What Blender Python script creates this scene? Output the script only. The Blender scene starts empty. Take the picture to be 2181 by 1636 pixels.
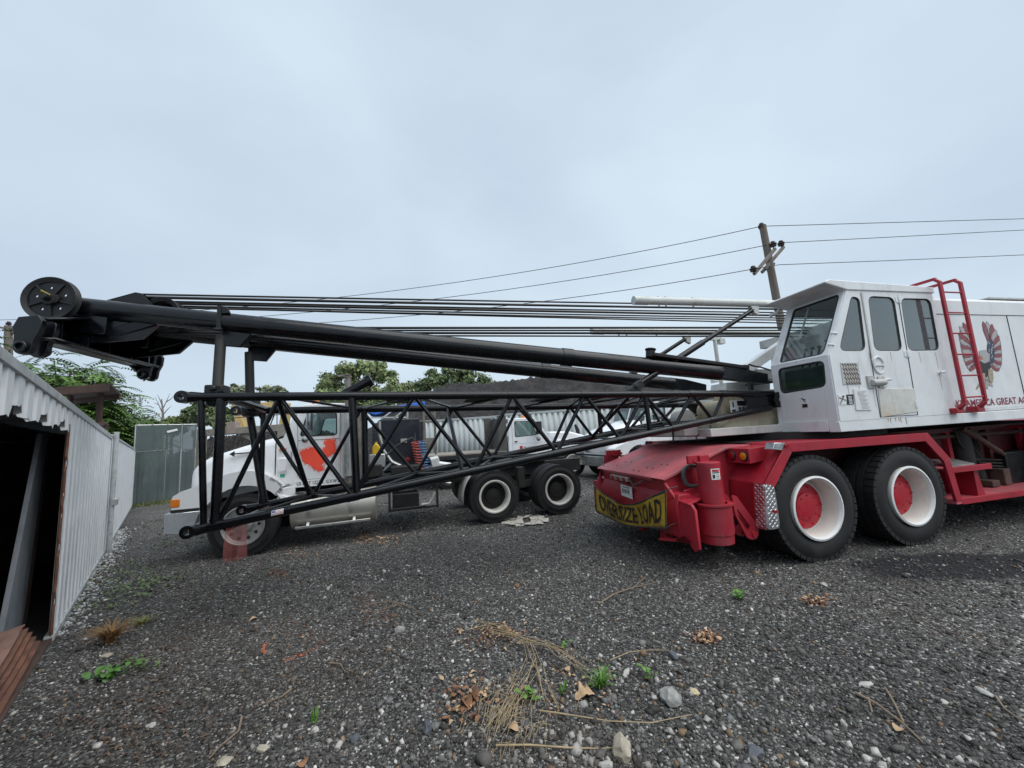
import bpy, bmesh, math, random
import numpy as np
from mathutils import Vector, Matrix

random.seed(7); rng = np.random.default_rng(7)
SC = bpy.context.scene
COL = SC.collection
R = math.radians

# ------------------------------------------------------------------ camera
PW, PH = 2181., 1636.                 # pixel size of the photograph
FPX = 819.                            # focal length in those pixels (ultra wide phone lens)
PITCH, ROLL, EYE = R(7.2), R(3.4), 1.65
Fv = np.array([0, math.cos(PITCH), math.sin(PITCH)])
r0 = np.array([1., 0, 0]); u0 = np.array([0, -math.sin(PITCH), math.cos(PITCH)])
Rv = math.cos(ROLL)*r0 - math.sin(ROLL)*u0
Uv = math.sin(ROLL)*r0 + math.cos(ROLL)*u0
CAM = np.array([0, 0, EYE])
cd = bpy.data.cameras.new('camera'); cam = bpy.data.objects.new('camera', cd); COL.objects.link(cam)
cd.sensor_fit = 'HORIZONTAL'; cd.sensor_width = 36.; cd.lens = 36.*FPX/PW
cd.clip_start = .05; cd.clip_end = 3000
M = Matrix(((Rv[0], Uv[0], -Fv[0], 0), (Rv[1], Uv[1], -Fv[1], 0), (Rv[2], Uv[2], -Fv[2], EYE), (0, 0, 0, 1)))
cam.matrix_world = M
SC.camera = cam

# ------------------------------------------------------------------ world, sun, exposure
SUN_EL, SUN_AZ = R(60), R(122)        # azimuth clockwise from +Y: behind the camera, to the right
wd = bpy.data.worlds.new('World'); SC.world = wd; wd.use_nodes = True
nt = wd.node_tree; nt.nodes.clear()
def N(tree, t, **k):
    n = tree.nodes.new(t)
    for a, v in k.items(): setattr(n, a, v)
    return n
wo = N(nt, 'ShaderNodeOutputWorld'); bg = N(nt, 'ShaderNodeBackground')
sky = N(nt, 'ShaderNodeTexSky'); sky.sky_type = 'NISHITA'; sky.sun_disc = False
sky.sun_elevation = SUN_EL; sky.sun_rotation = SUN_AZ; sky.air_density = 1.3; sky.dust_density = 3.
tc = N(nt, 'ShaderNodeTexCoord'); mp = N(nt, 'ShaderNodeMapping'); mp.inputs['Scale'].default_value = (1, 1, 2.2)
no = N(nt, 'ShaderNodeTexNoise'); no.inputs['Scale'].default_value = 1.3; no.inputs['Detail'].default_value = 5; no.inputs['Roughness'].default_value = .45
no.inputs['Distortion'].default_value = .35
rp = N(nt, 'ShaderNodeValToRGB')
rp.color_ramp.elements[0].position = .28; rp.color_ramp.elements[0].color = (4.75, 5.8, 7.05, 1)
rp.color_ramp.elements[1].position = .72; rp.color_ramp.elements[1].color = (6.6, 7.75, 8.7, 1)
mx = N(nt, 'ShaderNodeMix'); mx.data_type = 'RGBA'; mx.inputs[0].default_value = .9
nt.links.new(tc.outputs['Generated'], mp.inputs[0]); nt.links.new(mp.outputs[0], no.inputs['Vector'])
nt.links.new(no.outputs[0], rp.inputs[0]); nt.links.new(sky.outputs[0], mx.inputs[6]); nt.links.new(rp.outputs[0], mx.inputs[7])
nt.links.new(mx.outputs[2], bg.inputs[0]); bg.inputs[1].default_value = .063; nt.links.new(bg.outputs[0], wo.inputs[0])
sl = bpy.data.lights.new('sun', 'SUN'); sl.energy = 1.5; sl.angle = R(70); sl.color = (1, .98, .95)
so = bpy.data.objects.new('sun', sl); COL.objects.link(so)
so.rotation_euler = (math.pi/2 - SUN_EL, 0, -SUN_AZ + math.pi)
so.location = (0, 0, 30)
vs = SC.view_settings; vs.view_transform = 'Standard'; vs.look = 'None'; vs.exposure = .85; vs.gamma = 1.; vs.use_curve_mapping = False

# ------------------------------------------------------------------ pixels to places
def ray(x, y): return Fv + Rv*(x-PW/2)/FPX - Uv*(y-PH/2)/FPX
def onz(x, y, z=0.):
    d = ray(x, y); return CAM + d*(z-EYE)/d[2]
def depth(x, y, D): return CAM + ray(x, y)*D
class Frame:
    """a thing's own axes: x along, y away from the camera, z up"""
    def __init__(s, o, a):
        s.o = np.array([o[0], o[1], 0.]); a = np.array([a[0], a[1], 0.]); s.a = a/np.linalg.norm(a); s.b = np.array([-s.a[1], s.a[0], 0])
        s.rz = math.atan2(s.a[1], s.a[0])
    def loc(s, q): v = np.asarray(q)-s.o; return Vector((v@s.a, v@s.b, q[2]))
    def onb(s, x, y, b=0.):
        d = ray(x, y); t = ((s.o+b*s.b-CAM)@s.b)/(d@s.b); return s.loc(CAM+d*t)
    def ona(s, x, y, a=0.):
        d = ray(x, y); t = ((s.o+a*s.a-CAM)@s.a)/(d@s.a); return s.loc(CAM+d*t)
    def world(s, l): return s.o + s.a*l[0] + s.b*l[1] + np.array([0, 0, l[2]])

# ------------------------------------------------------------------ materials
MATS = {}
def mat(name, col, rough=.5, metal=0., var=.15, vs=3., bump=0., bs=60., dirt=None, streak=1., coat=0., trans=None, spec=.5, attr=None):
    if name in MATS: return MATS[name]
    m = bpy.data.materials.new(name); m.use_nodes = True; t = m.node_tree
    b = t.nodes['Principled BSDF']; L = t.links.new
    tc = N(t, 'ShaderNodeTexCoord'); mp = N(t, 'ShaderNodeMapping'); mp.inputs['Scale'].default_value = (1, 1, streak)
    L(tc.outputs['Object'], mp.inputs[0])
    n1 = N(t, 'ShaderNodeTexNoise'); n1.inputs['Scale'].default_value = vs; n1.inputs['Detail'].default_value = 8; n1.inputs['Roughness'].default_value = .62
    L(mp.outputs[0], n1.inputs['Vector'])
    mr = N(t, 'ShaderNodeMapRange'); mr.inputs[1].default_value = .3; mr.inputs[2].default_value = .7; mr.inputs[3].default_value = 1-var; mr.inputs[4].default_value = 1+var
    L(n1.outputs[0], mr.inputs[0])
    base = N(t, 'ShaderNodeMix'); base.data_type = 'RGBA'; base.blend_type = 'MULTIPLY'; base.inputs[0].default_value = 1.
    if attr:
        at = N(t, 'ShaderNodeAttribute'); at.attribute_name = attr; L(at.outputs['Color'], base.inputs[6])
    else: base.inputs[6].default_value = (*col, 1)
    L(mr.outputs[0], base.inputs[7])
    out = base.outputs[2]
    if dirt:
        for (dc, amt, sc, st, *xs) in dirt:
            m2 = N(t, 'ShaderNodeMapping'); m2.inputs['Scale'].default_value = (xs[0] if xs else 1, 1, st); L(tc.outputs['Object'], m2.inputs[0])
            n2 = N(t, 'ShaderNodeTexNoise'); n2.inputs['Scale'].default_value = sc; n2.inputs['Detail'].default_value = 10; n2.inputs['Roughness'].default_value = .7
            L(m2.outputs[0], n2.inputs['Vector'])
            r2 = N(t, 'ShaderNodeMapRange'); r2.inputs[1].default_value = .62-.3*amt; r2.inputs[2].default_value = .82-.2*amt; r2.inputs[4].default_value = min(1, amt+.35); r2.clamp = True
            L(n2.outputs[0], r2.inputs[0])
            mm = N(t, 'ShaderNodeMix'); mm.data_type = 'RGBA'; L(r2.outputs[0], mm.inputs[0]); L(out, mm.inputs[6]); mm.inputs[7].default_value = (*dc, 1)
            out = mm.outputs[2]
    L(out, b.inputs['Base Color'])
    rr = N(t, 'ShaderNodeMapRange'); rr.inputs[1].default_value = .3; rr.inputs[2].default_value = .7; rr.inputs[3].default_value = max(.03, rough-.1); rr.inputs[4].default_value = min(1, rough+.12)
    L(n1.outputs[0], rr.inputs[0]); L(rr.outputs[0], b.inputs['Roughness'])
    b.inputs['Metallic'].default_value = metal; b.inputs['Coat Weight'].default_value = coat; b.inputs['Specular IOR Level'].default_value = spec
    if bump:
        n3 = N(t, 'ShaderNodeTexNoise'); n3.inputs['Scale'].default_value = bs; n3.inputs['Detail'].default_value = 6
        L(tc.outputs['Object'], n3.inputs['Vector'])
        bp = N(t, 'ShaderNodeBump'); bp.inputs['Strength'].default_value = bump; bp.inputs['Distance'].default_value = .01
        L(n3.outputs[0], bp.inputs['Height']); L(bp.outputs[0], b.inputs['Normal'])
    MATS[name] = m; return m
def glass(name, tint, gloss=.12, opac=.0, ocol=(.02, .03, .03)):
    if name in MATS: return MATS[name]
    m = bpy.data.materials.new(name); m.use_nodes = True; t = m.node_tree; t.nodes.clear(); L = t.links.new
    o = N(t, 'ShaderNodeOutputMaterial'); tr = N(t, 'ShaderNodeBsdfTransparent'); tr.inputs[0].default_value = (*tint, 1)
    df = N(t, 'ShaderNodeBsdfDiffuse'); df.inputs[0].default_value = (*ocol, 1)
    m1 = N(t, 'ShaderNodeMixShader'); m1.inputs[0].default_value = opac; L(tr.outputs[0], m1.inputs[1]); L(df.outputs[0], m1.inputs[2])
    gl = N(t, 'ShaderNodeBsdfGlossy'); gl.inputs['Roughness'].default_value = .04; gl.inputs[0].default_value = (.9, .95, .95, 1)
    lw = N(t, 'ShaderNodeLayerWeight'); lw.inputs[0].default_value = .5
    pw = N(t, 'ShaderNodeMath'); pw.operation = 'POWER'; pw.inputs[1].default_value = 4.; L(lw.outputs['Facing'], pw.inputs[0])
    ma = N(t, 'ShaderNodeMath'); ma.operation = 'ADD'; ma.inputs[1].default_value = gloss; ma.use_clamp = True; L(pw.outputs[0], ma.inputs[0])
    m2 = N(t, 'ShaderNodeMixShader'); L(ma.outputs[0], m2.inputs[0]); L(m1.outputs[0], m2.inputs[1]); L(gl.outputs[0], m2.inputs[2])
    L(m2.outputs[0], o.inputs[0]); MATS[name] = m; return m

DUST = (.16, .15, .135); RUST = (.16, .055, .02)
m_black = mat('black_boom_paint', (.003, .0035, .005), .24, var=.35, vs=5, dirt=[((.014, .014, .014), .16, 3.5, 1), ((.03, .014, .009), .06, 11, 1)], bump=.06, bs=18, spec=.42)
m_blackd = mat('dull_black_steel', (.009, .009, .010), .5, var=.4, vs=6, dirt=[((.04, .037, .033), .25, 4, 1), ((.05, .02, .01), .12, 9, 1)], spec=.4)
m_rope = mat('greasy_wire_rope', (.018, .017, .016), .5, var=.5, vs=30)
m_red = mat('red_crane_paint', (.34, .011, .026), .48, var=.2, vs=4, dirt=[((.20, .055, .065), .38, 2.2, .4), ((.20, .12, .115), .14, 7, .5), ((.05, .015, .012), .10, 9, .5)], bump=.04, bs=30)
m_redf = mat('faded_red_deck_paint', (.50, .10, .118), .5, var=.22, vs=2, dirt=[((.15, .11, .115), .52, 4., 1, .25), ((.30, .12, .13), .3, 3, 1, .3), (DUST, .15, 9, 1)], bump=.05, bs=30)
m_redk = mat('shade_toned_greasy_maroon', (.075, .006, .010), .6, var=.3, vs=4, dirt=[((.03, .022, .02), .5, 3, 1)])  # maroon darkened: shade of the belly recess put into the colour, plus grease
m_white = mat('white_crane_paint', (.73, .745, .75), .42, var=.07, vs=2.2, dirt=[((.40, .395, .39), .32, 2.6, .3), ((.30, .29, .27), .12, 5, .12), ((.32, .21, .11), .06, 6, .4)], bump=.12, bs=3)
m_whited = mat('grimy_white_paint', (.50, .50, .48), .55, var=.16, vs=3, dirt=[((.22, .20, .17), .4, 3, .3), ((.25, .11, .03), .12, 6, .35)])
m_cream = mat('rusty_cream_casting', (.42, .38, .28), .6, var=.2, vs=4, dirt=[((.22, .10, .02), .42, 4, .35), ((.08, .07, .06), .2, 5, .5)])
m_tube = mat('weathered_white_tube', (.58, .60, .57), .5, var=.14, vs=5, dirt=[((.25, .18, .11), .3, 5, 1), (DUST, .2, 9, 1)])
m_tyre = mat('worn_tyre_rubber', (.011, .011, .012), .72, var=.4, vs=6, dirt=[((.038, .036, .034), .3, 3, 1)], bump=.1, bs=60)
m_rim = mat('white_rim_paint', (.70, .68, .62), .5, var=.1, vs=5, dirt=[((.25, .2, .13), .18, 7, 1)])
m_rimr = mat('rusting_white_rim_paint', (.58, .58, .55), .5, var=.12, vs=5, dirt=[((.3, .13, .03), .35, 6, 1)])
m_hubr = mat('red_hub_paint', (.42, .012, .025), .45, var=.15, vs=8, dirt=[((.12, .02, .02), .2, 8, 1)])
m_grease = mat('greasy_black', (.014, .013, .012), .65, var=.5, vs=9)
m_chrome = mat('dull_chrome', (.62, .63, .64), .22, 1., var=.1, vs=4, dirt=[((.25, .25, .25), .2, 5, 1)])
m_alu = mat('brushed_aluminium', (.55, .55, .53), .4, .85, var=.12, vs=6, dirt=[((.3, .28, .24), .2, 5, 1)])
m_checker = mat('bright_checker_plate', (.70, .71, .72), .28, 1., var=.12, vs=14, dirt=[((.3, .3, .3), .2, 9, 1)])
m_rubber = mat('black_window_rubber', (.012, .012, .013), .55, var=.2, vs=12)
m_seal = m_rubber
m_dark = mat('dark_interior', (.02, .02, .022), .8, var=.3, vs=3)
m_seat = mat('green_grey_interior', (.10, .13, .12), .75, var=.25, vs=4)
m_hose = mat('grey_hose_rubber', (.05, .065, .065), .5, var=.3, vs=12)
m_amber = mat('amber_lens', (.75, .20, .01), .2, var=.12, vs=25)
m_redl = mat('red_lens', (.32, .008, .01), .2, var=.15, vs=25)
m_label = mat('white_sticker', (.72, .73, .72), .5, var=.06, vs=20)
m_ink = mat('black_ink', (.015, .015, .016), .5, var=.1, vs=20)
m_inkred = mat('red_ink', (.45, .02, .03), .5, var=.1, vs=20)
m_lettered = mat('maroon_lettering', (.24, .022, .05), .5, var=.2, vs=20)
m_truck = mat('white_truck_paint', (.80, .81, .82), .22, var=.05, vs=1.6, dirt=[((.42, .41, .39), .1, 3, .4)], coat=.5)
m_truck2 = mat('white_pickup_paint', (.76, .78, .80), .25, var=.05, vs=1.6, dirt=[((.40, .40, .40), .12, 3, .4)], coat=.4)
m_stack = mat('heat_stained_steel', (.24, .22, .19), .5, .7, var=.3, vs=8, dirt=[(RUST, .25, 6, .4)])
m_tank = mat('fuel_tank_aluminium', (.52, .51, .46), .45, .6, var=.12, vs=4, dirt=[((.28, .26, .2), .25, 4, 1)])
m_frame = mat('truck_frame_black', (.011, .011, .012), .6, var=.4, vs=7, dirt=[((.045, .042, .038), .3, 5, 1)])
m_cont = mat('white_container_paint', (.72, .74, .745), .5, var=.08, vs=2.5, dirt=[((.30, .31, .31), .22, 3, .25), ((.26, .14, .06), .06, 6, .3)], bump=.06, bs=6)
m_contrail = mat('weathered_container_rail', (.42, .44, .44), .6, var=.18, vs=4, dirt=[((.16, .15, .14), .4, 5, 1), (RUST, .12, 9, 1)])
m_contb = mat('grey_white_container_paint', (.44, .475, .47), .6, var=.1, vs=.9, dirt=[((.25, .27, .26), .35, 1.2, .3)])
m_rusty = mat('rusty_steel', (.17, .075, .045), .8, var=.35, vs=5, dirt=[((.07, .03, .02), .4, 6, 1), ((.26, .13, .09), .25, 9, 1)], bump=.15, bs=40)
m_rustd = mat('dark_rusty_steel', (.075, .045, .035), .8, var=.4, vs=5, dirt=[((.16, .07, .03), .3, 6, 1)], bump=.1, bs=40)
m_wood = mat('grey_weathered_timber', (.26, .235, .20), .85, var=.25, vs=5, dirt=[((.12, .10, .085), .35, 6, 1)], bump=.2, bs=30)
m_pole = mat('weathered_pole_timber', (.19, .165, .14), .85, var=.3, vs=6, streak=.12, dirt=[((.08, .065, .05), .35, 5, .1)], bump=.2, bs=30)
m_conc = mat('grey_concrete', (.38, .37, .34), .85, var=.15, vs=3, dirt=[((.2, .19, .17), .3, 3, .4)], bump=.1, bs=25)
m_coal = mat('black_stone_heap', (.034, .032, .032), .9, var=.6, vs=5, bump=1., bs=7, dirt=[((.085, .078, .074), .4, 1.3, 1), ((.16, .15, .14), .16, 14, 1)], spec=.2)
m_yel = mat('yellow_machine_paint', (.60, .42, .17), .5, var=.15, vs=2, dirt=[((.3, .2, .1), .2, 3, 1)])
m_blue = mat('blue_tarp', (.02, .13, .55), .5, var=.2, vs=3)
m_bark = mat('tree_bark', (.085, .07, .055), .9, var=.35, vs=6, bump=.3, bs=20)
m_bare = mat('bare_grey_twig', (.20, .17, .15), .9, var=.3, vs=6)
m_screen = None
m_blackpan = mat('navy_black_panel', (.012, .014, .022), .4, var=.3, vs=3, dirt=[(DUST, .15, 5, 1)])
m_jug = mat('yellow_plastic', (.62, .40, .03), .35, var=.1, vs=6)
m_coilr = mat('red_air_hose', (.42, .07, .06), .4, var=.15, vs=9)
m_coilb = mat('blue_air_hose', (.06, .20, .42), .4, var=.15, vs=9)
m_insul = mat('brown_porcelain', (.06, .04, .035), .25, var=.2, vs=9)
m_wire = mat('dark_cable', (.05, .05, .055), .6, var=.1, vs=2)
m_redblotch = mat('fluorescent_red_blotch', (1., .10, .05), .6, var=.06, vs=8)
g_cab = glass('cab_glass', (.80, .88, .88), .05, .10, (.2, .24, .24))
g_side = glass('hazy_side_glass', (.42, .48, .50), .10, .42, (.17, .20, .21))
g_dark = glass('dark_green_glass', (.40, .50, .47), .10, .12, (.06, .09, .08))
g_clear = glass('clear_glass', (.85, .9, .9), .03, .03, (.2, .24, .24))
g_truck = glass('truck_glass', (.50, .60, .58), .06, .10, (.02, .04, .04))

# ------------------------------------------------------------------ mesh builder
def basis(d):
    d = Vector(d).normalized(); h = Vector((0, 0, 1)) if abs(d.z) < .95 else Vector((1, 0, 0))
    u = d.cross(h).normalized(); return u, d.cross(u).normalized() * 1.0
class MB:
    def __init__(s): s.v = []; s.f = []
    def add(s, vs, fs):
        o = len(s.v); s.v += [tuple(p) for p in vs]; s.f += [tuple(i+o for i in f) for f in fs]; return s
    def box(s, lo, hi, M=None):
        x0, y0, z0 = lo; x1, y1, z1 = hi
        vs = [Vector(p) for p in ((x0,y0,z0),(x1,y0,z0),(x1,y1,z0),(x0,y1,z0),(x0,y0,z1),(x1,y0,z1),(x1,y1,z1),(x0,y1,z1))]
        if M is not None: vs = [M @ p for p in vs]
        return s.add(vs, [(0,3,2,1),(4,5,6,7),(0,1,5,4),(1,2,6,5),(2,3,7,6),(3,0,4,7)])
    def beam(s, p0, p1, w, h, up=(0, 0, 1)):
        p0, p1 = Vector(p0), Vector(p1); d = (p1-p0).normalized(); u = d.cross(Vector(up)).normalized(); v = u.cross(d)
        u *= w/2; v *= h/2
        vs = [p0-u-v, p0+u-v, p0+u+v, p0-u+v, p1-u-v, p1+u-v, p1+u+v, p1-u+v]
        return s.add(vs, [(0,1,2,3),(7,6,5,4),(4,5,1,0),(5,6,2,1),(6,7,3,2),(7,4,0,3)])
    def tube(s, p0, p1, r, r1=None, n=12, cap=True):
        p0, p1 = Vector(p0), Vector(p1); r1 = r if r1 is None else r1; u, v = basis(p1-p0)
        vs = []
        for p, q in ((p0, r), (p1, r1)):
            for i in range(n):
                t = 2*math.pi*i/n; vs.append(p+(u*math.cos(t)+v*math.sin(t))*q)
        fs = [(i, (i+1) % n, n+(i+1) % n, n+i) for i in range(n)]
        if cap: fs += [tuple(range(n-1, -1, -1)), tuple(range(n, 2*n))]
        return s.add(vs, fs)
    def pipe(s, pts, r, n=8, closed=False, rs=None):
        pts = [Vector(p) for p in pts]; m = len(pts); vs = []; fs = []
        prev = None
        for i, p in enumerate(pts):
            a = pts[i-1] if (i > 0 or closed) else p; b = pts[(i+1) % m] if (i < m-1 or closed) else p
            d = (b-a).normalized()
            if prev is None: u, v = basis(d)
            else:
                u = (prev - d*prev.dot(d)).normalized(); v = d.cross(u)
            prev = u; q = rs[i] if rs else r
            for k in range(n):
                t = 2*math.pi*k/n; vs.append(p+(u*math.cos(t)+v*math.sin(t))*q)
        mm = m if closed else m-1
        for i in range(mm):
            j = (i+1) % m
            for k in range(n): fs.append((i*n+k, i*n+(k+1) % n, j*n+(k+1) % n, j*n+k))
        if not closed: fs += [tuple(range(n-1, -1, -1)), tuple((m-1)*n+k for k in range(n))]
        return s.add(vs, fs)
    def prism(s, poly, ext):
        poly = [Vector(p) for p in poly]; e = Vector(ext); n = len(poly)
        nr = Vector((0, 0, 0))
        for i in range(n): nr += poly[i].cross(poly[(i+1) % n])
        if nr.dot(e) > 0: poly = poly[::-1]
        return s.add(poly+[p+e for p in poly], [tuple(range(n)), tuple(range(2*n-1, n-1, -1))]+[(i, n+i, n+(i+1) % n, (i+1) % n) for i in range(n)])
    def lathe(s, c, axis, prof, n=32, a0=0, a1=2*math.pi):
        c = Vector(c); ax = Vector(axis).normalized(); u, v = basis(ax); m = len(prof); full = abs(a1-a0-2*math.pi) < 1e-6
        k = n if full else n+1; vs = []; fs = []
        for i in range(k):
            t = a0+(a1-a0)*i/n; w = u*math.cos(t)+v*math.sin(t)
            for (r, h) in prof: vs.append(c+ax*h+w*r)
        for i in range(n):
            j = (i+1) % k
            for q in range(m-1): fs.append((i*m+q, j*m+q, j*m+q+1, i*m+q+1))
        return s.add(vs, fs)
    def sphere(s, c, r, n=12, m=8, sc=(1, 1, 1)):
        pr = [(max(1e-4, r*math.sin(math.pi*i/m)), -r*math.cos(math.pi*i/m)) for i in range(m+1)]
        o = len(s.v); s.lathe((0, 0, 0), (0, 0, 1), pr, n)
        for i in range(o, len(s.v)): p = s.v[i]; s.v[i] = (c[0]+p[0]*sc[0], c[1]+p[1]*sc[1], c[2]+p[2]*sc[2])
        return s
    def quadsheet(s, grid):
        h = len(grid); w = len(grid[0]); vs = [p for row in grid for p in row]
        return s.add(vs, [(i*w+j, i*w+j+1, (i+1)*w+j+1, (i+1)*w+j) for i in range(h-1) for j in range(w-1)])
    def mesh(s, name, smooth=35, fix=True):
        me = bpy.data.meshes.new(name); me.from_pydata(s.v, [], s.f); me.update()
        if fix:
            bm = bmesh.new(); bm.from_mesh(me); bmesh.ops.recalc_face_normals(bm, faces=bm.faces); bm.to_mesh(me); bm.free()
        if smooth:
            me.shade_smooth(); me.set_sharp_from_angle(angle=R(smooth))
        return me
    def build(s, name, m, parent=None, bevel=0, smooth=35, solid=0, fix=True):
        return obj(name, s.mesh(name, smooth, fix), m, parent, bevel, solid)
def obj(name, me, m, parent=None, bevel=0, solid=0):
    o = bpy.data.objects.new(name, me); COL.objects.link(o)
    if m is not None and not me.materials: me.materials.append(m)
    if parent is not None: o.parent = parent
    if solid:
        md = o.modifiers.new('solid', 'SOLIDIFY'); md.thickness = solid; md.offset = 0
    if bevel:
        md = o.modifiers.new('bevel', 'BEVEL'); md.width = bevel; md.segments = 2; md.limit_method = 'ANGLE'; md.angle_limit = R(40)
        md.harden_normals = False
    return o
def empty(name, loc=(0, 0, 0), rz=0.):
    o = bpy.data.objects.new(name, None); COL.objects.link(o); o.location = loc; o.rotation_euler = (0, 0, rz); o.empty_display_size = .2; return o
def tag(o, label, cat, group=None):
    o['label'] = label; o['category'] = cat
    if group: o['group'] = group
    return o
def kind(o, k, label=None):
    o['kind'] = k
    if label: o['label'] = label
    return o
def holed(outer, holes):
    """flat panel with openings: list of 3D points and a list of hole loops"""
    bm = bmesh.new()
    for lp in [outer]+holes:
        vv = [bm.verts.new(p) for p in lp]
        for i in range(len(vv)): bm.edges.new((vv[i], vv[(i+1) % len(vv)]))
    bmesh.ops.triangle_fill(bm, use_beauty=True, use_dissolve=False, edges=bm.edges[:])
    me = bpy.data.meshes.new('panel'); bm.normal_update(); bm.to_mesh(me); bm.free(); return me
def rounded(poly, r=.06, n=5):
    """round the corners of a planar 3D polygon"""
    out = []; m = len(poly); poly = [Vector(p) for p in poly]
    for i in range(m):
        p = poly[i]; a = poly[i-1]; b = poly[(i+1) % m]
        da = (a-p); db = (b-p); q = min(r, da.length*.45, db.length*.45)
        s, e = p+da.normalized()*q, p+db.normalized()*q
        for k in range(n+1):
            t = k/n; out.append(s*(1-t)**2 + p*2*t*(1-t) + e*t*t)
    return out
def shrink(poly, k):
    c = sum((Vector(p) for p in poly), Vector())/len(poly); return [c+(Vector(p)-c)*k for p in poly]
def text(body, size, origin, xdir, ydir, m, parent, name='lettering', spacing=1., fit=None, thick=.0, align='LEFT'):
    cu = bpy.data.curves.new('t', 'FONT'); cu.body = body; cu.size = size; cu.space_character = spacing; cu.resolution_u = 3; cu.align_x = align; cu.offset = size*.018
    to = bpy.data.objects.new('t', cu); COL.objects.link(to)
    dg = bpy.context.evaluated_depsgraph_get(); me = bpy.data.meshes.new_from_object(to.evaluated_get(dg))
    bpy.data.objects.remove(to); bpy.data.curves.remove(cu)
    xs = [v.co.x for v in me.vertices]
    w = max(xs)-min(xs); k = fit/w if fit else 1.
    X = Vector(xdir).normalized(); Y = Vector(ydir).normalized(); O = Vector(origin)
    for v in me.vertices: v.co = O+X*(v.co.x*k)+Y*v.co.y
    me.name = name; me.materials.clear()
    return obj(name, me, m, parent)

# ================================================================== GROUND
TYREFR = None
gmat = bpy.data.materials.new('dark_gravel_ground'); gmat.use_nodes = True
t = gmat.node_tree; L = t.links.new; b = t.nodes['Principled BSDF']; b.inputs['Roughness'].default_value = .9; b.inputs['Specular IOR Level'].default_value = .25
tc = N(t, 'ShaderNodeTexCoord')
vo = N(t, 'ShaderNodeTexVoronoi'); vo.inputs['Scale'].default_value = 75; vo.inputs['Randomness'].default_value = 1
L(tc.outputs['Object'], vo.inputs['Vector'])
sp = N(t, 'ShaderNodeSeparateColor'); L(vo.outputs['Color'], sp.inputs[0])
cr = N(t, 'ShaderNodeValToRGB'); e = cr.color_ramp.elements
e[0].position = 0; e[0].color = (.024, .023, .022, 1); e[1].position = 1; e[1].color = (.50, .50, .48, 1)
for p_, c_ in ((.35, (.050, .048, .046)), (.66, (.085, .082, .078)), (.86, (.135, .13, .124)), (.95, (.24, .235, .225))):
    q = e.new(p_); q.color = (*c_, 1)
L(sp.outputs[0], cr.inputs[0])
nb = N(t, 'ShaderNodeTexNoise'); nb.inputs['Scale'].default_value = .55; nb.inputs['Detail'].default_value = 6; L(tc.outputs['Object'], nb.inputs['Vector'])
mr = N(t, 'ShaderNodeMapRange'); mr.inputs[1].default_value = .35; mr.inputs[2].default_value = .65; mr.inputs[3].default_value = .80; mr.inputs[4].default_value = 1.35; L(nb.outputs[0], mr.inputs[0])
mu = N(t, 'ShaderNodeMix'); mu.data_type = 'RGBA'; mu.blend_type = 'MULTIPLY'; mu.inputs[0].default_value = 1; L(cr.outputs[0], mu.inputs[6]); L(mr.outputs[0], mu.inputs[7])
# brown organic patches
n2 = N(t, 'ShaderNodeTexNoise'); n2.inputs['Scale'].default_value = 1.1; n2.inputs['Detail'].default_value = 9; n2.inputs['Roughness'].default_value = .7; L(tc.outputs['Object'], n2.inputs['Vector'])
m2 = N(t, 'ShaderNodeMapRange'); m2.inputs[1].default_value = .58; m2.inputs[2].default_value = .75; m2.inputs[4].default_value = .6; L(n2.outputs[0], m2.inputs[0])
mb = N(t, 'ShaderNodeMix'); mb.data_type = 'RGBA'; L(m2.outputs[0], mb.inputs[0]); L(mu.outputs[2], mb.inputs[6]); mb.inputs[7].default_value = (.085, .068, .055, 1)
# oil stain beside the crane's wheels
st = onz(2040, 1205)
mpn = N(t, 'ShaderNodeMapping'); mpn.inputs['Location'].default_value = (-st[0], -st[1], 0); L(tc.outputs['Object'], mpn.inputs[0])
ns = N(t, 'ShaderNodeTexNoise'); ns.inputs['Scale'].default_value = 2.2; ns.inputs['Detail'].default_value = 5; L(tc.outputs['Object'], ns.inputs['Vector'])
sx = N(t, 'ShaderNodeSeparateXYZ'); L(mpn.outputs[0], sx.inputs[0])
def MATH(op, a, bb=None):
    n = N(t, 'ShaderNodeMath'); n.operation = op
    for i, q in enumerate((a, bb)):
        if q is None: continue
        if isinstance(q, (int, float)): n.inputs[i].default_value = q
        else: L(q, n.inputs[i])
    return n.outputs[0]
rr = MATH('SQRT', MATH('ADD', MATH('POWER', MATH('MULTIPLY', sx.outputs[0], .85), 2.), MATH('POWER', MATH('MULTIPLY', sx.outputs[1], 2.4), 2.)))
rr = MATH('ADD', rr, MATH('MULTIPLY', MATH('SUBTRACT', ns.outputs[0], .5), 1.1))
m3 = N(t, 'ShaderNodeMapRange'); m3.inputs[1].default_value = 1.05; m3.inputs[2].default_value = .8; m3.inputs[3].default_value = 0; m3.inputs[4].default_value = .86; L(rr, m3.inputs[0])
mo = N(t, 'ShaderNodeMix'); mo.data_type = 'RGBA'; L(m3.outputs[0], mo.inputs[0]); L(mb.outputs[2], mo.inputs[6]); mo.inputs[7].default_value = (.012, .012, .016, 1)
L(mo.outputs[2], b.inputs['Base Color'])
bp = N(t, 'ShaderNodeBump'); bp.inputs['Strength'].default_value = .9; bp.inputs['Distance'].default_value = .014
v2 = N(t, 'ShaderNodeTexVoronoi'); v2.feature = 'F1'; v2.inputs['Scale'].default_value = 75; L(tc.outputs['Object'], v2.inputs['Vector'])
inv = MATH('SUBTRACT', 1., v2.outputs['Distance']); L(inv, bp.inputs['Height']); L(bp.outputs[0], b.inputs['Normal'])

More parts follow.
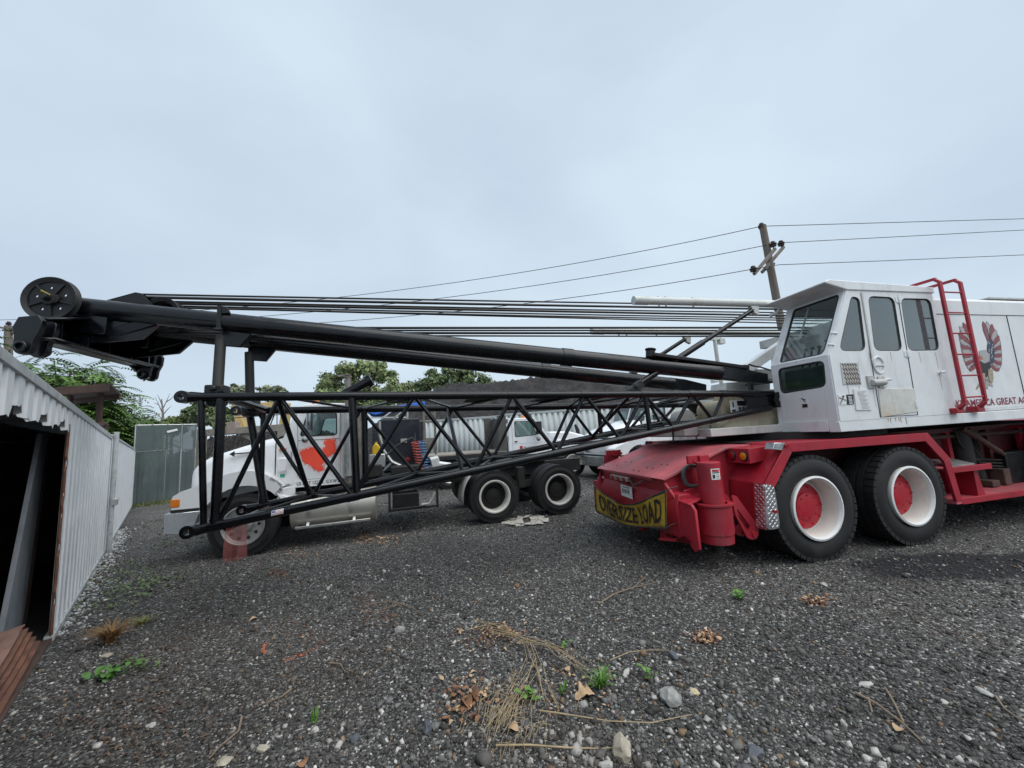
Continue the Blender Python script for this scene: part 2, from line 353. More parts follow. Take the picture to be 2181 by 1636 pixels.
def gz(x, y):     # gentle unevenness of the yard, flat where vehicles stand
    x = np.asarray(x, float); y = np.asarray(y, float)
    h = .012*np.sin(1.7*x+.6*y)+.010*np.sin(2.9*y-1.1*x+1)+.006*np.sin(5.3*x+4.1*y)
    return h*np.clip((4.6-y)/1.5, 0, 1)
def ground():
    xs = np.concatenate([[-900, -300, -100, -50, -30, -20, -14], np.arange(-10, 10.01, .1), [14, 20, 30, 50, 100, 300, 900]])
    ys = np.concatenate([[-300, -60, -15, -5, -1], np.arange(.4, 6.01, .1), [7, 8, 10, 13, 18, 25, 40, 70, 150, 400, 1200]])
    X, Y = np.meshgrid(xs, ys); Z = np.where((np.abs(X) <= 10) & (Y > 0) & (Y < 6.1), gz(X, Y), 0)
    w = len(xs); h = len(ys); v = np.stack([X, Y, Z], -1).reshape(-1, 3)
    i, j = np.meshgrid(np.arange(h-1), np.arange(w-1), indexing='ij'); a = (i*w+j).ravel()
    f = np.stack([a, a+1, a+w+1, a+w], -1)
    me = bpy.data.meshes.new('ground'); me.from_pydata(v.tolist(), [], f.tolist()); me.shade_smooth()
    kind(obj('ground', me, gmat), 'structure')
ground()

def stones(name, xy, rad, cols, label, material, flat=.65, lift=.25):
    """many loose crushed stones, six-sided and uneven, in one mesh"""
    n = len(xy); cube = np.array([(-1,-1,-1),(1,-1,-1),(1,1,-1),(-1,1,-1),(-1,-1,1),(1,-1,1),(1,1,1),(-1,1,1)], float)*.62
    quad = np.array([(0,3,2,1),(4,5,6,7),(0,1,5,4),(1,2,6,5),(2,3,7,6),(3,0,4,7)])
    V = cube[None] + rng.normal(0, .22, (n, 8, 3)); V[:, 4:, :2] *= rng.uniform(.5, .9, (n, 1, 1))
    sc = rad[:, None]*np.stack([rng.uniform(.8, 1.5, n), rng.uniform(.7, 1.1, n), rng.uniform(.45, .9, n)*flat/.65], -1)
    V *= sc[:, None]
    tl = rng.normal(0, .25, n); c, s = np.cos(tl), np.sin(tl); x = V[..., 0].copy(); V[..., 0] = x*c[:, None]-V[..., 2]*s[:, None]; V[..., 2] = x*s[:, None]+V[..., 2]*c[:, None]
    th = rng.uniform(0, 6.28, n); c, s = np.cos(th)[:, None], np.sin(th)[:, None]; x = V[..., 0].copy(); y = V[..., 1].copy(); V[..., 0] = x*c-y*s; V[..., 1] = x*s+y*c
    V[..., 0] += xy[:, 0:1]; V[..., 1] += xy[:, 1:2]
    V[..., 2] += (gz(xy[:, 0], xy[:, 1]) + rad*lift)[:, None]
    Fq = (quad[None]+8*np.arange(n)[:, None, None]).reshape(-1, 4)
    me = bpy.data.meshes.new(name); me.vertices.add(8*n); me.vertices.foreach_set('co', V.reshape(-1).astype(np.float32))
    me.loops.add(Fq.size); me.loops.foreach_set('vertex_index', Fq.ravel().astype(np.int32)); me.polygons.add(len(Fq))
    me.polygons.foreach_set('loop_start', np.arange(0, Fq.size, 4, dtype=np.int32)); me.polygons.foreach_set('loop_total', np.full(len(Fq), 4, np.int32))
    me.update(calc_edges=True)
    at = me.color_attributes.new('Col', 'FLOAT_COLOR', 'POINT'); cc = np.repeat(np.concatenate([cols, np.ones((n, 1))], 1), 8, 0)
    at.data.foreach_set('color', cc.ravel().astype(np.float32))
    o = obj(name, me, material); kind(o, 'stuff', label); return o
m_stone = mat('loose_stone', (.1, .1, .1), .85, var=.25, vs=60, attr='Col', spec=.3)
def stone_cols(n, pl):
    base = rng.choice(6, n, p=pl)
    pal = np.array([(.054, .051, .048), (.093, .089, .084), (.152, .147, .139), (.40, .385, .36), (.13, .135, .138), (.18, .125, .08)])
    return pal[base]*rng.uniform(.65, 1.4, (n, 1))
CONT_O = onz(108.7, 1366.7); CONT_D = np.array([-.672, .740, 0])
def behind_wall(xy):       # True inside the containers on the left
    nrm = np.array([.740, .672]); return ((xy-CONT_O[:2])@nrm) < .03
n = 95000
rad_ = 1.3+(13.5-1.3)*rng.uniform(0, 1, n)**1.75; ang = rng.uniform(-R(62), R(58), n)
xy = np.stack([rad_*np.sin(ang), rad_*np.cos(ang)], -1); xy = xy[~behind_wall(xy)]
d = np.linalg.norm(xy, axis=1); rs = (.0035+.0042*rng.gamma(2., .55, len(xy)))*(1+.06*d)
light = np.exp(-((xy[:, 0]-.35)**2/1.6+(xy[:, 1]-1.9)**2/1.2))    # paler, coarser stone in the middle foreground
cols = stone_cols(len(xy), [.36, .32, .18, .065, .04, .035])
pick = rng.uniform(0, 1, len(xy)) < light*.5
cols[pick] = stone_cols(pick.sum(), [.10, .24, .30, .22, .09, .05]); rs[pick] *= rng.uniform(1.0, 1.7, pick.sum())
def patch(x, y): return np.sin(.9*x+1.7*y+.5*np.sin(1.9*x))*.5+np.sin(2.3*x-1.1*y+1.3*np.sin(.8*y))*.3+np.sin(4.1*x+3.3*y)*.2
tone = patch(xy[:, 0], xy[:, 1]); cols *= (1+.26*tone)[:, None]
br = np.clip(patch(xy[:, 0]*1.3+4, xy[:, 1]*1.2)-.25+.6*(xy[:, 0] < -1.6)*(xy[:, 1] < 4), 0, 1)*.55; cols = cols*(1-br[:, None])+br[:, None]*np.array([.105, .078, .058])*rng.uniform(.6, 1.3, (len(xy), 1))
band = np.sin(.62*xy[:, 1]*2.1+.25*xy[:, 0]) > .55                 # compacted wheel tracks keep fewer loose stones
keep = ~(band & (rng.uniform(0, 1, len(xy)) < .55) & (light < .35)); xy, rs, cols = xy[keep], rs[keep], cols[keep]
stones('gravel', xy, rs, cols, 'dark crushed stone gravel covering the yard', m_stone)

# ================================================================== CRANE (axes: x to its front, y away from us, z up)
CO = onz(1742, 1200)
FC = Frame(CO, ray(4540, 721)[:2])
crane = empty('truck_crane', (CO[0], CO[1], 0), FC.rz)
tag(crane, 'red and white lattice boom truck crane with black folded boom and mast', 'crane')
C = FC.onb; CA = FC.ona
WID = 2.7                                   # overall width of the carrier

def tyre_mesh(ro, ri, w, lugs, tread=.03, sq=.0):
    h = w/2; mb = MB()
    prof = [(ri, -h*.72), (ri+.012, -h*.86), (ri+.05, -h*.97), ((ro+ri)/2, -h*1.02), (ro-.09, -h*.97), (ro-.035, -h*.90), (ro-.012, -h*.80), (ro-tread*.4, -h*.5), (ro-tread*.4, h*.5),
            (ro-.012, h*.80), (ro-.035, h*.90), (ro-.09, h*.97), ((ro+ri)/2, h*1.02), (ri+.05, h*.97), (ri+.012, h*.86), (ri, h*.72)]
    mb.lathe((0, 0, 0), (0, 1, 0), prof, 56)
    for i in range(lugs):
        for s in (-1, 1):
            a = 2*math.pi*(i+(.5 if s > 0 else 0))/lugs; Mx = Matrix.Rotation(a, 4, 'Y')
            wl = math.pi*ro/lugs*.80
            mb.box((-wl, min(s*h*.42, s*h*.93), ro-.045), (wl, max(s*h*.42, s*h*.90), ro-.002), Mx)
    for s in (-.2, .2):
        mb.lathe((0, s*h, 0), (0, 1, 0), [(ro-.03, -h*.13), (ro+.002, -h*.13), (ro+.002, h*.13), (ro-.03, h*.13)], 56)
    return mb.mesh('tyre', 40)
def bolt_ring(mb, c, r, n, y, br=.012, bl=.02):
    for i in range(n):
        a = 2*math.pi*i/n; mb.tube((c[0]+r*math.cos(a), y, c[2]+r*math.sin(a)), (c[0]+r*math.cos(a), y-bl, c[2]+r*math.sin(a)), br, n=6)
CT = tyre_mesh(.600, .345, .44, 44)
def crane_wheel(x, y, side=1):
    """side 1: dish faces us"""
    mb = MB(); s = -side
    mb.lathe((0, 0, 0), (0, s, 0), [(.340, .14), (.358, .215), (.358, .230), (.340, .236), (.334, .22), (.325, .20), (.318, .17), (.305, .06), (.300, .03), (.18, .02), (.10, .02)], 40)
    w = mb.build('wheel', m_rim, crane); w.location = (x, y, .588)
    tt = obj('tyre', CT, m_tyre, w); tt.rotation_euler = (0, random.uniform(0, 6), 0)
    h = MB(); h.lathe((0, 0, 0), (0, s, 0), [(.268, .02), (.264, .055), (.245, .068), (.20, .074), (.165, .078), (.155, .10), (.11, .112), (.05, .116), (.001, .116)], 28)
    bolt_ring(h, (0, 0, 0), .222, 10, -.066, .011, .020); bolt_ring(h, (0, 0, 0), .13, 8, -.102, .008, .016)
    h.build('hub', m_hubr, w)
    MB().lathe((0, 0, 0), (0, s, 0), [(.352, .218), (.361, .222), (.361, .234), (.340, .241), (.330, .224), (.323, .205)], 40).build('rim_flange', m_label, w)
    return w
WX = (.12, 1.60, 5.25, 6.62)
for x in WX:
    crane_wheel(x, .22); crane_wheel(x, WID-.22, -1)
for x in WX:                                # inner drums and axles
    MB().tube((x, .40, .58), (x, WID-.40, .58), .10, n=14).sphere((x, WID/2, .58), .24, 16, 10).build('axle', m_grease, crane)

# --- carrier frame, deck and fenders
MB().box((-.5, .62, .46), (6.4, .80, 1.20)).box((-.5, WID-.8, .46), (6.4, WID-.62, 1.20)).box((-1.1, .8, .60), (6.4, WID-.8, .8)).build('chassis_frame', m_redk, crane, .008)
dz = CA(1415, 1017.5, -1.5); dz2 = CA(1275, 1000, -1.5)
dn, df = dz.y, dz2.y; dzr = (dz.z+dz2.z)/2
dk = C(1548, 955.6, dn)
top_z = 1.345
# sloping engine-deck plate at the rear
x1 = dk.x; z1 = dk.z+.02
MB().prism([(-1.53, dn, dzr), (-1.50, dn, dzr+.02), (x1, dn, z1), (x1+.35, dn, top_z-.02), (x1+.35, dn, top_z-.05), (x1, dn, z1-.03), (-1.5, dn, dzr-.015)], (0, df-dn, 0)).build('deck_plate', m_redf, crane, .004)
MB().prism([(-1.47, dn+.05, dzr-.02), (x1, dn+.05, z1-.035), (x1+.35, dn+.05, top_z-.06), (x1+.35, dn+.05, .62), (-1.30, dn+.05, .30), (-1.40, dn+.05, .62)], (0, df-dn-.1, 0)).build('rear_body', m_red, crane, .006)
bolts = MB()
for k, (px, py) in enumerate([(1304, 998), (1313, 998.5), (1326, 987), (1335, 987), (1324, 993), (1370, 1005), (1381, 1006), (1383, 999), (1394, 1000), (1395, 993), (1406, 994)]):
    q = CA(px, py, -1.3); yy = q.y
    xx = -1.5+(q.z-dzr)*(x1+1.5)/max(.05, z1-dzr); xx = min(max(xx, -1.44), -1.0)
    zz = dzr+.02+(xx+1.5)/(x1+1.5)*(z1-dzr-.02); bolts.lathe((xx, yy, zz), (-.3, 0, .95), [(.014, 0), (.010, .006), (.001, .007)], 8)
bolts.build('deck_bolts', m_grease, crane)
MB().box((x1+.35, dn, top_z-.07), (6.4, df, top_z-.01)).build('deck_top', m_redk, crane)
MB().box((x1+.34, dn+.1, top_z-.008), (x1+.75, df-.1, top_z+.006)).build('deck_grime', m_grease, crane)
# rear bumper beam behind the banner, with hooks
bn, bf = .30, WID-.30
MB().prism([(-1.48, bn, .36), (-1.50, bn, .72), (-1.45, bn, .84), (-1.30, bn, .84), (-1.2, bn, .30)], (0, bf-bn, 0)).build('rear_bumper', m_red, crane, .01)
for yy in (.75, 1.25, 1.75):
    MB().tube((-1.40, yy, .37), (-1.40, yy, .24), .045).tube((-1.44, yy, .27), (-1.30, yy, .27), .03).build('tow_hook', m_red, crane)
# cheek frames that hold the jacks at both rear corners
def cheek(side):
    s = 1 if side == 0 else -1; Y = lambda v: v if side == 0 else WID-v
    mb = MB()
    a = [( -1.50, .42, .86), (-1.50, .30, .70), (-1.46, .18, .74), (-1.44, .16, .30), (-1.50, .42, .30)]
    mb.prism([(p[0], Y(p[1]), p[2]) for p in [(-1.5, .50, .40), (-1.5, .50, .96), (-1.47, .34, .78), (-1.45, .12, .76), (-1.44, .08, .70), (-1.44, .08, .30), (-1.45, .14, .26), (-1.47, .22, .36)]], (.035, 0, 0))
    mb.prism([(p[0], Y(p[1]), p[2]) for p in [(-1.30, .44, .30), (-1.30, .44, .86), (-1.0, .44, .92), (-.75, .44, .95), (-.75, .44, .30)]], (0, -.03*s, 0))
    mb.prism([(p[0], Y(p[1]), p[2]) for p in [(-1.48, .50, .78), (-1.0, .50, .80), (-1.0, .34, .78), (-1.46, .14, .74)]], (0, 0, .025))
    o = mb.build('corner_frame', m_red, crane, .006)
    MB().prism([(-1.60, Y(.56), .30), (-1.48, Y(.56), .30), (-1.48, Y(.14), .34), (-1.50, Y(.22), .40), (-1.54, Y(.34), .33)], (0, 0, .02)).build('bent_plate', m_red, crane)
cheek(0); cheek(1)
def jack(side):
    y = .22 if side == 0 else WID-.22; s = -1 if side == 0 else 1; x = -1.13
    if side == 0: q = C(1520, 1085, y); x = q.x
    j = MB().tube((x, y, .58), (x, y, 1.185), .126, n=28).build('outrigger_jack', m_red, crane, .006)
    MB().lathe((x, y, 0), (0, 0, 1), [(.02, .31), (.172, .31), (.176, .36), (.176, .40), (.186, .41), (.186, .70), (.205, .715), (.205, .735), (.15, .735)], 28).build('sleeve', m_red, j)
    MB().tube((x, y, .20), (x, y, .32), .06, n=16).lathe((x, y, .2), (0, 0, 1), [(.001, 0), (.075, 0), (.075, .025), (.06, .025)], 16).build('foot_rod', m_grease, j)
    MB().box((x-.19, y+.10*-s, .36), (x+.19, y+.30*-s, .70)).build('jack_box', m_red, j, .01)
    MB().box((x-.16, y-s*.13, 1.16), (x+.10, y-s*.165, 1.26)).box((x-.02, y-s*.10, 1.17), (x+.11, y-s*.125, 1.255)).build('top_bracket', m_red, j, .006)
    for k in (-.07, .09): MB().tube((x+k, y-s*.12, 1.20), (x+k, y-s*.19, 1.20), .022, n=8).build('pin', m_red, j)
    # pair of slotted lever plates beside the sleeve
    for yo in (-.075, .075):
        mb = MB(); me = holed(rounded([(x+.19, y+yo, .80), (x+.245, y+yo, .80), (x+.50, y+yo, .42), (x+.46, y+yo, .30), (x+.33, y+yo, .31), (x+.20, y+yo, .60)], .06),
                    [rounded([(x+.235, y+yo, .66), (x+.38, y+yo, .45), (x+.34, y+yo, .40), (x+.235, y+yo, .57)], .02)])
        obj('lever_plate', me, m_red, j, solid=.022)
    MB().tube((x+.42, y-.1, .36), (x+.42, y+.1, .36), .035, n=12).tube((x+.25, y-.075, .60), (x+.25, y+.075, .60), .012).build('lever_pin', m_hubr, j)
    # warning sticker on the tube
    if side == 0:
        st = MB(); G = []
        for k in range(7):
            a = R(-62+8*k); G.append([(x+.1275*math.sin(a+R(30)), y-.1275*math.cos(a+R(30)), z) for z in (1.0, 1.12)])
        st.quadsheet(G); sk = st.build('warning_sticker', m_label, j)
        for (za, zb, ka, kb, m) in ((1.085, 1.11, .8, 5.4, m_inkred), (1.07, 1.08, .8, 5.4, m_ink), (1.015, 1.055, .8, 2.2, m_ink), (1.03, 1.036, 2.9, 5.2, m_ink), (1.048, 1.053, 2.9, 5.2, m_ink), (1.014, 1.019, 2.9, 5.2, m_ink)):
            G = []
            for k in np.linspace(ka, kb, 6):
                a = R(-62+8*k); G.append([(x+.1288*math.sin(a+R(30)), y-.1288*math.cos(a+R(30)), z) for z in (za, zb)])
            MB().quadsheet(G).build('print', m, sk)
    return x
jx = jack(0); jack(1)
# coil of hydraulic hose between deck and jack
mb = MB(); hp = []; hq0 = C(1473, 1014, .41)
for i in range(90):
    a = 2*math.pi*i/30; hp.append((hq0.x+.02*i/30+.125*math.cos(a), .41+.012*i/30, hq0.z+.13*math.sin(a)+.01*math.sin(3*a)))
mb.pipe(hp, .017, 7);  mb.build('hydraulic_hose', m_hose, crane)

# --- fenders
F0 = (-.19, top_z); F1 = (-.57, .915); F2 = (-.62, .46)
def fender(side):
    Y = lambda v: v if side == 0 else WID-v; s = 1 if side == 0 else -1
    yo, yi = Y(0.), Y(.62); e = (0, yi-yo, 0)
    MB().prism([(F0[0]-.0, yo, F0[1]), (2.05, yo, top_z-.01), (2.05, yo, top_z-.035), (F0[0]+.02, yo, F0[1]-.035)], e).build('fender_top', m_red, crane, .004)
    MB().prism([(F0[0], yo, F0[1]), (F1[0], yo, F1[1]), (F1[0]+.03, yo, F1[1]-.01), (F0[0]+.03, yo, F0[1]-.02)], e).build('fender_slope', m_red, crane, .004)
    MB().prism([(F1[0], yo, F1[1]), (F2[0], yo, F2[1]), (F2[0]+.03, yo, F2[1]), (F1[0]+.03, yo, F1[1]-.01)], (0, e[1]*.8, 0)).build('fender_rear', m_red, crane, .004)
    # outer edge band
    o = []; band = [(-.57, .915), (-.19, top_z), (2.05, top_z-.01), (2.36, .995), (2.43, .44)]; inn = [(-.44, .87), (-.13, top_z-.105), (1.99, top_z-.115), (2.25, .95), (2.33, .44)]
    for k in range(len(band)-1):
        MB().prism([(band[k][0], yo-.004*s, band[k][1]), (band[k+1][0], yo-.004*s, band[k+1][1]), (inn[k+1][0], yo-.004*s, inn[k+1][1]), (inn[k][0], yo-.004*s, inn[k][1])], (0, .035*s, 0)).build('fender_band', m_red, crane, .004)
    MB().prism([(2.05, yo+.04*s, top_z-.012), (2.36, yo+.04*s, .99), (2.335, yo+.04*s, .975), (2.03, yo+.04*s, top_z-.04)], (0, .56*s, 0)).build('fender_front', m_red, crane)
    # round lamps in a sheet-metal housing standing on the slope
    lx = -.44 if side == 0 else -.44
    ya, yb = Y(.17), Y(.52)
    hx = -.56
    MB().prism([(hx, ya, 1.125), (hx, ya, 1.30), (-.22, ya, 1.315), (-.36, ya, 1.15)], (0, yb-ya, 0)).build('lamp_housing', m_red, crane, .004)
    for k, (yy, m) in enumerate(((.425, m_redl), (.245, m_amber))):
        lamp = MB().lathe((hx, Y(yy), 1.212), (-1, 0, 0), [(.060, 0), (.060, .012), (.048, .018)], 22).build('tail_lamp', m_rubber, crane)
        MB().lathe((hx, Y(yy), 1.212), (-1, 0, 0), [(.049, .010), (.045, .020), (.025, .027), (.001, .029)], 22).build('lens', m, lamp)
    # small chrome marker box at the top edge
    mk = MB().prism([(-.235, Y(.012), 1.29), (-.26, Y(.012), 1.352), (-.12, Y(.012), 1.352), (-.16, Y(.012), 1.285)], (0, .0, 0)) if False else MB()
    p = [C(1648, 944, 0), C(1671, 944, 0), C(1664, 960, 0), C(1644, 958, 0)]
    mk.prism([(q.x, Y(.10), q.z+.004) for q in p], (0, -.11*s, 0))
    mo_ = mk.build('marker_box', m_checker, crane, .004)
    MB().box((-.235, Y(-.012)-.006, 1.30), (-.175, Y(-.012)+.006, 1.325)).build('marker_lens', m_redl, mo_)
    # checker plate guard with rounded foot, wrapped round the corner
    gp = MB()
    pr = rounded([(F1[0]-.012, 0, F1[1]+.01), (F1[0]+.12, 0, F1[1]-.03), (F1[0]+.12, 0, .43), (F2[0]-.012, 0, .43)], .05)
    gp.prism([(q.x, Y(-.010), q.z) for q in pr], (0, .012*s, 0))
    gp.prism([(F1[0]-.014, Y(0.), F1[1]), (F1[0]-.014, Y(.14), F1[1]), (F2[0]-.014, Y(.14), .43), (F2[0]-.014, Y(0.), .43)], (.01, 0, 0))
    go = gp.build('checker_guard', m_checker, crane)
    tr = MB()
    for i in range(16):
        for j in range(4):
            z = .46+.029*i; sl = 1 if (i+j) % 2 else -1
            xx = F1[0]+.01+.03*j+(F2[0]-F1[0])*(F1[1]-z)/(F1[1]-F2[1])*.3
            tr.beam((xx-.010, Y(-.012), z-.008*sl), (xx+.010, Y(-.012), z+.008*sl), .004, .005, (0, 1, 0))
            yy = .015+.032*j; xo = F1[0]-.017+(F2[0]-F1[0])*(F1[1]-z)/(F1[1]-F2[1])
            tr.beam((xo, Y(yy-.010), z-.008*sl), (xo, Y(yy+.010), z+.008*sl), .004, .005, (1, 0, 0))
    tr.build('raised_lugs', m_checker, go, smooth=0)
    MB().box((F1[0]+.055, Y(-.018)-.008, .60), (F1[0]+.10, Y(-.018)+.008, .63)).build('reflector', m_redl, go)
fender(0); fender(1)

# --- walkway, step and belly at mid-frame
sp_ = MB().box((2.33, 0., .41), (4.55, .62, .46)).build('step_floor', m_redf, crane, .004)
MB().box((2.43, -.004, .40), (4.55, .03, .475)).build('step_edge', m_red, crane, .004)
MB().box((2.36, .0, .82), (3.05, .42, .85)).build('upper_step', m_redf, crane, .004)
MB().box((2.36, -.006, .80), (3.1, .03, .87)).build('upper_step_edge', m_red, crane, .004)
MB().prism([(2.84, .05, .46), (2.98, .05, .46), (2.9, .05, .80), (2.84, .05, .80)], (0, .5, 0)).build('step_gusset', m_red, crane)
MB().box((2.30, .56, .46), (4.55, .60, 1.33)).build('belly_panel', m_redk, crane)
MB().box((4.6, .0, 1.27), (8.2, .62, 1.31)).box((7.35, .05, .55), (8.2, .62, 1.27)).build('front_fender', m_red, crane, .01)
MB().box((7.3, .62, .5), (8.25, WID-.05, 1.30)).build('front_body', m_red, crane, .02)
MB().prism([(2.2, .45, 1.02), (2.42, .45, 1.04), (2.42, .45, 1.12), (2.25, .45, 1.12)], (0, .12, 0)).build('tie_lug', m_red, crane)
MB().tube((3.55, .50, .47), (3.55, .50, 1.3), .12, n=18).tube((3.85, .52, .47), (3.85, .52, 1.28), .07, n=14).build('hydraulic_cylinder', m_grease, crane)
MB().tube((3.45, .40, 1.32), (3.95, .30, .95), .035, n=10).tube((3.62, .42, 1.30), (4.1, .34, .9), .025, n=10).build('hydraulic_pipe', m_rustd, crane)
MB().box((2.92, .30, .50), (3.22, .52, .64)).box((2.90, .33, .65), (3.24, .55, .78)).build('junk_box', m_whited, crane, .01)
MB().prism([(2.55, .1, .856), (2.95, .08, .856), (3.08, .3, .856), (3.0, .42, .93), (2.7, .40, .90)], (0, 0, .02)).build('folded_plastic', m_alu, crane)

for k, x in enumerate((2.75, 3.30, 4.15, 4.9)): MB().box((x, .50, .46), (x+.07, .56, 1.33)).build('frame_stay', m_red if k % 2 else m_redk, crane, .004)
MB().box((4.22, .38, .46), (4.85, .56, .92)).build('valve_chest', m_blackd, crane, .015)
for k in range(4): MB().pipe([(3.42+.05*k, .47, 1.32), (3.40+.07*k, .43, 1.10), (3.62+.08*k, .42, .86-.05*k), (4.3+.1*k, .44, .80-.06*k)], .016, 7).build('hydraulic_hose', m_grease, crane)
MB().tube((2.5, .50, 1.22), (4.9, .50, 1.20), .028, n=10).build('air_pipe', m_rustd, crane)
MB().prism([(2.60, .52, 1.00), (2.74, .52, 1.00), (2.74, .52, 1.30), (2.66, .52, 1.30)], (0, .04, 0)).build('gusset', m_red, crane)
MB().box((3.66, .30, .47), (3.82, .50, .56)).build('tool_tin', m_rustd, crane, .01); MB().box((3.98, .32, .47), (4.12, .48, .70)).build('tool_tin', m_rustd, crane, .01)
# --- turntable and revolving frame
MB().lathe((1.35, WID/2, 0), (0, 0, 1), [(.01, 1.33), (1.15, 1.33), (1.15, 1.44), (.01, 1.44)], 48).build('turntable', m_grease, crane)
SB = 1.435
MB().box((-.55, .75, SB+.005), (.62, 2.62, SB+.11)).build('revolving_frame', m_whited, crane, .008)
p0_, p1_ = C(1443, 925, .95), C(1660, 905, .95)
MB().box((-.78, .98, SB+.03), (-.552, 2.4, SB+.19)).build('front_beam', m_whited, crane, .008)
MB().box((.622, -.012, SB-.01), (7.2, .12, 1.552)).build('side_skirt', m_white, crane, .006)
MB().box((.622, .12, SB-.005), (7.2, 2.62, 1.50)).build('platform', m_blackd, crane)
MB().box((.605, .12, SB+.0), (.622, .80, 1.56)).build('skirt_end', m_white, crane)
# boom foot brackets, cream with rust
for yy in (.92, 1.72):
    me = holed(rounded([(-.32, yy, SB+.11), (.80, yy, SB+.11), (.80, yy, 2.05), (.45, yy, 2.05), (.30, yy, 1.78), (.0, yy, 1.72), (-.08, yy, 1.66)], .06), [])
    obj('boom_foot_bracket', me, m_cream, crane, solid=.05)
MB().box((-.25, .99, SB+.11), (.55, 1.70, 1.62)).build('winch_base', m_cream, crane, .01)
MB().tube((.15, 1.02, 1.80), (.15, 1.66, 1.80), .15, n=22).lathe((.15, 1.04, 1.8), (0, 1, 0), [(.05, 0), (.24, 0), (.24, .03), (.15, .03)], 24).build('winch_drum', m_cream, crane)
MB().tube((-.22, 1.60, 1.70), (-.22, 1.85, 1.70), .14, n=20).build('winch_motor', m_whited, crane)
dpl = MB().box((-.02, .938, 1.73), (.26, .942, 1.92)).build('warning_decal', m_label, crane)
for (xa, xb, za, zb) in ((.10, .24, 1.84, 1.91), (.0, .06, 1.74, 1.79), (.02, .04, 1.82, 1.90), (.12, .15, 1.75, 1.82), (.18, .21, 1.75, 1.82)):
    MB().box((xa, .934, za), (xb, .938, zb)).build('print', m_ink, dpl)
gr = MB()
for k in range(6): gr.box((.28+.045*k, .93, 1.74), (.305+.045*k, .96, 1.92))
gr.build('grille_bars', m_grease, crane)
w1 = [C(1580, 887, .95), C(1570, 903, .94), C(1548, 908, .93), C(1535, 909, .92), C(1522, 920, .9), C(1517, 929, .9), C(1516, 936, .9)]
MB().pipe(w1, .007, 6).pipe([C(1512, 905, .95), C(1515, 915, .93), C(1519, 922, .92)], .006, 6).pipe([C(1489, 925, .9), C(1482, 932, .9), C(1487, 938, .9)], .008, 6).build('loose_cable', m_grease, crane)
MB().tube(C(1433, 918, 1.2), C(1434, 942, 1.2), .012, n=8).build('rubber_stop', m_rubber, crane)

# --- operator's cab
CZ0, CZ1 = 1.552, 3.225
xf, xb_ = .64, 2.62                # front face, rear end
cw = .80                            # cab width
ap_t = C(1800, 617, 0); ap_b = C(1767, 757, 0)
xt = ap_t.x; zk = ap_b.z           # top of A pillar, height of the kink
side = [(xf, 0, CZ0), (xb_, 0, CZ0), (xb_, 0, CZ1), (xt, 0, CZ1), (xf, 0, zk)]
P6 = lambda x, y, b=0.: C(1600+x/3.754, 560+y/3.754, b)     # from the 3.754x enlargement of the cab
win_tri = rounded([P6(790, 268), P6(855, 285), P6(908, 706), P6(692, 706)], .11)
win_door = rounded([P6(922, 266), P6(1132, 278), P6(1200, 706), P6(975, 706)], .10)
win_rear = rounded([P6(1183, 284), P6(1422, 290), P6(1497, 702), P6(1245, 706)], .10)
for wl in (win_tri, win_door, win_rear):
    for q in wl: q.y = 0
obj('cab_side', holed(side, [win_tri, win_door, win_rear]), m_white, crane, solid=.03)
far_side = [(p[0], cw, p[2]) for p in side]
fw = [rounded([(.80, cw, 2.42), (1.95, cw, 2.42), (1.95, cw, 3.12), (1.13, cw, 3.12)], .08)]
obj('cab_side', holed(far_side, fw), m_white, crane, solid=.03)
def window(loop, nrm, g, name='window', parent=None, seal=.016):
    loop = [Vector(p) for p in loop]; o = MB().pipe(loop, seal, 7, closed=True).build(name, m_seal, parent or crane)
    me = bpy.data.meshes.new('pane'); me.from_pydata([tuple(p) for p in loop], [], [tuple(range(len(loop)))]); obj('pane', me, g, o)
    return o
window(win_tri, (0, -1, 0), g_side); window(win_door, (0, -1, 0), g_side); window(win_rear, (0, -1, 0), g_side)
for q in fw: window(q, (0, 1, 0), g_clear)
# front: raked upper windscreen and lower pane
def FP(px, py):                     # a point on the raked windscreen plane
    # plane through (xf,*,zk) and (xt,*,CZ1)
    d = FC.loc(CAM+ray(px, py)) - FC.loc(CAM); o = FC.loc(CAM)
    nx, nz = (CZ1-zk), -(xt-xf); t_ = (nx*(xf-o.x)+nz*(zk-o.z))/(nx*d.x+nz*d.z); return o+d*t_
G6 = lambda x, y: FP(1600+x/3.754, 560+y/3.754)
def L6(x, y): return CA(1600+x/3.754, 560+y/3.754, xf)
wu = rounded([G6(348, 372), G6(708, 252), G6(668, 500), G6(575, 735), G6(232, 806)], .07)
ftop = [(xf, 0, zk), (xf, cw, zk), (xt, cw, CZ1), (xt, 0, CZ1)]
def clampy(lp, a=.05, b=cw-.05):
    for q in lp: q.y = min(max(q.y, a), b)
    return lp
wu = clampy(wu); 
for q in wu: q.x = xf+(min(max(q.z, zk+.03), CZ1-.05)-zk)*(xt-xf)/(CZ1-zk); q.z = min(max(q.z, zk+.03), CZ1-.05)
obj('cab_front_upper', holed(ftop, [wu]), m_white, crane, solid=.025)
wl_ = clampy(rounded([L6(222, 850), L6(582, 783), L6(600, 985), L6(248, 1043)], .07))
for q in wl_: q.z = min(q.z, zk-.04)
obj('cab_front_lower', holed([(xf, 0, CZ0), (xf, cw, CZ0), (xf, cw, zk), (xf, 0, zk)], [wl_]), m_white, crane, solid=.025)
window(wu, (-1, 0, 0), g_cab, 'windscreen'); window(wl_, (-1, 0, 0), g_dark, 'lower_windscreen')
MB().box((xb_-.03, .015, CZ0), (xb_, cw-.015, CZ1)).build('cab_rear', m_white, crane)
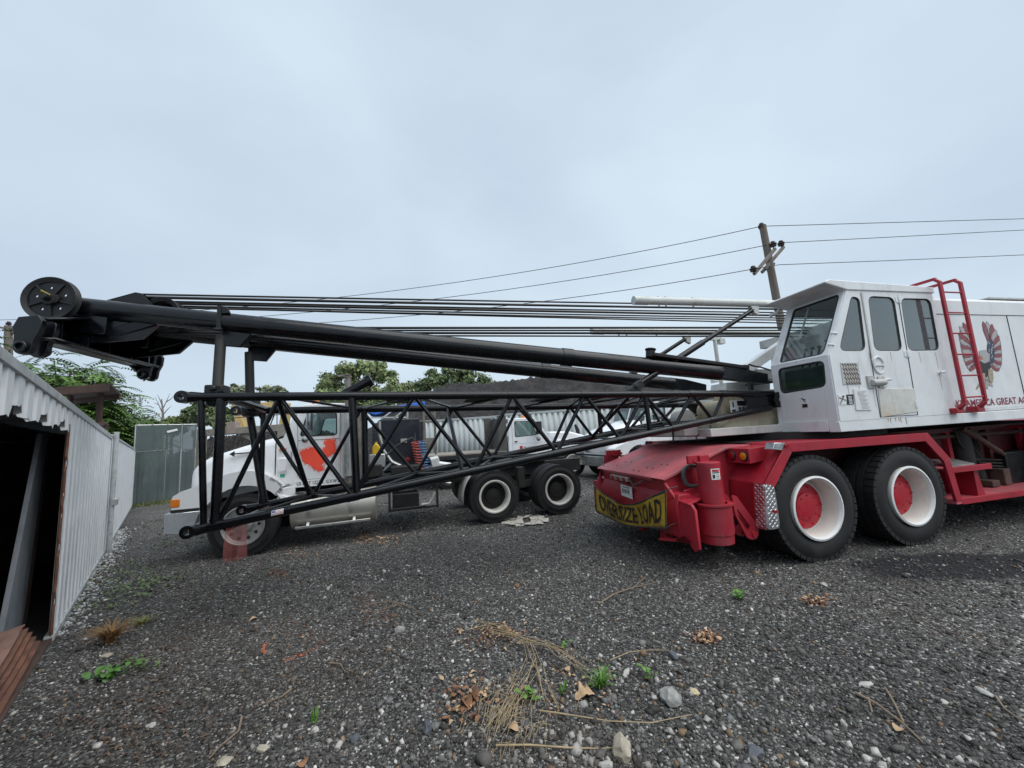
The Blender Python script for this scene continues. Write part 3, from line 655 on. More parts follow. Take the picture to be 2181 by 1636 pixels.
MB().box((xf+.02, .02, CZ0), (xb_-.03, cw-.02, CZ0+.03)).build('cab_floor', m_dark, crane)
# roof with rounded edges and a visor overhang
pr = [(xb_+.03, CZ1-.015), (xb_+.03, CZ1+.07), (xt-.1, CZ1+.115), (.82, CZ1+.118), (.75, CZ1+.095), (.735, CZ1+.075), (.76, CZ1+.062), (xt, CZ1-.015)]
MB().prism([(x, -.03, z) for x, z in pr], (0, cw+.06, 0)).build('cab_roof', m_white, crane, .012)
ov = MB().tube((.80, cw-.06, CZ1-.08), (.74, cw-.0, CZ1-.10), .028, n=10).tube((.86, cw-.05, CZ1-.02), (.80, cw-.05, CZ1-.09), .015).build('work_lamp', m_whited, crane)
# door: seams, hinge strip, handles, rust-marked lower panel
DX0 = P6(905, 700).x-.0; 
def seam(pts, r=.006, name='seam', m=m_ink): return MB().pipe(pts, r, 5).build(name, m, crane)
sd = [P6(868, 240), P6(905, 480), P6(945, 760), P6(1020, 1232), P6(1318, 1215), P6(1240, 740), P6(1195, 480), P6(1160, 266)]
for q in sd: q.y = -.016
seam(sd, .006, 'door_seam'); 
q0, q1 = P6(866, 240), P6(945, 760); MB().beam((q0.x, -.022, q0.z), (q1.x+.01, -.022, q1.z), .012, .02, (1, 0, 0)).build('door_gutter', m_whited, crane)
pl = [P6(1000, 1010), P6(1290, 1005), P6(1318, 1190), P6(1025, 1235)]
m_rustpan = mat('rust_bled_white_panel', (.60, .60, .56), .5, var=.08, vs=4, dirt=[((.46, .32, .14), .5, 4, .6), ((.28, .12, .03), .22, 7, .6)])
MB().prism([(q.x, -.016, q.z) for q in pl], (0, -.008, 0)).build('door_kick_plate', m_rustpan, crane, .003)
hq = P6(1005, 820)
hd = MB(); hd.pipe([(hq.x+.085*math.cos(a), -.022, hq.z+.105*math.sin(a)) for a in np.linspace(0, 2*math.pi, 20)[:-1]], .012, 7, True); hd.box((hq.x-.08, -.03, hq.z-.008), (hq.x+.08, -.018, hq.z+.012)).build('door_ring', m_white, crane)
MB().tube((hq.x+.06, -.02, hq.z-.19), (hq.x+.12, -.05, hq.z-.19), .014).tube((hq.x+.0, -.02, hq.z-.19), (hq.x+.06, -.02, hq.z-.19), .012).build('door_handle', m_white, crane)
hq = P6(980, 960)
MB().box((hq.x-.14, -.035, hq.z-.07), (hq.x-.03, -.016, hq.z+.09)).box((hq.x+.04, -.035, hq.z-.07), (hq.x+.15, -.016, hq.z+.08)).tube((hq.x-.10, -.045, hq.z), (hq.x+.11, -.045, hq.z), .04, n=12).build('door_latch', m_whited, crane, .005)
for (u_, v_) in ((1163, 300), (1232, 730), (1296, 1130)):
    q = P6(u_, v_); MB().tube((q.x, -.024, q.z-.05), (q.x, -.024, q.z+.05), .012, n=8).box((q.x-.05, -.022, q.z-.04), (q.x+.05, -.014, q.z+.04)).build('door_hinge', m_white, crane, .003)
hq = P6(1490, 878); MB().tube((hq.x, -.015, hq.z), (hq.x, -.05, hq.z), .014).tube((hq.x-.03, -.05, hq.z), (hq.x+.05, -.05, hq.z+.008), .014).build('panel_knob', m_white, crane)
# tread-plate step, data plates and stickers on the corner post
def plate(c4, m, name, th=.006, parent=None, y0=-.016):
    return MB().prism([(P6(*c).x, y0, P6(*c).z) for c in c4], (0, -th, 0)).build(name, m, parent or crane)
tp = plate([(700, 800), (842, 800), (866, 972), (722, 975)], m_alu, 'tread_patch')
lg = MB(); A0 = P6(710, 810); A1 = P6(862, 968)
for i in range(9):
    for j in range(6):
        x = A0.x+.012+(A1.x-A0.x-.05)*j/5+.02*i/8; z = A0.z-.01-(A0.z-A1.z-.02)*i/8; s_ = 1 if i % 2 else -1
        lg.beam((x-.012, -.025, z-.012*s_), (x+.012, -.025, z+.012*s_), .006, .007, (0, 1, 0))
lg.build('raised_lugs', mat('rusted_lugs', (.30, .22, .17), .5, .6, var=.3, vs=20), tp, smooth=0)
k1 = plate([(680, 1056), (745, 1056), (748, 1134), (690, 1136)], m_label, 'hazard_sticker')
Zs = P6(715, 1095); 
MB().beam((Zs.x-.05, -.0235, Zs.z-.05), (Zs.x+.03, -.0235, Zs.z+.05), .002, .014, (0, 1, 0)).beam((Zs.x-.05, -.0235, Zs.z+.03), (Zs.x+.05, -.0235, Zs.z-.01), .002, .012, (0, 1, 0)).lathe((Zs.x+.015, -.0235, Zs.z+.035), (0, -1, 0), [(.001, 0), (.014, 0)], 10).build('print', m_ink, k1)
k2 = plate([(742, 1056), (800, 1052), (806, 1132), (752, 1134)], m_ink, 'notice_sticker')
ln = MB(); A0 = P6(752, 1062); A1 = P6(800, 1128)
for i in range(6): z = A0.z-.015-(A0.z-A1.z-.02)*i/5; ln.box((A0.x+.01, -.0245, z-.004), (A1.x-.008, -.0225, z+.004))
ln.build('print', m_label, k2)
k3 = plate([(800, 1012), (918, 1016), (948, 1176), (824, 1178)], m_label, 'document_frame', .012)
ln = MB(); A0 = P6(822, 1024); A1 = P6(930, 1165)
for i in range(14): z = A0.z-.015-(A0.z-A1.z-.02)*i/13; ln.box((A0.x+.005+.003*i, -.0305, z-.002), (A1.x-.03+.003*i-.02*(i % 3), -.0285, z+.002))
ln.build('print', mat('grey_ink', (.3, .3, .3), .6), k3)
s1 = [L6(402, 1070), L6(452, 1068), L6(456, 1152), L6(412, 1154)]
k4 = MB().prism([(xf-.0135, q.y, q.z) for q in s1], (-.004, 0, 0)).build('front_sticker', m_label, crane)
q = L6(430, 1110); MB().beam((xf-.019, q.y-.03, q.z+.02), (xf-.019, q.y+.03, q.z+.045), .010, .002, (1, 0, 0)).beam((xf-.019, q.y+.02, q.z+.05), (xf-.019, q.y-.02, q.z-.01), .010, .002, (1, 0, 0)).box((xf-.020, q.y-.04, q.z-.075), (xf-.0180, q.y+.03, q.z-.03)).build('print', m_ink, k4)
for py in (565, 655):              # windscreen hinges
    q = G6(630 if py < 600 else 612, py); MB().tube((q.x-.03, .02, q.z), (q.x+.01, -.03, q.z-.02), .012).build('windscreen_hinge', m_white, crane)
MB().box((xf-.016, .03, CZ0+.0), (xf-.012, cw-.02, CZ0+.02)).build('front_sill', m_white, crane)
# cab interior
MB().box((1.55, .22, CZ0+.03), (2.05, .66, 2.0)).box((1.95, .22, 2.0), (2.10, .66, 2.75)).build('operator_seat', m_seat, crane, .05)
MB().box((.72, .12, 2.0), (1.0, .70, 2.28)).build('control_console', m_seat, crane, .03)
lev = MB()
for k in range(5): lev.tube((.90, .18+.1*k, 2.25), (1.02, .18+.1*k, 2.55), .012, n=7).sphere((1.02, .18+.1*k, 2.56), .025, 8, 6)
lev.build('control_lever', m_ink, crane)
MB().pipe([(1.02, .30, 2.62), (1.08, .12, 2.66), (1.10, .08, 2.65)], .02, 8).tube((1.06, .10, 2.65), (1.16, .08, 2.36), .012).build('grab_bar', m_ink, crane)
MB().box((.80, .55, 2.38), (.82, .72, 2.60)).build('load_chart', mat('pink_card', (.42, .27, .25), .7), crane)
MB().pipe([FP(1700, 720)+Vector((.03, 0, 0)), FP(1716, 665)+Vector((.03, 0, 0)), FP(1722, 640)+Vector((.03, 0, 0))], .012, 6).build('wiper', m_whited, crane)

m_streak = mat('rust_streak', (.36, .21, .09), .6, var=.5, vs=12)
for px in (1893, 1898, 1909, 1916, 1920, 1931):
    q = C(px, 901, -.0135); l_ = random.uniform(.04, .095); MB().prism([(q.x-.006, -.0135, 1.549), (q.x+.006, -.0135, 1.549), (q.x+.003, -.0135, 1.549-l_), (q.x-.002, -.0135, 1.549-l_)], (0, -.0012, 0)).build('rust_streak', m_streak, crane, smooth=0)
for (u_, v_, l_) in ((1492, 890, .22), (1040, 990, .30), (960, 1000, .25), (1240, 745, .2), (930, 720, .18), (1100, 716, .12), (1330, 715, .15), (760, 985, .2), (850, 985, .15), (1460, 720, .25)):
    q = P6(u_, v_); MB().prism([(q.x-.007, -.0155, q.z), (q.x+.007, -.0155, q.z), (q.x+.002, -.0155, q.z-l_), (q.x-.003, -.0155, q.z-l_*.9)], (0, -.001, 0)).build('grime_streak', mat('grime_streak', (.46, .41, .34), .6, var=.3, vs=9), crane, smooth=0)
# --- machinery house behind the cab
HY = .04
MB().prism([(xb_+.003, HY, 1.552), (7.2, HY, 1.552), (7.2, HY, 3.10), (7.15, HY, 3.17), (7.1, HY, 3.18), (xb_+.003, HY, 3.18)], (0, WID-.08-HY, 0)).build('machinery_house', m_white, crane, .05)
MB().box((4.3, .25, 3.175), (7.0, 2.3, 3.26)).prism([(3.98, .25, 3.178), (4.3, .25, 3.26), (4.3, .25, 3.178)], (0, 2.05, 0)).build('roof_hatch', m_blackd, crane, .01)
MB().box((4.25, .2, 3.258), (7.0, 2.35, 3.278)).build('hatch_lid', m_whited, crane)
q0 = C(1994, 669, HY); zl = q0.z
seam([(xb_+.05, HY-.002, zl), (7.2, HY-.002, zl)], .005, 'panel_seam')
sA = C(2143, 672, HY); sx_ = sA.x
seam([(sx_, HY-.002, zl), (sx_, HY-.002, 1.56)], .006, 'panel_seam')
seam([(sx_+1.35, HY-.002, zl), (sx_+1.35, HY-.002, 1.56)], .006, 'panel_seam')
t0 = C(2031.7, 867.7, HY); t1 = C(2181, 859.4, HY)
tx = text('AKE AMERICA GREAT AGAIN', .135, (t0.x-.045, HY-.003, t0.z-.002), (1, 0, 0), (0, 0, 1), m_lettered, crane, 'lettering', fit=(t1.x-t0.x)*1.245)
# eagle with flag-coloured wings, flat paint on the house panel
EO = (1960, 560, 4.81)
PE = lambda x, y: C(EO[0]+x/EO[2], EO[1]+y/EO[2], HY)
m_ered = mat('eagle_red', (.27, .065, .075), .55, var=.2, vs=20); m_ewh = mat('eagle_white', (.40, .39, .39), .55, var=.08, vs=20)
m_ewing = mat('eagle_grey', (.22, .20, .21), .6, var=.4, vs=25); m_eblue = mat('eagle_blue', (.04, .055, .10), .55, var=.35, vs=25); m_ebr = mat('eagle_brown', (.03, .025, .028), .6, var=.5, vs=30); m_ebeak = mat('eagle_beak', (.38, .17, .10), .55, var=.2, vs=20); m_etan = mat('eagle_tan', (.36, .31, .22), .6, var=.4, vs=40)
eag = MB(); A = PE(600, 900)
def flat(pts, m, lay, name, parent, e=True):
    pts = [PE(*p) for p in pts]; vv = [(p.x, HY-.0025-.0012*lay, p.z) for p in pts]
    me = bpy.data.meshes.new(name); me.from_pydata(vv, [], [tuple(range(len(vv)))]); return obj(name, me, m, parent)
wing_r = [(690, 1040), (680, 900), (690, 780), (668, 690), (642, 604), (672, 650), (684, 602), (705, 660), (728, 628), (765, 680), (805, 755), (822, 810), (830, 870), (836, 950), (834, 1040), (806, 1106), (740, 1090)]
wing_l = [(590, 1060), (570, 900), (530, 780), (482, 592), (470, 640), (436, 612), (430, 670), (400, 652), (405, 715), (388, 725), (402, 800), (414, 870), (434, 960), (466, 1050), (508, 1110), (560, 1090)]
eagle = flat([(600, 900), (660, 890), (705, 940), (705, 1010), (650, 1030), (600, 1000)], m_ewh, 3, 'eagle_painting', crane)
def feather(base, tip, w, m, out=True):
    bx, by = base; tx_, ty = tip; dx, dy = tx_-bx, ty-by; l = math.hypot(dx, dy); nx, ny = -dy/l, dx/l
    P = [(bx+nx*w*.35, by+ny*w*.35), (bx+dx*.55+nx*w*.55, by+dy*.55+ny*w*.55), (bx+dx*.85+nx*w*.4, by+dy*.85+ny*w*.4), (tx_, ty), (bx+dx*.85-nx*w*.35, by+dy*.85-ny*w*.35), (bx+dx*.55-nx*w*.5, by+dy*.55-ny*w*.5), (bx-nx*w*.35, by-ny*w*.35)]
    c = (sum(p[0] for p in P)/7, sum(p[1] for p in P)/7)
    flat([(c[0]+(p[0]-c[0])*1.0+(2.2 if p[0] > c[0] else -2.2), c[1]+(p[1]-c[1])*1.04) for p in P], m_ebr, .6, 'feather_outline', eagle)
    flat(P, m, 1, 'feather', eagle)
flat(wing_r, m_ewing, 0, 'wing', eagle); flat(wing_l, m_ewing, 0, 'wing', eagle)
rw = [((700, 800), (640, 600)), ((706, 790), (680, 600)), ((712, 790), (730, 625)), ((730, 800), (775, 690)), ((745, 840), (803, 750)), ((750, 880), (815, 800)), ((755, 905), (825, 850)), ((760, 930), (828, 905)), ((760, 955), (832, 945)), ((755, 985), (838, 985)), ((750, 1005), (832, 1040)), ((745, 1030), (818, 1075)), ((735, 1050), (805, 1108))]
for i, (p, q) in enumerate(rw): feather(p, q, 46, m_ered if i % 2 == 0 else m_ewh)
lw = [((530, 790), (480, 590)), ((528, 800), (435, 610)), ((526, 815), (400, 650)), ((525, 840), (390, 725)), ((528, 870), (400, 790)), ((530, 890), (412, 850)), ((535, 920), (425, 905)), ((538, 945), (432, 960)), ((540, 970), (446, 1005)), ((545, 995), (462, 1045)), ((550, 1020), (480, 1080)), ((556, 1045), (505, 1108))]
for i, (p, q) in enumerate(lw): feather(p, q, 46, m_ered if i % 2 == 1 else m_ewh)
flat([(700, 790), (730, 780), (750, 830), (760, 900), (755, 980), (735, 1030), (700, 1040), (690, 1000), (705, 950), (680, 900), (682, 850)], m_eblue, 2, 'wing_blue', eagle)
flat([(520, 780), (540, 800), (560, 900), (570, 980), (560, 1060), (540, 1030), (530, 950), (515, 880), (500, 820)], m_eblue, 2, 'wing_blue', eagle)
for k in range(26):
    u = random.random(); x = 700+random.uniform(-8, 45); y = 800+random.uniform(0, 220)
    if k > 16: x = 525+random.uniform(-10, 30); y = 800+random.uniform(0, 230)
    p = PE(x, y); MB().lathe((p.x, HY-.0065, p.z), (0, -1, 0), [(.001, 0), (.012, 0)], 6).build('star', m_ewh, eagle)
flat([(600, 1000), (650, 1030), (700, 1015), (720, 1060), (690, 1150), (660, 1200), (630, 1150), (590, 1060)], m_ebr, 3, 'body', eagle)
flat([(600, 950), (625, 955), (640, 985), (612, 1000), (600, 980)], m_ebeak, 4, 'beak', eagle)
flat([(690, 1090), (735, 1090), (745, 1170), (735, 1230), (705, 1220), (690, 1160)], m_etan, 4, 'leg_plumage', eagle)
flat([(630, 1130), (655, 1130), (665, 1190), (640, 1210)], m_etan, 4, 'leg_plumage', eagle)
for k in range(6): feather((650+8*k, 1190), (600+28*k if k else 570, 1300+40*math.sin(k*1.1)), 22, m_ewh if k % 2 else m_etan)

# --- red access ladder on the house side
LY = -.13
la, lb = P6(1530, 110, LY), P6(1690, 122, LY); lc, ld = P6(1690, 1110, LY), P6(1850, 1100, LY)
def Lp(x, y): return PE(x, y)
def rail(top, bot):
    a = C(top[0], top[1], LY); b_ = C(bot[0], bot[1], LY)
    return a, b_
rails = [((2005, 592), (2049, 860)), ((2050, 594), (2092, 856))]
for (tp_, bt) in rails:
    a, b_ = rail(tp_, bt); a.x = b_.x = (a.x+b_.x)/2
    rl = MB(); rl.beam((a.x, LY, b_.z), (a.x, LY, a.z-.05), .05, .035, (0, 1, 0))
    rl.beam((a.x, LY-.0, a.z-.06), (a.x, LY+.05, a.z-.005), .05, .035, (0, 1, 0)); rl.beam((a.x, LY+.03, a.z), (a.x, .62, a.z-.0), .05, .035, (0, 0, 1))
    rl.beam((a.x, LY, b_.z+.005), (a.x-.03, LY+.05, b_.z-.06), .05, .04, (0, 1, 0))
    rl.build('ladder_rail', m_red, crane, .008)
    MB().box((a.x-.09, -.09, 1.556), (a.x+.05, .03, b_.z-.05)).build('ladder_foot', m_red, crane, .01)
ra = rail(*rails[0]); rb = rail(*rails[1]); xa = (ra[0].x+ra[1].x)/2; xb2 = (rb[0].x+rb[1].x)/2
for k in range(6):
    z = ra[0].z-.20-(ra[0].z-ra[1].z-.28)*k/5; MB().tube((xa, LY, z), (xb2, LY, z), .011, n=8).build('ladder_rung', m_red, crane)

# --- boom butt section (lattice), near and far panels
BN, BF, DZF = .80, 1.95, -.06
def near(px, py): return C(px, py, BN)
def far(px, py): return C(px, py, BF)
tE, tF = near(396, 846), near(1645, 838); bE, bF_ = near(408, 1131), near(1640, 868)
tE = Vector((tE.x, BN, tE.z)); tF = Vector((tF.x, BN, tF.z)); bE = Vector((bE.x, BN, bE.z)); bF_ = Vector((bF_.x, BN, bF_.z))
OFF = Vector((0, BF-BN, DZF)); OFFB = Vector((0, BF-BN, .0))
boom = empty('boom_section'); boom.parent = crane
rc = .046
for off in (Vector(), OFF):
    MB().tube(tE+off, tF+off, rc, n=16).build('chord', m_black, boom)
    ofb = OFFB if off.y else off
    MB().tube(bE+ofb, bF_+ofb, rc, n=16).build('chord', m_black, boom)
    for p in (tE, bE):              # eye ends
        q = p+(ofb if p is bE else off); d_ = ((tF-tE) if p is tE else (bF_-bE)).normalized()
        MB().lathe(q-d_*.02, (0, 1, 0), [(.030, -.045), (.062, -.045), (.062, .045), (.030, .045), (.030, -.045)], 20).tube(q+d_*.04, q+d_*.14, .056, rc, n=16).build('pin_eye', m_black, boom)
    # solid foot plate with a rounded notch
    a1 = near(1520, 843); a2 = near(1520, 884); zt = lambda x: tE.z+(tF.z-tE.z)*(x-tE.x)/(tF.x-tE.x); zb = lambda x: bE.z+(bF_.z-bE.z)*(x-bE.x)/(bF_.x-bE.x)
    xs0 = near(1545, 850).x; nt_ = near(1590, 857).x; xe = tF.x
    pts = [(xs0, zt(xs0)-.03)]+[(nt_-.10+.10*math.sin(t_), (zt(nt_-.08)+zb(nt_-.08))/2+.085*math.cos(t_)) for t_ in np.linspace(0, math.pi, 9)]+[(xs0+.02, zb(xs0+.02)+.03), (xs0, zb(xs0)), (xe+.06, zb(xe)), (xe+.06, zt(xe)), (xs0, zt(xs0))]
    MB().prism([(x+off.x, BN+off.y-.018, z+off.z) for x, z in pts], (0, .036, 0)).build('foot_plate', m_black, boom)
    MB().lathe(Vector((xe+.05, BN, (zt(xe)+zb(xe))/2))+off, (0, 1, 0), [(.03, -.07), (.11, -.07), (.11, .07), (.03, .07)], 20).build('foot_boss', m_black, boom)
NT = [near(x, y) for x, y in ((595, 846), (882, 843), (1091, 841), (1245, 840), (1371, 839), (1473, 838), (1541, 837))]
NB_ = [near(x, y) for x, y in ((463, 1114), (752, 1056), (1010, 1000), (1186, 960), (1321, 930), (1436, 906), (1517, 888))]
def ont(p): return Vector((p.x, BN, zt(p.x)))
def onb_(p): return Vector((p.x, BN, zb(p.x)))
NT = [ont(p) for p in NT]; NB_ = [onb_(p) for p in NB_]
rl_ = .0235
def lace(p, q, r=rl_, name='lacing'): MB().tube(p, q, r, n=10, cap=False).build(name, m_black, boom)
for k in range(7):
    lace(NT[k], NB_[k])
    if k < 6: lace(NT[k], NB_[k+1])
lace(ont(near(428, 850)), onb_(near(434, 1120)), .030, 'post')
lace(ont(near(471, 850)), onb_(near(458, 1115)), .044, 'post')
lace(ont(near(750, 850)), onb_(near(760, 1052)), .042, 'post')
lace(ont(near(1374, 840)), onb_(near(1384, 914)), .032, 'post')
FT = [far(x, y) for x, y in ((548, 872), (768, 870), (965, 867), (1103, 865), (1213, 863), (1310, 862), (1385, 860), (1440, 858))]
FB = [far(x, y) for x, y in ((668, 1055), (886, 1006), (1050, 970), (1176, 943), (1262, 925), (1340, 908), (1405, 895))]
FT = [ont(p)+OFF for p in FT]; FB = [onb_(p)+OFFB for p in FB]
for k in range(7):
    lace(FT[k], FB[k]); lace(FB[k], FT[k+1])
lace(ont(tE+Vector((.28, 0, 0)))+OFF, onb_(tE+Vector((.28, 0, 0)))+OFFB, .030, 'post')
lace(ont(tE+Vector((.12, 0, 0)))+OFF, onb_(tE+Vector((.32, 0, 0)))+OFFB, .044, 'post')
p = far(776, 870); lace(ont(p)+OFF, onb_(p)+OFFB, .042, 'post')
p = far(1275, 865); lace(ont(p)+OFF, onb_(p)+OFFB, .032, 'post')
dT, dB = (tF-tE).normalized(), (bF_-bE).normalized()
for p_, d_ in [(p, dT) for p in NT]+[(p, dB) for p in NB_]: MB().tube(p_-d_*.055, p_+d_*.055, rc+.0045, n=14).build('node_sleeve', m_black, boom)
for k in range(7):                 # plan bracing, top and bottom
    lace(NB_[k], FB[k], .016); lace(NT[k], FT[min(k+1, 7)], .016)
    if k < 6: lace(FB[k], NB_[k+1], .016); lace(FT[k+1], NT[k+1], .016)
lace(tE+Vector((.30, 0, 0)), tE+OFF+Vector((.30, 0, 0)), .05, 'cross_member'); lace(bE+Vector((.30, 0, 0)), bE+OFFB+Vector((.30, 0, 0)), .04, 'cross_member')
lace(ont(near(590, 846)), onb_(far(660, 1050))+OFFB, .028); lace(ont(near(1345, 846)), onb_(far(1260, 926))+OFFB, .026); lace(ont(far(952, 868))+OFF, onb_(near(985, 1005)), .026)
for (px, w) in ((815, .30), (1000, .34), (1165, .36), (1270, .3)):
    q = near(px, 845); MB().box((q.x, BN+.25, zt(q.x)-.02), (q.x+w, BN+.75, zt(q.x)+.0)).build('plan_gusset', m_frame, boom)
q = C(722, 846, 1.15); q2 = C(783, 813, 1.15)
MB().tube(q, q2, .05, n=18).lathe(q2, tuple((q2-q).normalized()), [(.01, -.01), (.072, -.01), (.072, .05), (.01, .05)], 18).build('roller_arm', m_black, boom)
s_ = near(594, 1096); dn_ = (bF_-bE).normalized()
flag_st = MB(); G = []
for k in range(6):
    a_ = R(-22+13*k); G.append([Vector((s_.x, BN, zb(s_.x)))+dn_*e_+Vector((0, -math.cos(a_), math.sin(a_)))*(rc+.001) for e_ in (-.055, .055)])
fo = flag_st.quadsheet(G).build('flag_sticker', m_label, boom)
for k in range(4):
    G = []
    for a_ in (R(-18+15*k), R(-12+15*k)):
        G.append([Vector((s_.x, BN, zb(s_.x)))+dn_*e_+Vector((0, -math.cos(a_), math.sin(a_)))*(rc+.0022) for e_ in (-.01 if k > 1 else -.052, .052)])
    MB().quadsheet(G).build('flag_print', mat('faded_red_ink', (.42, .16, .17), .6), fo)
G = []
for a_ in (R(12), R(24), R(38)): G.append([Vector((s_.x, BN, zb(s_.x)))+dn_*e_+Vector((0, -math.cos(a_), math.sin(a_)))*(rc+.0026) for e_ in (-.052, -.015)])
MB().quadsheet(G).build('flag_print', mat('navy_ink', (.12, .13, .28), .5), fo)

# --- live mast lying above the boom
mast = empty('mast'); mast.parent = crane
hN = C(172, 656, 1.06); fN = C(1588, 800, .845)
YC = (BN+BF)/2
def mir(v): return Vector((v.x, 2*YC-v.y, v.z-.02))
def onl(s, d_): return hN+(fN-hN)*s
rm = .107
for side_ in (0, 1):
    T_ = (lambda v: v) if side_ == 0 else mir
    MB().tube(T_(hN), T_(onl(.945, 0)), rm, n=22).build('mast_leg', m_black, mast)
    e0, e1 = T_(onl(.935, 0)), T_(fN+(fN-hN).normalized()*(.33 if side_ == 0 else .2))
    dv = (e1-e0).normalized(); up = Vector((0, 1, 0)).cross(dv) * -1
    if up.z < 0: up = -up
    MB().prism([e0+up*.104+Vector((0, -.05, 0)), e0+dv*.3+up*.10+Vector((0, -.05, 0)), e1+up*.05+Vector((0, -.05, 0)), e1-up*.10+Vector((0, -.05, 0)), e0+dv*.35-up*.095+Vector((0, -.05, 0)), e0-up*.09+Vector((0, -.05, 0))], (0, .10, 0)).build('mast_foot', m_black, mast, .012)
    kx = C(1208, 760, .9).x; s0 = (kx-hN.x)/(fN.x-hN.x)
    MB().tube(T_(onl(s0-.009, 0)), T_(onl(s0+.009, 0)), rm+.009, n=22).build('mast_collar', m_black, mast)
    # lug plate and prop down to the boom
    sL = (C(500, 690, 1.05).x-hN.x)/(fN.x-hN.x); c0 = T_(onl(sL, 0))
    MB().prism([(c0.x-.12, c0.y-.03, c0.z-.02), (c0.x+.24, c0.y-.03, c0.z-.05), (c0.x+.08, c0.y-.03, c0.z-.27), (c0.x-.12, c0.y-.03, c0.z-.25)], (0, .05, 0)).build('prop_lug', m_black, mast, .006)
    px_ = c0.x-.115; pyy = (BN+.10) if side_ == 0 else BF-.25; pxx = C(463, 832, pyy).x if side_ == 0 else C(534, 850, pyy).x; pb = Vector((pxx, pyy, zt(pxx)+(0 if side_ == 0 else DZF)))
    MB().tube((px_, c0.y-.0, c0.z-.15), pb, .050, n=16).build('mast_prop', mat('dusty_black_prop', (.022, .021, .018), .6, var=.4, vs=6, dirt=[(DUST, .3, 5, 1)]), mast)
    MB().box((pb.x-.085, pb.y-.085, pb.z+.03), (pb.x+.085, pb.y+.085, pb.z+.13)).lathe((pb.x, pb.y, pb.z-.1), (0, 0, 1), [(.01, 0), (.09, .02), (.10, .08), (.10, .13)], 18).tube((pb.x, pb.y-.11, pb.z+.09), (pb.x, pb.y+.11, pb.z+.09), .03).build('prop_clamp', m_blackd, mast, .015)
    # T-lug above the leg with a bar through it
    b0 = T_(onl(sL-.012, 0))
    MB().prism([(b0.x-.02, b0.y-.11, b0.z-.12), (b0.x+.02, b0.y-.11, b0.z-.12), (b0.x+.02, b0.y-.11, b0.z+.15), (b0.x-.02, b0.y-.11, b0.z+.16)], (0, .02, 0)).prism([(b0.x-.015, b0.y-.1, b0.z+.07), (b0.x+.09, b0.y-.1, b0.z+.08), (b0.x+.06, b0.y-.1, b0.z+.15), (b0.x-.01, b0.y-.1, b0.z+.155)], (0, .05, 0)).tube((b0.x-.03, b0.y-.12, b0.z-.11), (b0.x+.04, b0.y-.12, b0.z-.11), .018).build('strap_lug', m_blackd, mast)
q = C(545, 687, .97); MB().lathe(q, (0, -1, .2), [(.001, .02), (.022, .015), (.025, 0)], 12).build('grease_plug', m_alu, mast)
# head: cross beam between two lugs, sheave, hood and sheave block
l1, l2 = C(50, 748, .60), C(304, 797, 2.10)
LZ = (l1.z+l2.z)/2; LX = (l1.x+l2.x)/2
hx_ = hN.x
def HB(x, y): return Vector((LX, 0, 0))
sec = MB()
cbp = [C(130, 690, .72), C(25, 710, .62)]
# box beam, deeper in the middle, open lattice look from stiffeners
ztop = lambda y: LZ+float(np.interp(y, [.55, 1.0, 1.75, 2.15], [.25, .40, .44, .34]))
ys = np.linspace(.62, 2.06, 9)
for s_ in (0,):
    xx = LX-.02
    sec.add([(xx, y, z) for y in ys for z in (LZ+.10 if .66 < y < 2.04 else LZ+.02, ztop(y))], [(2*i, 2*i+2, 2*i+3, 2*i+1) for i in range(8)])
hb = sec.build('head_beam', m_black, mast, solid=.02)
MB().quadsheet([[(LX-.03, y, ztop(y)+.012), (LX+.19, y, ztop(y)+.012)] for y in ys]).build('top_flange', m_black, hb, solid=.022)
MB().quadsheet([[(LX-.04, y, LZ+.10), (LX+.20, y, LZ+.10)] for y in ys]).build('bottom_flange', m_black, hb, solid=.022)
for y in (.72, 1.02, 1.30, 1.62, 1.92):
    MB().box((LX-.02, y-.010, LZ+.10), (LX+.17, y+.010, ztop(y)-.0)).build('stiffener', m_black, hb)
for lv, yo in ((l1, .60), (l2, 2.10)):
    lg = MB()
    for s_ in (-.07, .07):
        c_ = Vector((LX+.06, yo+s_, LZ)); pts = [(c_.x-.07, LZ+.10), (c_.x-.085, LZ+.18), (c_.x-.05, LZ+.27), (c_.x+.09, LZ+.29), (c_.x+.12, LZ+.24), (c_.x+.11, LZ+.14), (c_.x+.075, LZ+.06)]+[(c_.x+.068*math.cos(t_), LZ+.068*math.sin(t_)) for t_ in np.linspace(0, -math.pi, 9)]
        lg.prism([(x, yo+s_-.025, z) for x, z in pts], (0, .05, 0))
        lg.lathe((c_.x, yo+s_-(.03 if s_ < 0 else -.03), LZ), (0, -1 if s_ < 0 else 1, 0), [(.026, -.01), (.050, -.01), (.050, .025), (.030, .03), (.026, -.01)], 18)
    lg.build('head_lug', m_black, mast, .006)
    if yo > 1: MB().beam((LX-.0, yo-.11, LZ+.20), (LX+.13, yo-.11, LZ+.17), .02, .02).beam((LX+.05, yo-.11, LZ+.32), (LX+.05, yo-.11, LZ+.1), .02, .02, (1, 0, 0)).build('lug_rib', m_black, mast)
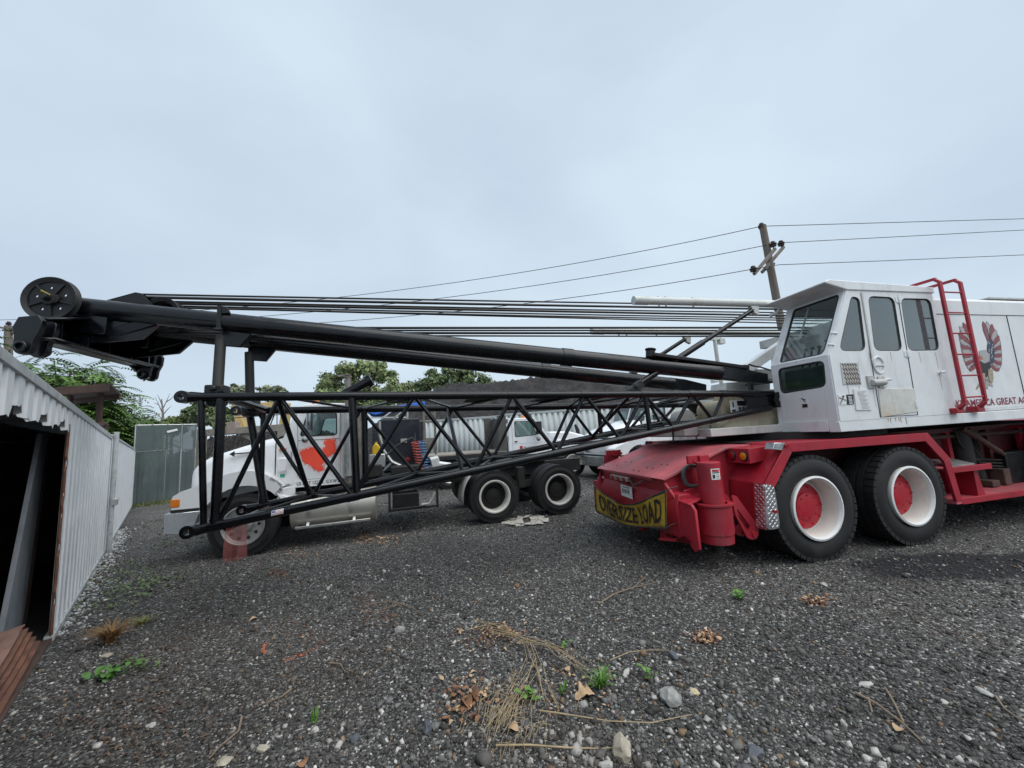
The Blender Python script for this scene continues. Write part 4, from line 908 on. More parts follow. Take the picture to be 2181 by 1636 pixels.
# struts from legs down to the head beam
for T_ in ((lambda v: v), mir):
    a_ = T_(onl(.0, 0)); MB().beam(a_+Vector((.12, 0, 0)), (LX+.16, a_.y, LZ+.25), .14, .32, (1, 0, 0)).beam(T_(onl(.10, 0)), (LX+.30, a_.y, LZ+.25), .06, .10, (1, 0, 0)).build('head_strut', m_black, mast, .01)
    MB().prism([(a_.x-.06, a_.y-.02, a_.z+.07), (a_.x+.85, a_.y-.02, a_.z-.02), (a_.x+.55, a_.y-.02, a_.z-.33), (a_.x+.1, a_.y-.02, a_.z-.38)], (0, .04, 0)).build('head_web', m_black, mast)
MB().tube((hN.x-.08, .86, hN.z+.03), (hN.x-.08, 2*YC-.86, hN.z+.0), .045, n=14).build('head_shaft', m_blackd, mast)
wc = C(110, 638, .90)
def sheave(c, r, w, name, holes=True, parent=mast, m=m_blackd):
    o = MB().lathe(c, (0, -1, 0), [(r-.035, w*.30), (r-.005, w*.5), (r, w*.42), (r-.03, w*.1), (r-.03, -w*.1), (r, -w*.42), (r-.005, -w*.5), (r-.035, -w*.30), (r-.045, -w*.25), (r-.045, w*.25), (r-.035, w*.30)], 40).build(name, m, parent)
    if holes:
        rim_ = [(c[0]+(r-.04)*math.cos(a), c[1], c[2]+(r-.04)*math.sin(a)) for a in np.linspace(0, 2*math.pi, 41)[:-1]]
        hl = []
        for k in range(5):
            a = 2*math.pi*(k+.3)/5; hc = (c[0]+.118*math.cos(a), c[2]+.118*math.sin(a)); hl.append([(hc[0]+.0125*math.cos(t_), c[1], hc[1]+.0125*math.sin(t_)) for t_ in np.linspace(0, 2*math.pi, 13)[:-1]])
        obj('web', holed(rim_, hl), m, o, solid=.014)
        rb_ = MB()
        for k in range(5):
            a = 2*math.pi*(k+.8)/5; rb_.beam((c[0]+.05*math.cos(a), c[1]-.018, c[2]+.05*math.sin(a)), (c[0]+(r-.04)*math.cos(a), c[1]-.012, c[2]+(r-.04)*math.sin(a)), .022, .016, (0, 1, 0))
        rb_.lathe(c, (0, -1, 0), [(.001, .10), (.022, .10), (.03, .08), (.034, .05), (.06, .045), (.072, .0)], 20); rb_.build('spokes', m, o)
        MB().pipe([(c[0]-.03, c[1]-.07, c[2]+.04), (c[0]-.01, c[1]-.10, c[2]+.055), (c[0]+.04, c[1]-.07, c[2]+.02)], .008, 6).build('grease_line', mat('brass_fitting', (.30, .26, .08), .45, .6), o)
    return o
sheave((wc.x, .90, wc.z), .222, .07, 'head_sheave')
for k, y in enumerate((1.22, 1.32, 1.42, 1.52)):
    c_ = C(275, 648, y); sheave((hN.x+.62, y, hN.z+.015), .17, .05, 'bridle_sheave', False)
hd_ = [(hN.x+.02, hN.z+.05), (hN.x+.42, hN.z+.20), (hN.x+.47, hN.z+.19), (hN.x+.66, hN.z-.02), (hN.x+.1, hN.z-.02)]
for y in (1.14, 1.62): MB().prism([(x, y-.015, z) for x, z in hd_], (0, .03, 0)).build('sheave_cheek', m_blackd, mast)
MB().quadsheet([[(x, 1.125, z), (x, 1.635, z)] for x, z in hd_[:3]]).build('sheave_hood', m_blackd, mast, solid=.01)
# pendants and reeving from mast head back to the gantry
gx = 4.6
ropes = []
up_px = [((300, 627), (1660, 650)), ((300, 633), (1660, 657)), ((305, 641), (1660, 664)), ((310, 645), (1660, 671)), ((330, 651), (1660, 676)), ((350, 655), (1660, 680)), ((420, 656), (1660, 687))]
for k, (p, q) in enumerate(up_px):
    y = 1.18+.065*k; a_ = C(p[0], p[1], y); b_ = C(q[0], q[1], y+.02); d_ = b_-a_; b_ = a_+d_*1.35
    mid = (a_+b_)/2-Vector((0, 0, .02+.01*(k % 3)))
    pts = [a_*(1-s)**2+mid*2*s*(1-s)+b_*s*s for s in np.linspace(0, 1, 14)]
    MB().pipe(pts, .0115 if k not in (1, 3) else .017, 7).build('pendant_rope', m_rope, mast)
lo_px = [((330, 699), (1660, 698)), ((335, 704), (1660, 704)), ((340, 709), (1660, 710)), ((350, 714), (1660, 717))]
for k, (p, q) in enumerate(lo_px):
    y = 1.45+.05*k; a_ = C(p[0], p[1], y); b_ = C(q[0], q[1], y); b_ = a_+(b_-a_)*1.3
    MB().tube(a_, b_, .012 if k % 2 else .017, n=8).build('bridle_rope', m_rope, mast)
# walkway pad on the near leg
w0, w1_ = C(1385, 762, .86), C(1586, 790, .86); dv = (w1_-w0).normalized(); n_ = Vector((-dv.z, 0, dv.x))
MB().beam(w0+n_*.035, w1_+n_*.035, .16, .05).tube(w0+n_*.0, w0+n_*.10, .06, n=18).tube(w0+n_*.10, w0+n_*.125, .072, n=18).tube(w1_+n_*.0, w1_+n_*.08, .06, n=18).build('mast_pad', m_blackd, mast, .01)
MB().pipe([C(1595, 776, 1.1), C(1606, 780, 1.1), C(1620, 782, 1.1), C(1645, 790, 1.0)], .012, 6).build('mast_hose', m_grease, mast)
dcl = [C(1512, 809, 1.85), C(1535, 813, 1.85), C(1514, 817, 1.85)]
for q in dcl: q.y = 1.845
MB().prism(dcl, (0, -.003, 0)).build('mast_sticker', m_label, mast)

# --- backstops: white telescopic tubes with black struts
for side_ in (0, 1):
    y = .86 if side_ == 0 else 1.90
    if side_ == 0: a_, b_, c_, d_ = C(1352, 640, y), C(1662, 648, y), C(1603, 660, y), C(1352, 824, y)
    else:
        a_, b_, c_, d_ = C(1262, 705, y), C(1600, 709, y), C(1460, 722, y), C(1340, 800, y)
    b_ = b_+(b_-a_)*.5
    o = MB().tube(a_, b_, .055, n=18).tube(a_-(b_-a_).normalized()*.02, a_+(b_-a_).normalized()*.20, .060, n=18).build('backstop_tube', m_tube, crane)
    for s in (.10, .13, .25): p_ = a_+(b_-a_)*s; MB().tube(p_+Vector((0, 0, -.075)), p_+Vector((0, 0, .07)), .012, n=6).build('band_bolt', m_tube, o)
    MB().prism([c_+Vector((-.05, -.03, .05)), c_+Vector((.09, -.03, .05)), c_+Vector((.07, -.03, -.09)), c_+Vector((-.0, -.03, -.05))], (0, .06, 0)).build('tube_bracket', m_tube, o)
    MB().tube(c_, c_+(d_-c_)*.5, .032, n=14).tube(c_+(d_-c_)*.45, d_, .042, n=14).build('backstop_strut', m_black, crane)
    MB().beam(d_+Vector((.10, 0, .05)), d_+Vector((-.10, 0, -.09)), .10, .10).tube(d_+Vector((0, -.07, 0)), d_+Vector((0, .07, 0)), .03).build('strut_clevis', m_blackd, crane, .01)
# gantry behind the boom
for y in (1.95, 2.25):
    g0, g1 = C(1588, 788, y), C(1662, 737, y); g1 = g0+(g1-g0)*2.9
    MB().beam(g0, g1, .14, .16).build('gantry_leg', m_white, crane, .008)
MB().beam(C(1575, 800, 2.1), C(1640, 800, 2.1), .3, .18).build('gantry_foot', m_whited, crane)
MB().box((2.3, .95, 3.0), (2.6, 2.5, 3.15)).box((2.0, 1.0, 1.55), (2.15, 1.1, 3.05)).build('gantry_beam', m_whited, crane)
lp0 = C(1531, 790, 2.45); lp1 = C(1522, 722, 2.45)
MB().tube(lp0, lp1, .035, n=12).beam(lp1+Vector((-.10, 0, .0)), lp1+Vector((.14, 0, .0)), .06, .05).box((lp1.x+.08, lp1.y-.05, lp1.z-.10), (lp1.x+.19, lp1.y+.05, lp1.z+.0)).tube(lp0+Vector((.02, 0, 0)), lp0+Vector((.02, 0, -1.1)), .035).build('lamp_mast', m_tube, crane)
MB().beam(C(1590, 820, 1.9), C(1655, 812, 1.9), .05, .05).beam(C(1598, 812, 1.6), C(1600, 838, 1.6), .05, .07, (1, 0, 0)).build('foot_link', m_blackd, crane)
MB().prism([C(1545, 838, 2.3), C(1548, 815, 2.3), C(1640, 810, 2.3), C(1640, 838, 2.3)], (0, .4, 0)).build('far_cabinet', m_whited, crane)

# --- number plate and lamp box under the deck lip
lx0, lx1 = CA(1302, 1016, -1.54), CA(1337, 1021, -1.54)
lb_ = MB().box((-1.555, lx1.y, lx1.z-.035), (-1.50, lx0.y, lx0.z+.04)).build('lamp_bar', m_alu, crane, .004)
for k in range(3):
    y = lx0.y+(lx1.y-lx0.y)*(k+.5)/3; MB().lathe((-1.555, y, (lx0.z+lx1.z)/2), (-1, 0, 0), [(.030, 0), (.026, .01), (.001, .014)], 14).build('lamp_lens', m_redl, lb_)
pt, pb_ = CA(1322, 1031, -1.515), CA(1343, 1050, -1.515)
np_ = MB().prism([(-1.515, pt.y, pt.z), (-1.515, pt.y-.30, pt.z-.01), (-1.515, pt.y-.30, pt.z-.17), (-1.515, pt.y, pt.z-.155)], (-.004, 0, 0)).build('number_plate', m_label, crane)
gl_ = MB()
for k in range(5): gl_.box((-1.521, pt.y-.06-.042*k, pt.z-.115+.01*(k % 2)), (-1.519, pt.y-.035-.042*k, pt.z-.055))
gl_.box((-1.521, pt.y-.25, pt.z-.035), (-1.519, pt.y-.06, pt.z-.022)).build('print', mat('green_grey_ink', (.12, .15, .13), .6), np_)
MB().prism([(-1.54, df-.25, dzr-.01), (-1.54, dn+.25, dzr-.01), (-1.50, dn+.25, dzr-.05), (-1.50, df-.25, dzr-.05)], (.02, 0, 0)).build('bent_lip', m_redf, crane)
MB().pipe([(-1.52, lx1.y-.02, lx1.z), (-1.55, lx1.y-.14, lx1.z-.06), (-1.54, lx1.y-.28, lx1.z-.02), (-1.48, lx1.y-.34, lx1.z+.02)], .010, 6).build('lamp_cable', m_hose, crane)

# ================================================================== OVERSIZE LOAD BANNER
BX = -1.53
bt = [CA(x, y, BX) for x, y in ((1273, 1034), (1300, 1050), (1334, 1070), (1369, 1071), (1398, 1058), (1427, 1043))]
bb = [CA(x, y, BX) for x, y in ((1276, 1089), (1302, 1101), (1334, 1114), (1369, 1121), (1398, 1123.5), (1429, 1125))]
us = np.linspace(0, 1, 6)
ty = [p.y for p in bt]; tz = [p.z for p in bt]; by_ = [p.y for p in bb]; bz = [p.z for p in bb]
def smooth_i(u, arr):
    i = min(4, int(u*5)); f_ = u*5-i; f_ = f_
    p0 = arr[max(0, i-1)]; p1 = arr[i]; p2 = arr[i+1]; p3 = arr[min(5, i+2)]
    return .5*((2*p1)+(-p0+p2)*f_+(2*p0-5*p1+4*p2-p3)*f_*f_+(-p0+3*p1-3*p2+p3)*f_**3)
def ban(u, v, off=0.):
    y = smooth_i(u, by_)*(1-v)+smooth_i(u, ty)*v; z = smooth_i(u, bz)*(1-v)+smooth_i(u, tz)*v
    sag = math.sin(math.pi*min(max(u, 0), 1))
    x = BX-.05-.05*sag*(.3+v*v)+.020*math.sin(11*u+3*v)*sag+.012*math.sin(27*u-6*v)*sag*(.3+v)+.004*math.sin(61*u+9*v)*sag-off
    z -= .012*sag*math.sin(13*u)*(1-v)*v*4; y += .012*sag*math.sin(17*u+4*v)*v*(1-v)*3
    return (x, y, z)
banner = empty('oversize_load_banner', (CO[0], CO[1], 0), FC.rz)
tag(banner, 'grubby sagging yellow OVERSIZE LOAD banner tied across the red rear bumper', 'banner')
m_ban = mat('soiled_yellow_vinyl', (.56, .36, .03), .5, var=.15, vs=4, dirt=[((.10, .072, .03), .60, 2.2, 1), ((.05, .04, .03), .32, 6, 1)])
m_bant = mat('brown_black_print', (.035, .022, .022), .55, var=.4, vs=10)
m_banh = mat('dark_grey_hem', (.045, .045, .045), .7, var=.3, vs=8)
MB().quadsheet([[ban(u, v) for v in np.linspace(0.0, 1.0, 9)] for u in np.linspace(0, 1, 61)]).build('cloth', m_ban, banner, solid=.003)
for (u0_, u1_, v0, v1) in ((-.002, 1.002, -.02, .035), (-.002, 1.002, .95, 1.01), (-.006, .022, -.01, 1.01), (.978, 1.006, -.01, 1.01)):
    MB().quadsheet([[ban(u, v, .005) for v in np.linspace(v0, v1, 4 if v1-v0 < .2 else 10)] for u in np.linspace(u0_, u1_, 4 if u1_-u0_ < .2 else 61)]).build('hem', m_banh, banner, solid=.003)
def banner_text(body, u0_, u1_, v0, v1):
    cu = bpy.data.curves.new('t', 'FONT'); cu.body = body; cu.size = 1; cu.resolution_u = 2
    to = bpy.data.objects.new('t', cu); COL.objects.link(to); cu.offset = .018
    me = bpy.data.meshes.new_from_object(to.evaluated_get(bpy.context.evaluated_depsgraph_get())); bpy.data.objects.remove(to)
    bm = bmesh.new(); bm.from_mesh(me)
    bmesh.ops.triangulate(bm, faces=bm.faces[:])
    for _ in range(3):
        le = [e for e in bm.edges if e.calc_length() > .16]
        if le: bmesh.ops.subdivide_edges(bm, edges=le, cuts=1); bmesh.ops.triangulate(bm, faces=bm.faces[:])
    xs = [v.co.x for v in bm.verts]; ysv = [v.co.y for v in bm.verts]; a, b_, c, d = min(xs), max(xs), min(ysv), max(ysv)
    for v in bm.verts: v.co = ban(u0_+(u1_-u0_)*(v.co.x-a)/(b_-a), v0+(v1-v0)*(v.co.y-c)/(d-c), .010)
    bm.to_mesh(me); bm.free(); me.materials.clear(); obj('lettering', me, m_bant, banner)
banner_text('OVERSIZE LOAD', .09, .93, .14, .86)
ob = MB()
for u, v in ((.0, .97), (1., .97), (1., .03), (0., .03)): p = ban(u, v); ob.pipe([p, (p[0]+.03, p[1]+(.06 if u < .5 else -.03), p[2]+.03), (p[0]+.12, p[1]+(.08 if u < .5 else -.05), p[2]+.05)], .006, 5)
ob.build('tie_cord', m_banh, banner)
#END_CRANE

# ================================================================== WHITE CONTAINERS ON THE LEFT
FW = Frame(CONT_O, CONT_D)                   # x along the wall away from us, y into the container
wp = FW.onb
def lin(p, q): return lambda x: p[1]+(q[1]-p[1])*(x-p[0])/(q[0]-p[0])
a_, b_ = wp(0, 743), wp(220, 914.6); ztA = lin((a_.x, a_.z), (b_.x, b_.z)); XA1 = wp(220, 1178).x
a_, b_ = wp(226, 916), wp(281.5, 952); ztB = lin((a_.x, a_.z), (b_.x, b_.z)); XB0 = XA1+.06; XB1 = wp(281, 1083).x
o1 = wp(110, 905); zop = o1.z; OX0 = -4.6
cont = empty('shipping_container', (CONT_O[0], CONT_O[1], 0), FW.rz)
tag(cont, 'white corrugated shipping container with a ragged doorway cut in its side', 'container')
def corr(x0, x1, pitch, dep):
    out = []; x = x0; k = 0
    while x < x1:
        for fx, y in ((0, 0), (.52, 0), (.61, dep), (.91, dep)): 
            if x+fx*pitch <= x1: out.append((x+fx*pitch, y))
        x += pitch
    out.append((x1, 0)); return out
def wallstrip(x0, x1, zlo, zhi, pitch=.25, dep=.038, nz=1):
    pr = corr(x0, x1, pitch, dep); G = []; fine = []
    for k in range(len(pr)-1): fine += [(pr[k][0]+(pr[k+1][0]-pr[k][0])*f_/3, pr[k][1]+(pr[k+1][1]-pr[k][1])*f_/3) for f_ in range(3)]
    for (x, y) in fine+[pr[-1]]:
        l, h = zlo(x), zhi(x); G.append([(x, y, l+(h-l)*k/nz) for k in range(nz+1)])
    return MB().quadsheet(G)
jag = lambda x: zop+.02+.035*math.sin(1.3*math.floor(x/.25)*1.7)+.06*(((x/.25) % 1)-.5)*math.sin(2.1*math.floor(x/.25))+.008*math.sin(60*x)
wallstrip(-8., OX0, lambda x: -.05, lambda x: ztA(x)-.06).build('corrugated_side', m_cont, cont, solid=.004, smooth=0)
wallstrip(OX0, .0, jag, lambda x: ztA(x)-.06).build('corrugated_header', m_cont, cont, solid=.004, smooth=0)
wallstrip(.0, XA1-.05, lambda x: -.05, lambda x: ztA(x)-.06).build('corrugated_side', m_cont, cont, solid=.004, smooth=0)
MB().beam((-8, .03, ztA(-8)-.03), (XA1, .03, ztA(XA1)-.03), .09, .07).build('top_rail', m_contrail, cont, .006)
MB().box((.0, -.015, -.05), (XA1, .05, .05)).build('bottom_rail', m_contrail, cont, .006)
MB().box((OX0, .0, -.05), (.0, .09, .03)).build('door_sill', m_rustd, cont, .006)
MB().box((XA1-.09, -.004, -.05), (XA1, .12, ztA(XA1)-.02)).build('corner_post', m_cont, cont, .006)
rg = [(.0+.012*math.sin(40*z)+.01*math.sin(97*z), 0.004, z) for z in np.linspace(-.02, zop+.05, 40)]
MB().pipe(rg, .012, 6).build('rusty_cut_edge', m_rusty, cont)
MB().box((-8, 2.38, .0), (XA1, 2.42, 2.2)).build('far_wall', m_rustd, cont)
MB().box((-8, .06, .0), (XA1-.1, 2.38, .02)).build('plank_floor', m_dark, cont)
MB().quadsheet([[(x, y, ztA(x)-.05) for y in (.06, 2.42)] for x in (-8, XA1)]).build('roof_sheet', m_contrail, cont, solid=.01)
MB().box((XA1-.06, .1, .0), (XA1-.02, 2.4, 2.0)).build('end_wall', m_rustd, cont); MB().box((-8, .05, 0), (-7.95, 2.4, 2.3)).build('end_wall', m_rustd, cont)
# second container
cont2 = empty('shipping_container', (CONT_O[0], CONT_O[1], 0), FW.rz)
tag(cont2, 'smoother white steel container beyond the cut one, ending at the screened fence', 'container')
wallstrip(XB0+.05, XB1, lambda x: -.05, lambda x: ztB(x)-.04, .15, .012).build('ribbed_side', m_cont, cont2, solid=.004, smooth=0)
MB().beam((XB0, .03, ztB(XB0)-.03), (XB1, .03, ztB(XB1)-.03), .09, .05).build('top_rail', m_contrail, cont2, .004)
MB().box((XB0, -.01, -.05), (XB1, .05, .04)).build('bottom_rail', m_contrail, cont2)
MB().box((XB1-.05, .0, -.05), (XB1, 2.4, ztB(XB1)-.05)).build('end_wall', m_cont, cont2); MB().box((XB0, .02, -.05), (XB0+.04, 2.4, ztB(XB0)-.05)).build('end_wall', m_cont, cont2)
MB().quadsheet([[(x, y, ztB(x)-.04) for y in (.06, 2.42)] for x in (XB0, XB1)]).build('roof_sheet', m_contrail, cont2, solid=.01)
dv_ = wp(224, 1075)
lk = MB().tube((XA1+.02, -.06, 0), (XA1+.02, -.06, ztB(XB0)+.03), .036, n=12).build('lock_rod', m_contrail, cont2)
MB().box((XA1-.03, -.13, dv_.z-.05), (XA1+.16, -.05, dv_.z+.06)).build('lock_box', m_alu, lk, .005)
# things in and on the container
def wq(px, py, y): return wp(px, py, y)
pb1 = [wq(90, 924, .22), wq(104, 919, .22), wq(48, 1330, .22), wq(2, 1372, .22)]
bd = empty('steel_plank', (CONT_O[0], CONT_O[1], 0), FW.rz); tag(bd, 'long grey steel plank leaning inside the cut container doorway', 'plank')
MB().prism(pb1, (0, .035, 0)).build('plank', mat('grey_painted_plank', (.20, .22, .24), .6, var=.25, vs=6, dirt=[(RUST, .25, 6, 1)]), bd, .004)
MB().prism([pb1[1], wq(109, 925, .22), wq(58, 1325, .22), pb1[2]], (0, .06, 0)).build('plank_flange', m_rustd, bd)
for i in range(5):
    o = empty('rusty_sheet', (CONT_O[0], CONT_O[1], 0), FW.rz)
    tag(o, ['lowest rusty curved steel sheet at the container sill', 'second rusty curved sheet from the bottom of the pile at the sill', 'middle rusty curved sheet of the pile at the container sill', 'fourth rusty curved sheet up, near the top of the sill pile', 'topmost pinkish rusty curved sheet on the pile by the container sill'][i], 'steel sheet', 'rusty sheets at the container sill')
    x1_ = -.34-.06*i; G = []
    for k in range(9):
        y = .02+.015*i+.07*k*(1+.05*i); z = .03+.055*i+.16*((k/8.)**2)+.02*math.sin(1.1*k+.6*i)
        G.append([(x, y, z+.10*max(0, (x+1.5)/1.15)**2+.012*math.sin(4*x+i)) for x in (-2.6, -2., -1.5, -1.2, -.95, -.75, -.55, x1_)])
    MB().quadsheet(G).build('sheet', m_rusty if i != 4 else mat('pinkish_rust', (.27, .15, .12), .8, var=.3, vs=5, dirt=[((.12, .05, .03), .3, 6, 1)]), o, solid=.02)
q = onz(8, 1522)
# channel on blocks on the container roof
def roofbeam(px4, z, posts, label):
    P = [onz(x, y, z) for x, y in px4]; c = sum(P)/4; zr = .06+float(ztA(FW.loc(c).x) if FW.loc(c).x < XA1 else ztB(FW.loc(c).x))-.06
    o = empty('steel_channel', (c[0], c[1], zr)); tag(o, label, 'steel channel'); Q = [Vector(p-np.array([c[0], c[1], zr])) for p in P]
    MB().prism(Q, (0, 0, .03)).build('web', m_rustd, o, .003)
    for a, b2 in ((0, 1), (3, 2)): MB().beam(Q[a]+Vector((0, 0, -.03)), Q[b2]+Vector((0, 0, -.03)), .02, .07).build('flange', m_rustd, o)
    for (x, y) in posts: q = Vector(onz(x, y, z)-np.array([c[0], c[1], zr])); MB().box((q.x-.022, q.y-.022, 0), (q.x+.022, q.y+.022, q.z)).build('timber_block', m_rustd, o)
roofbeam([(118, 830), (236, 822), (256, 840), (150, 852)], 2.50, [(150, 843), (215, 838)], 'rusty steel channel lying on timber blocks on the near container roof')
roofbeam([(196, 898), (222, 900), (232, 907), (204, 908)], 2.42, [(205, 905), (224, 905)], 'short dark steel channel on blocks farther along the container roof')

# ================================================================== SCREENED FENCE, TIMBER BIN
fa, fb = onz(284, 1077), onz(412, 1060)
FF = Frame(fa, (fb-fa)[:2]); FL = np.linalg.norm((fb-fa)[:2])
fence = empty('screened_fence', (fa[0], fa[1], 0), FF.rz); tag(fence, 'tall fence of grey green privacy screen at the end of the container', 'fence')
m_scr = bpy.data.materials.new('privacy_screen'); m_scr.use_nodes = True; t = m_scr.node_tree; L = t.links.new; b = t.nodes['Principled BSDF']
tc = N(t, 'ShaderNodeTexCoord'); w = N(t, 'ShaderNodeTexWave'); w.bands_direction = 'Z'; w.inputs['Scale'].default_value = 5.5; w.inputs['Distortion'].default_value = .6
L(tc.outputs['Object'], w.inputs['Vector']); nn = N(t, 'ShaderNodeTexNoise'); nn.inputs['Scale'].default_value = 1.6; nn.inputs['Detail'].default_value = 5; L(tc.outputs['Object'], nn.inputs['Vector'])
c1 = N(t, 'ShaderNodeValToRGB'); c1.color_ramp.elements[0].color = (.055, .08, .085, 1); c1.color_ramp.elements[1].color = (.13, .165, .165, 1); L(nn.outputs[0], c1.inputs[0])
mxx = N(t, 'ShaderNodeMix'); mxx.data_type = 'RGBA'; mxx.blend_type = 'MULTIPLY'; mxx.inputs[0].default_value = .35; L(c1.outputs[0], mxx.inputs[6]); L(w.outputs[0], mxx.inputs[7]); L(mxx.outputs[2], b.inputs['Base Color'])
b.inputs['Roughness'].default_value = .7; b.inputs['Alpha'].default_value = .86
zt_ = FF.onb(285, 906).z; zm = FF.onb(300, 962).z
for k in range(5): 
    x = -.05+(FL+.05)*k/4; MB().tube((x, .03, 0), (x, .03, zt_+.03), .03 if k < 4 else .022, n=10).build('fence_post', m_alu, fence)
MB().tube((-.05, .03, zt_+.0), (FL, .03, zt_-.0), .02, n=8).tube((-.05, .03, zm), (FL, .03, zm), .015, n=8).build('fence_rail', m_alu, fence)
for k in range(4):
    x0 = -.05+(FL+.05)*k/4; x1_ = x0+(FL+.05)/4
    MB().quadsheet([[(x0+(x1_-x0)*u, -.012*math.sin(7*u*3+k)+.004, z) for z in np.linspace(.05, zm-.01, 5)] for u in np.linspace(0, 1, 9)]).build('screen_panel', m_scr, fence)
    MB().quadsheet([[(x0+(x1_-x0)*u, -.012*math.sin(5*u*3+k)-.003, z) for z in np.linspace(zm+.01, zt_, 4)] for u in np.linspace(0, 1, 9)]).build('screen_panel', m_scr, fence)
MB().prism([FF.onb(355, 918, -.03), FF.onb(377, 913, -.03), FF.onb(379, 917, -.03), FF.onb(357, 922, -.03)], (0, .004, 0)).build('torn_patch', m_label, fence)

FB2 = Frame(depth(412, 960, 16.5), (1, -.1))
tb_ = empty('timber_bin', (FB2.o[0], FB2.o[1], 0), FB2.rz); tag(tb_, 'weathered timber bay with a cable rail holding a dark stone heap', 'retaining wall')
TB = FB2.onb
a_, b_ = TB(412, 924), TB(640, 908)
MB().beam(a_, b_, .2, .28).build('top_beam', m_wood, tb_, .01)
for px in (426, 605):
    q = TB(px, 940); MB().box((q.x-.22, -.12, 0), (q.x+.22, .12, a_.z-.12)).build('timber_post', m_wood, tb_, .01)
q = TB(497, 912); MB().box((q.x-.2, -.13, q.z-.24), (q.x+.2, .13, q.z+.26)).build('bearing_block', mat('pinkish_block', (.34, .27, .24), .8, var=.15, vs=4), tb_, .01)
for (p, q) in (((478, 930), (440, 985)), ((508, 922), (560, 950))): MB().beam(TB(*p)+Vector((0, .05, 0)), TB(*q)+Vector((0, .05, 0)), .1, .1).build('brace', m_wood, tb_)
for y_ in (880, 955): MB().tube(TB(415, y_+16), TB(640, y_), .02, n=6).build('rail_cable', m_wire, tb_)
for px in (430, 470, 540, 590): MB().tube(TB(px, 925), TB(px, 876), .018, n=6).build('rail_stanchion', m_rustd, tb_)

def heap(name, label, cx, cy, prof, depth_y, seed, m=m_coal):
    """loose heap: prof = list of (x, height) along its ridge"""
    r = np.random.default_rng(seed); xs = np.array([p[0] for p in prof]); hs = np.array([p[1] for p in prof])
    X = np.linspace(xs[0], xs[-1], 150); Y = np.linspace(-depth_y, depth_y, 60); G = []
    for x in X:
        h = np.interp(x, xs, hs); row = []
        for y in Y:
            f_ = max(0., 1-abs(y)/depth_y*1.02); z = h*min(1, f_*1.35)
            z += (.13*math.sin(1.3*x+seed)*math.cos(1.1*y)+.08*math.sin(3.1*x+2*y)+r.normal(0, .085))*min(1, z/1.2)
            row.append((cx+x, cy+y, max(-.05, z)))
        G.append(row)
    o = MB().quadsheet(G).build(name, m, smooth=60); tag(o, label, 'stone heap'); return o
def zat(px, py, D): return depth(px, py, D)[2]
D_ = 29.
rid = [(860, 875), (900, 852), (945, 831), (990, 828), (1060, 822), (1130, 817), (1190, 809), (1232, 806), (1290, 811), (1360, 822), (1420, 830), (1480, 842), (1540, 860), (1640, 915)]
pts = [depth(x, y, D_) for x, y in rid]; cy = pts[7][1]
heap('stone_heap', 'broad black stone heap rising behind the grey containers', 0, cy, [(pts[0][0]-5, 0)]+[(p[0], p[2]) for p in pts], 8.5, 3)
pts = [depth(x, y, 20) for x, y in ((400, 968), (450, 948), (500, 932), (560, 918), (620, 915), (700, 930), (760, 960))]
heap('stone_heap', 'small dark stone heap behind the weathered timber bay', 0, pts[3][1], [(p[0], p[2]) for p in pts], 2.6, 9)

# ================================================================== FAR CONTAINERS
ca, cb = np.array([-6.35, 21.1]), np.array([5.112, 18.45])
dirc = (cb-ca)/np.linalg.norm(cb-ca)
def far_container(s0, L_, hgt, label, m, pitch=.28, dep=.045):
    o_ = ca+dirc*s0; fr = Frame(o_, dirc); o = empty('shipping_container', (o_[0], o_[1], 0), fr.rz); tag(o, label, 'container')
    def cg(): 
        G = []
        for (x, y) in corr(.08, L_-.08, pitch, dep): G.append([(x, y, .12), (x, y, hgt-.10)])
        return G
    MB().quadsheet(cg()).build('corrugated_side', m, o, solid=.004, smooth=20)
    MB().box((0, -.01, hgt-.11), (L_, .06, hgt)).build('top_rail', m, o, .006); MB().box((0, -.01, 0), (L_, .06, .14)).build('bottom_rail', m_contrail, o)
    for x in (0, L_-.09): MB().box((x, -.012, 0), (x+.09, .12, hgt)).build('corner_post', m, o)
    MB().box((.0, .06, .02), (L_, 2.4, hgt-.02)).build('body', m, o)
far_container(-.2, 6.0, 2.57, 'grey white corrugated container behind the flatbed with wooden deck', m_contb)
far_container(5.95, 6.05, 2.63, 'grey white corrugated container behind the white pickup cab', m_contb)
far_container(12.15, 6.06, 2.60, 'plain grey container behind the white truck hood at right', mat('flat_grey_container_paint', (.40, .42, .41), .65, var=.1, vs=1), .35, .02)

q_ = rng.uniform(.1, 7., 900); q2_ = np.abs(rng.normal(0, .10, 900))+.02
xy2 = CONT_O[:2]+np.outer(q_, CONT_D[:2])+np.outer(q2_, np.array([.740, .672]))
stones('paint_chips', xy2, rng.uniform(.006, .022, 900), rng.uniform(.25, .6, (900, 1))*np.ones((1, 3)), 'pale stone and paint chips along the foot of the white container', m_stone)
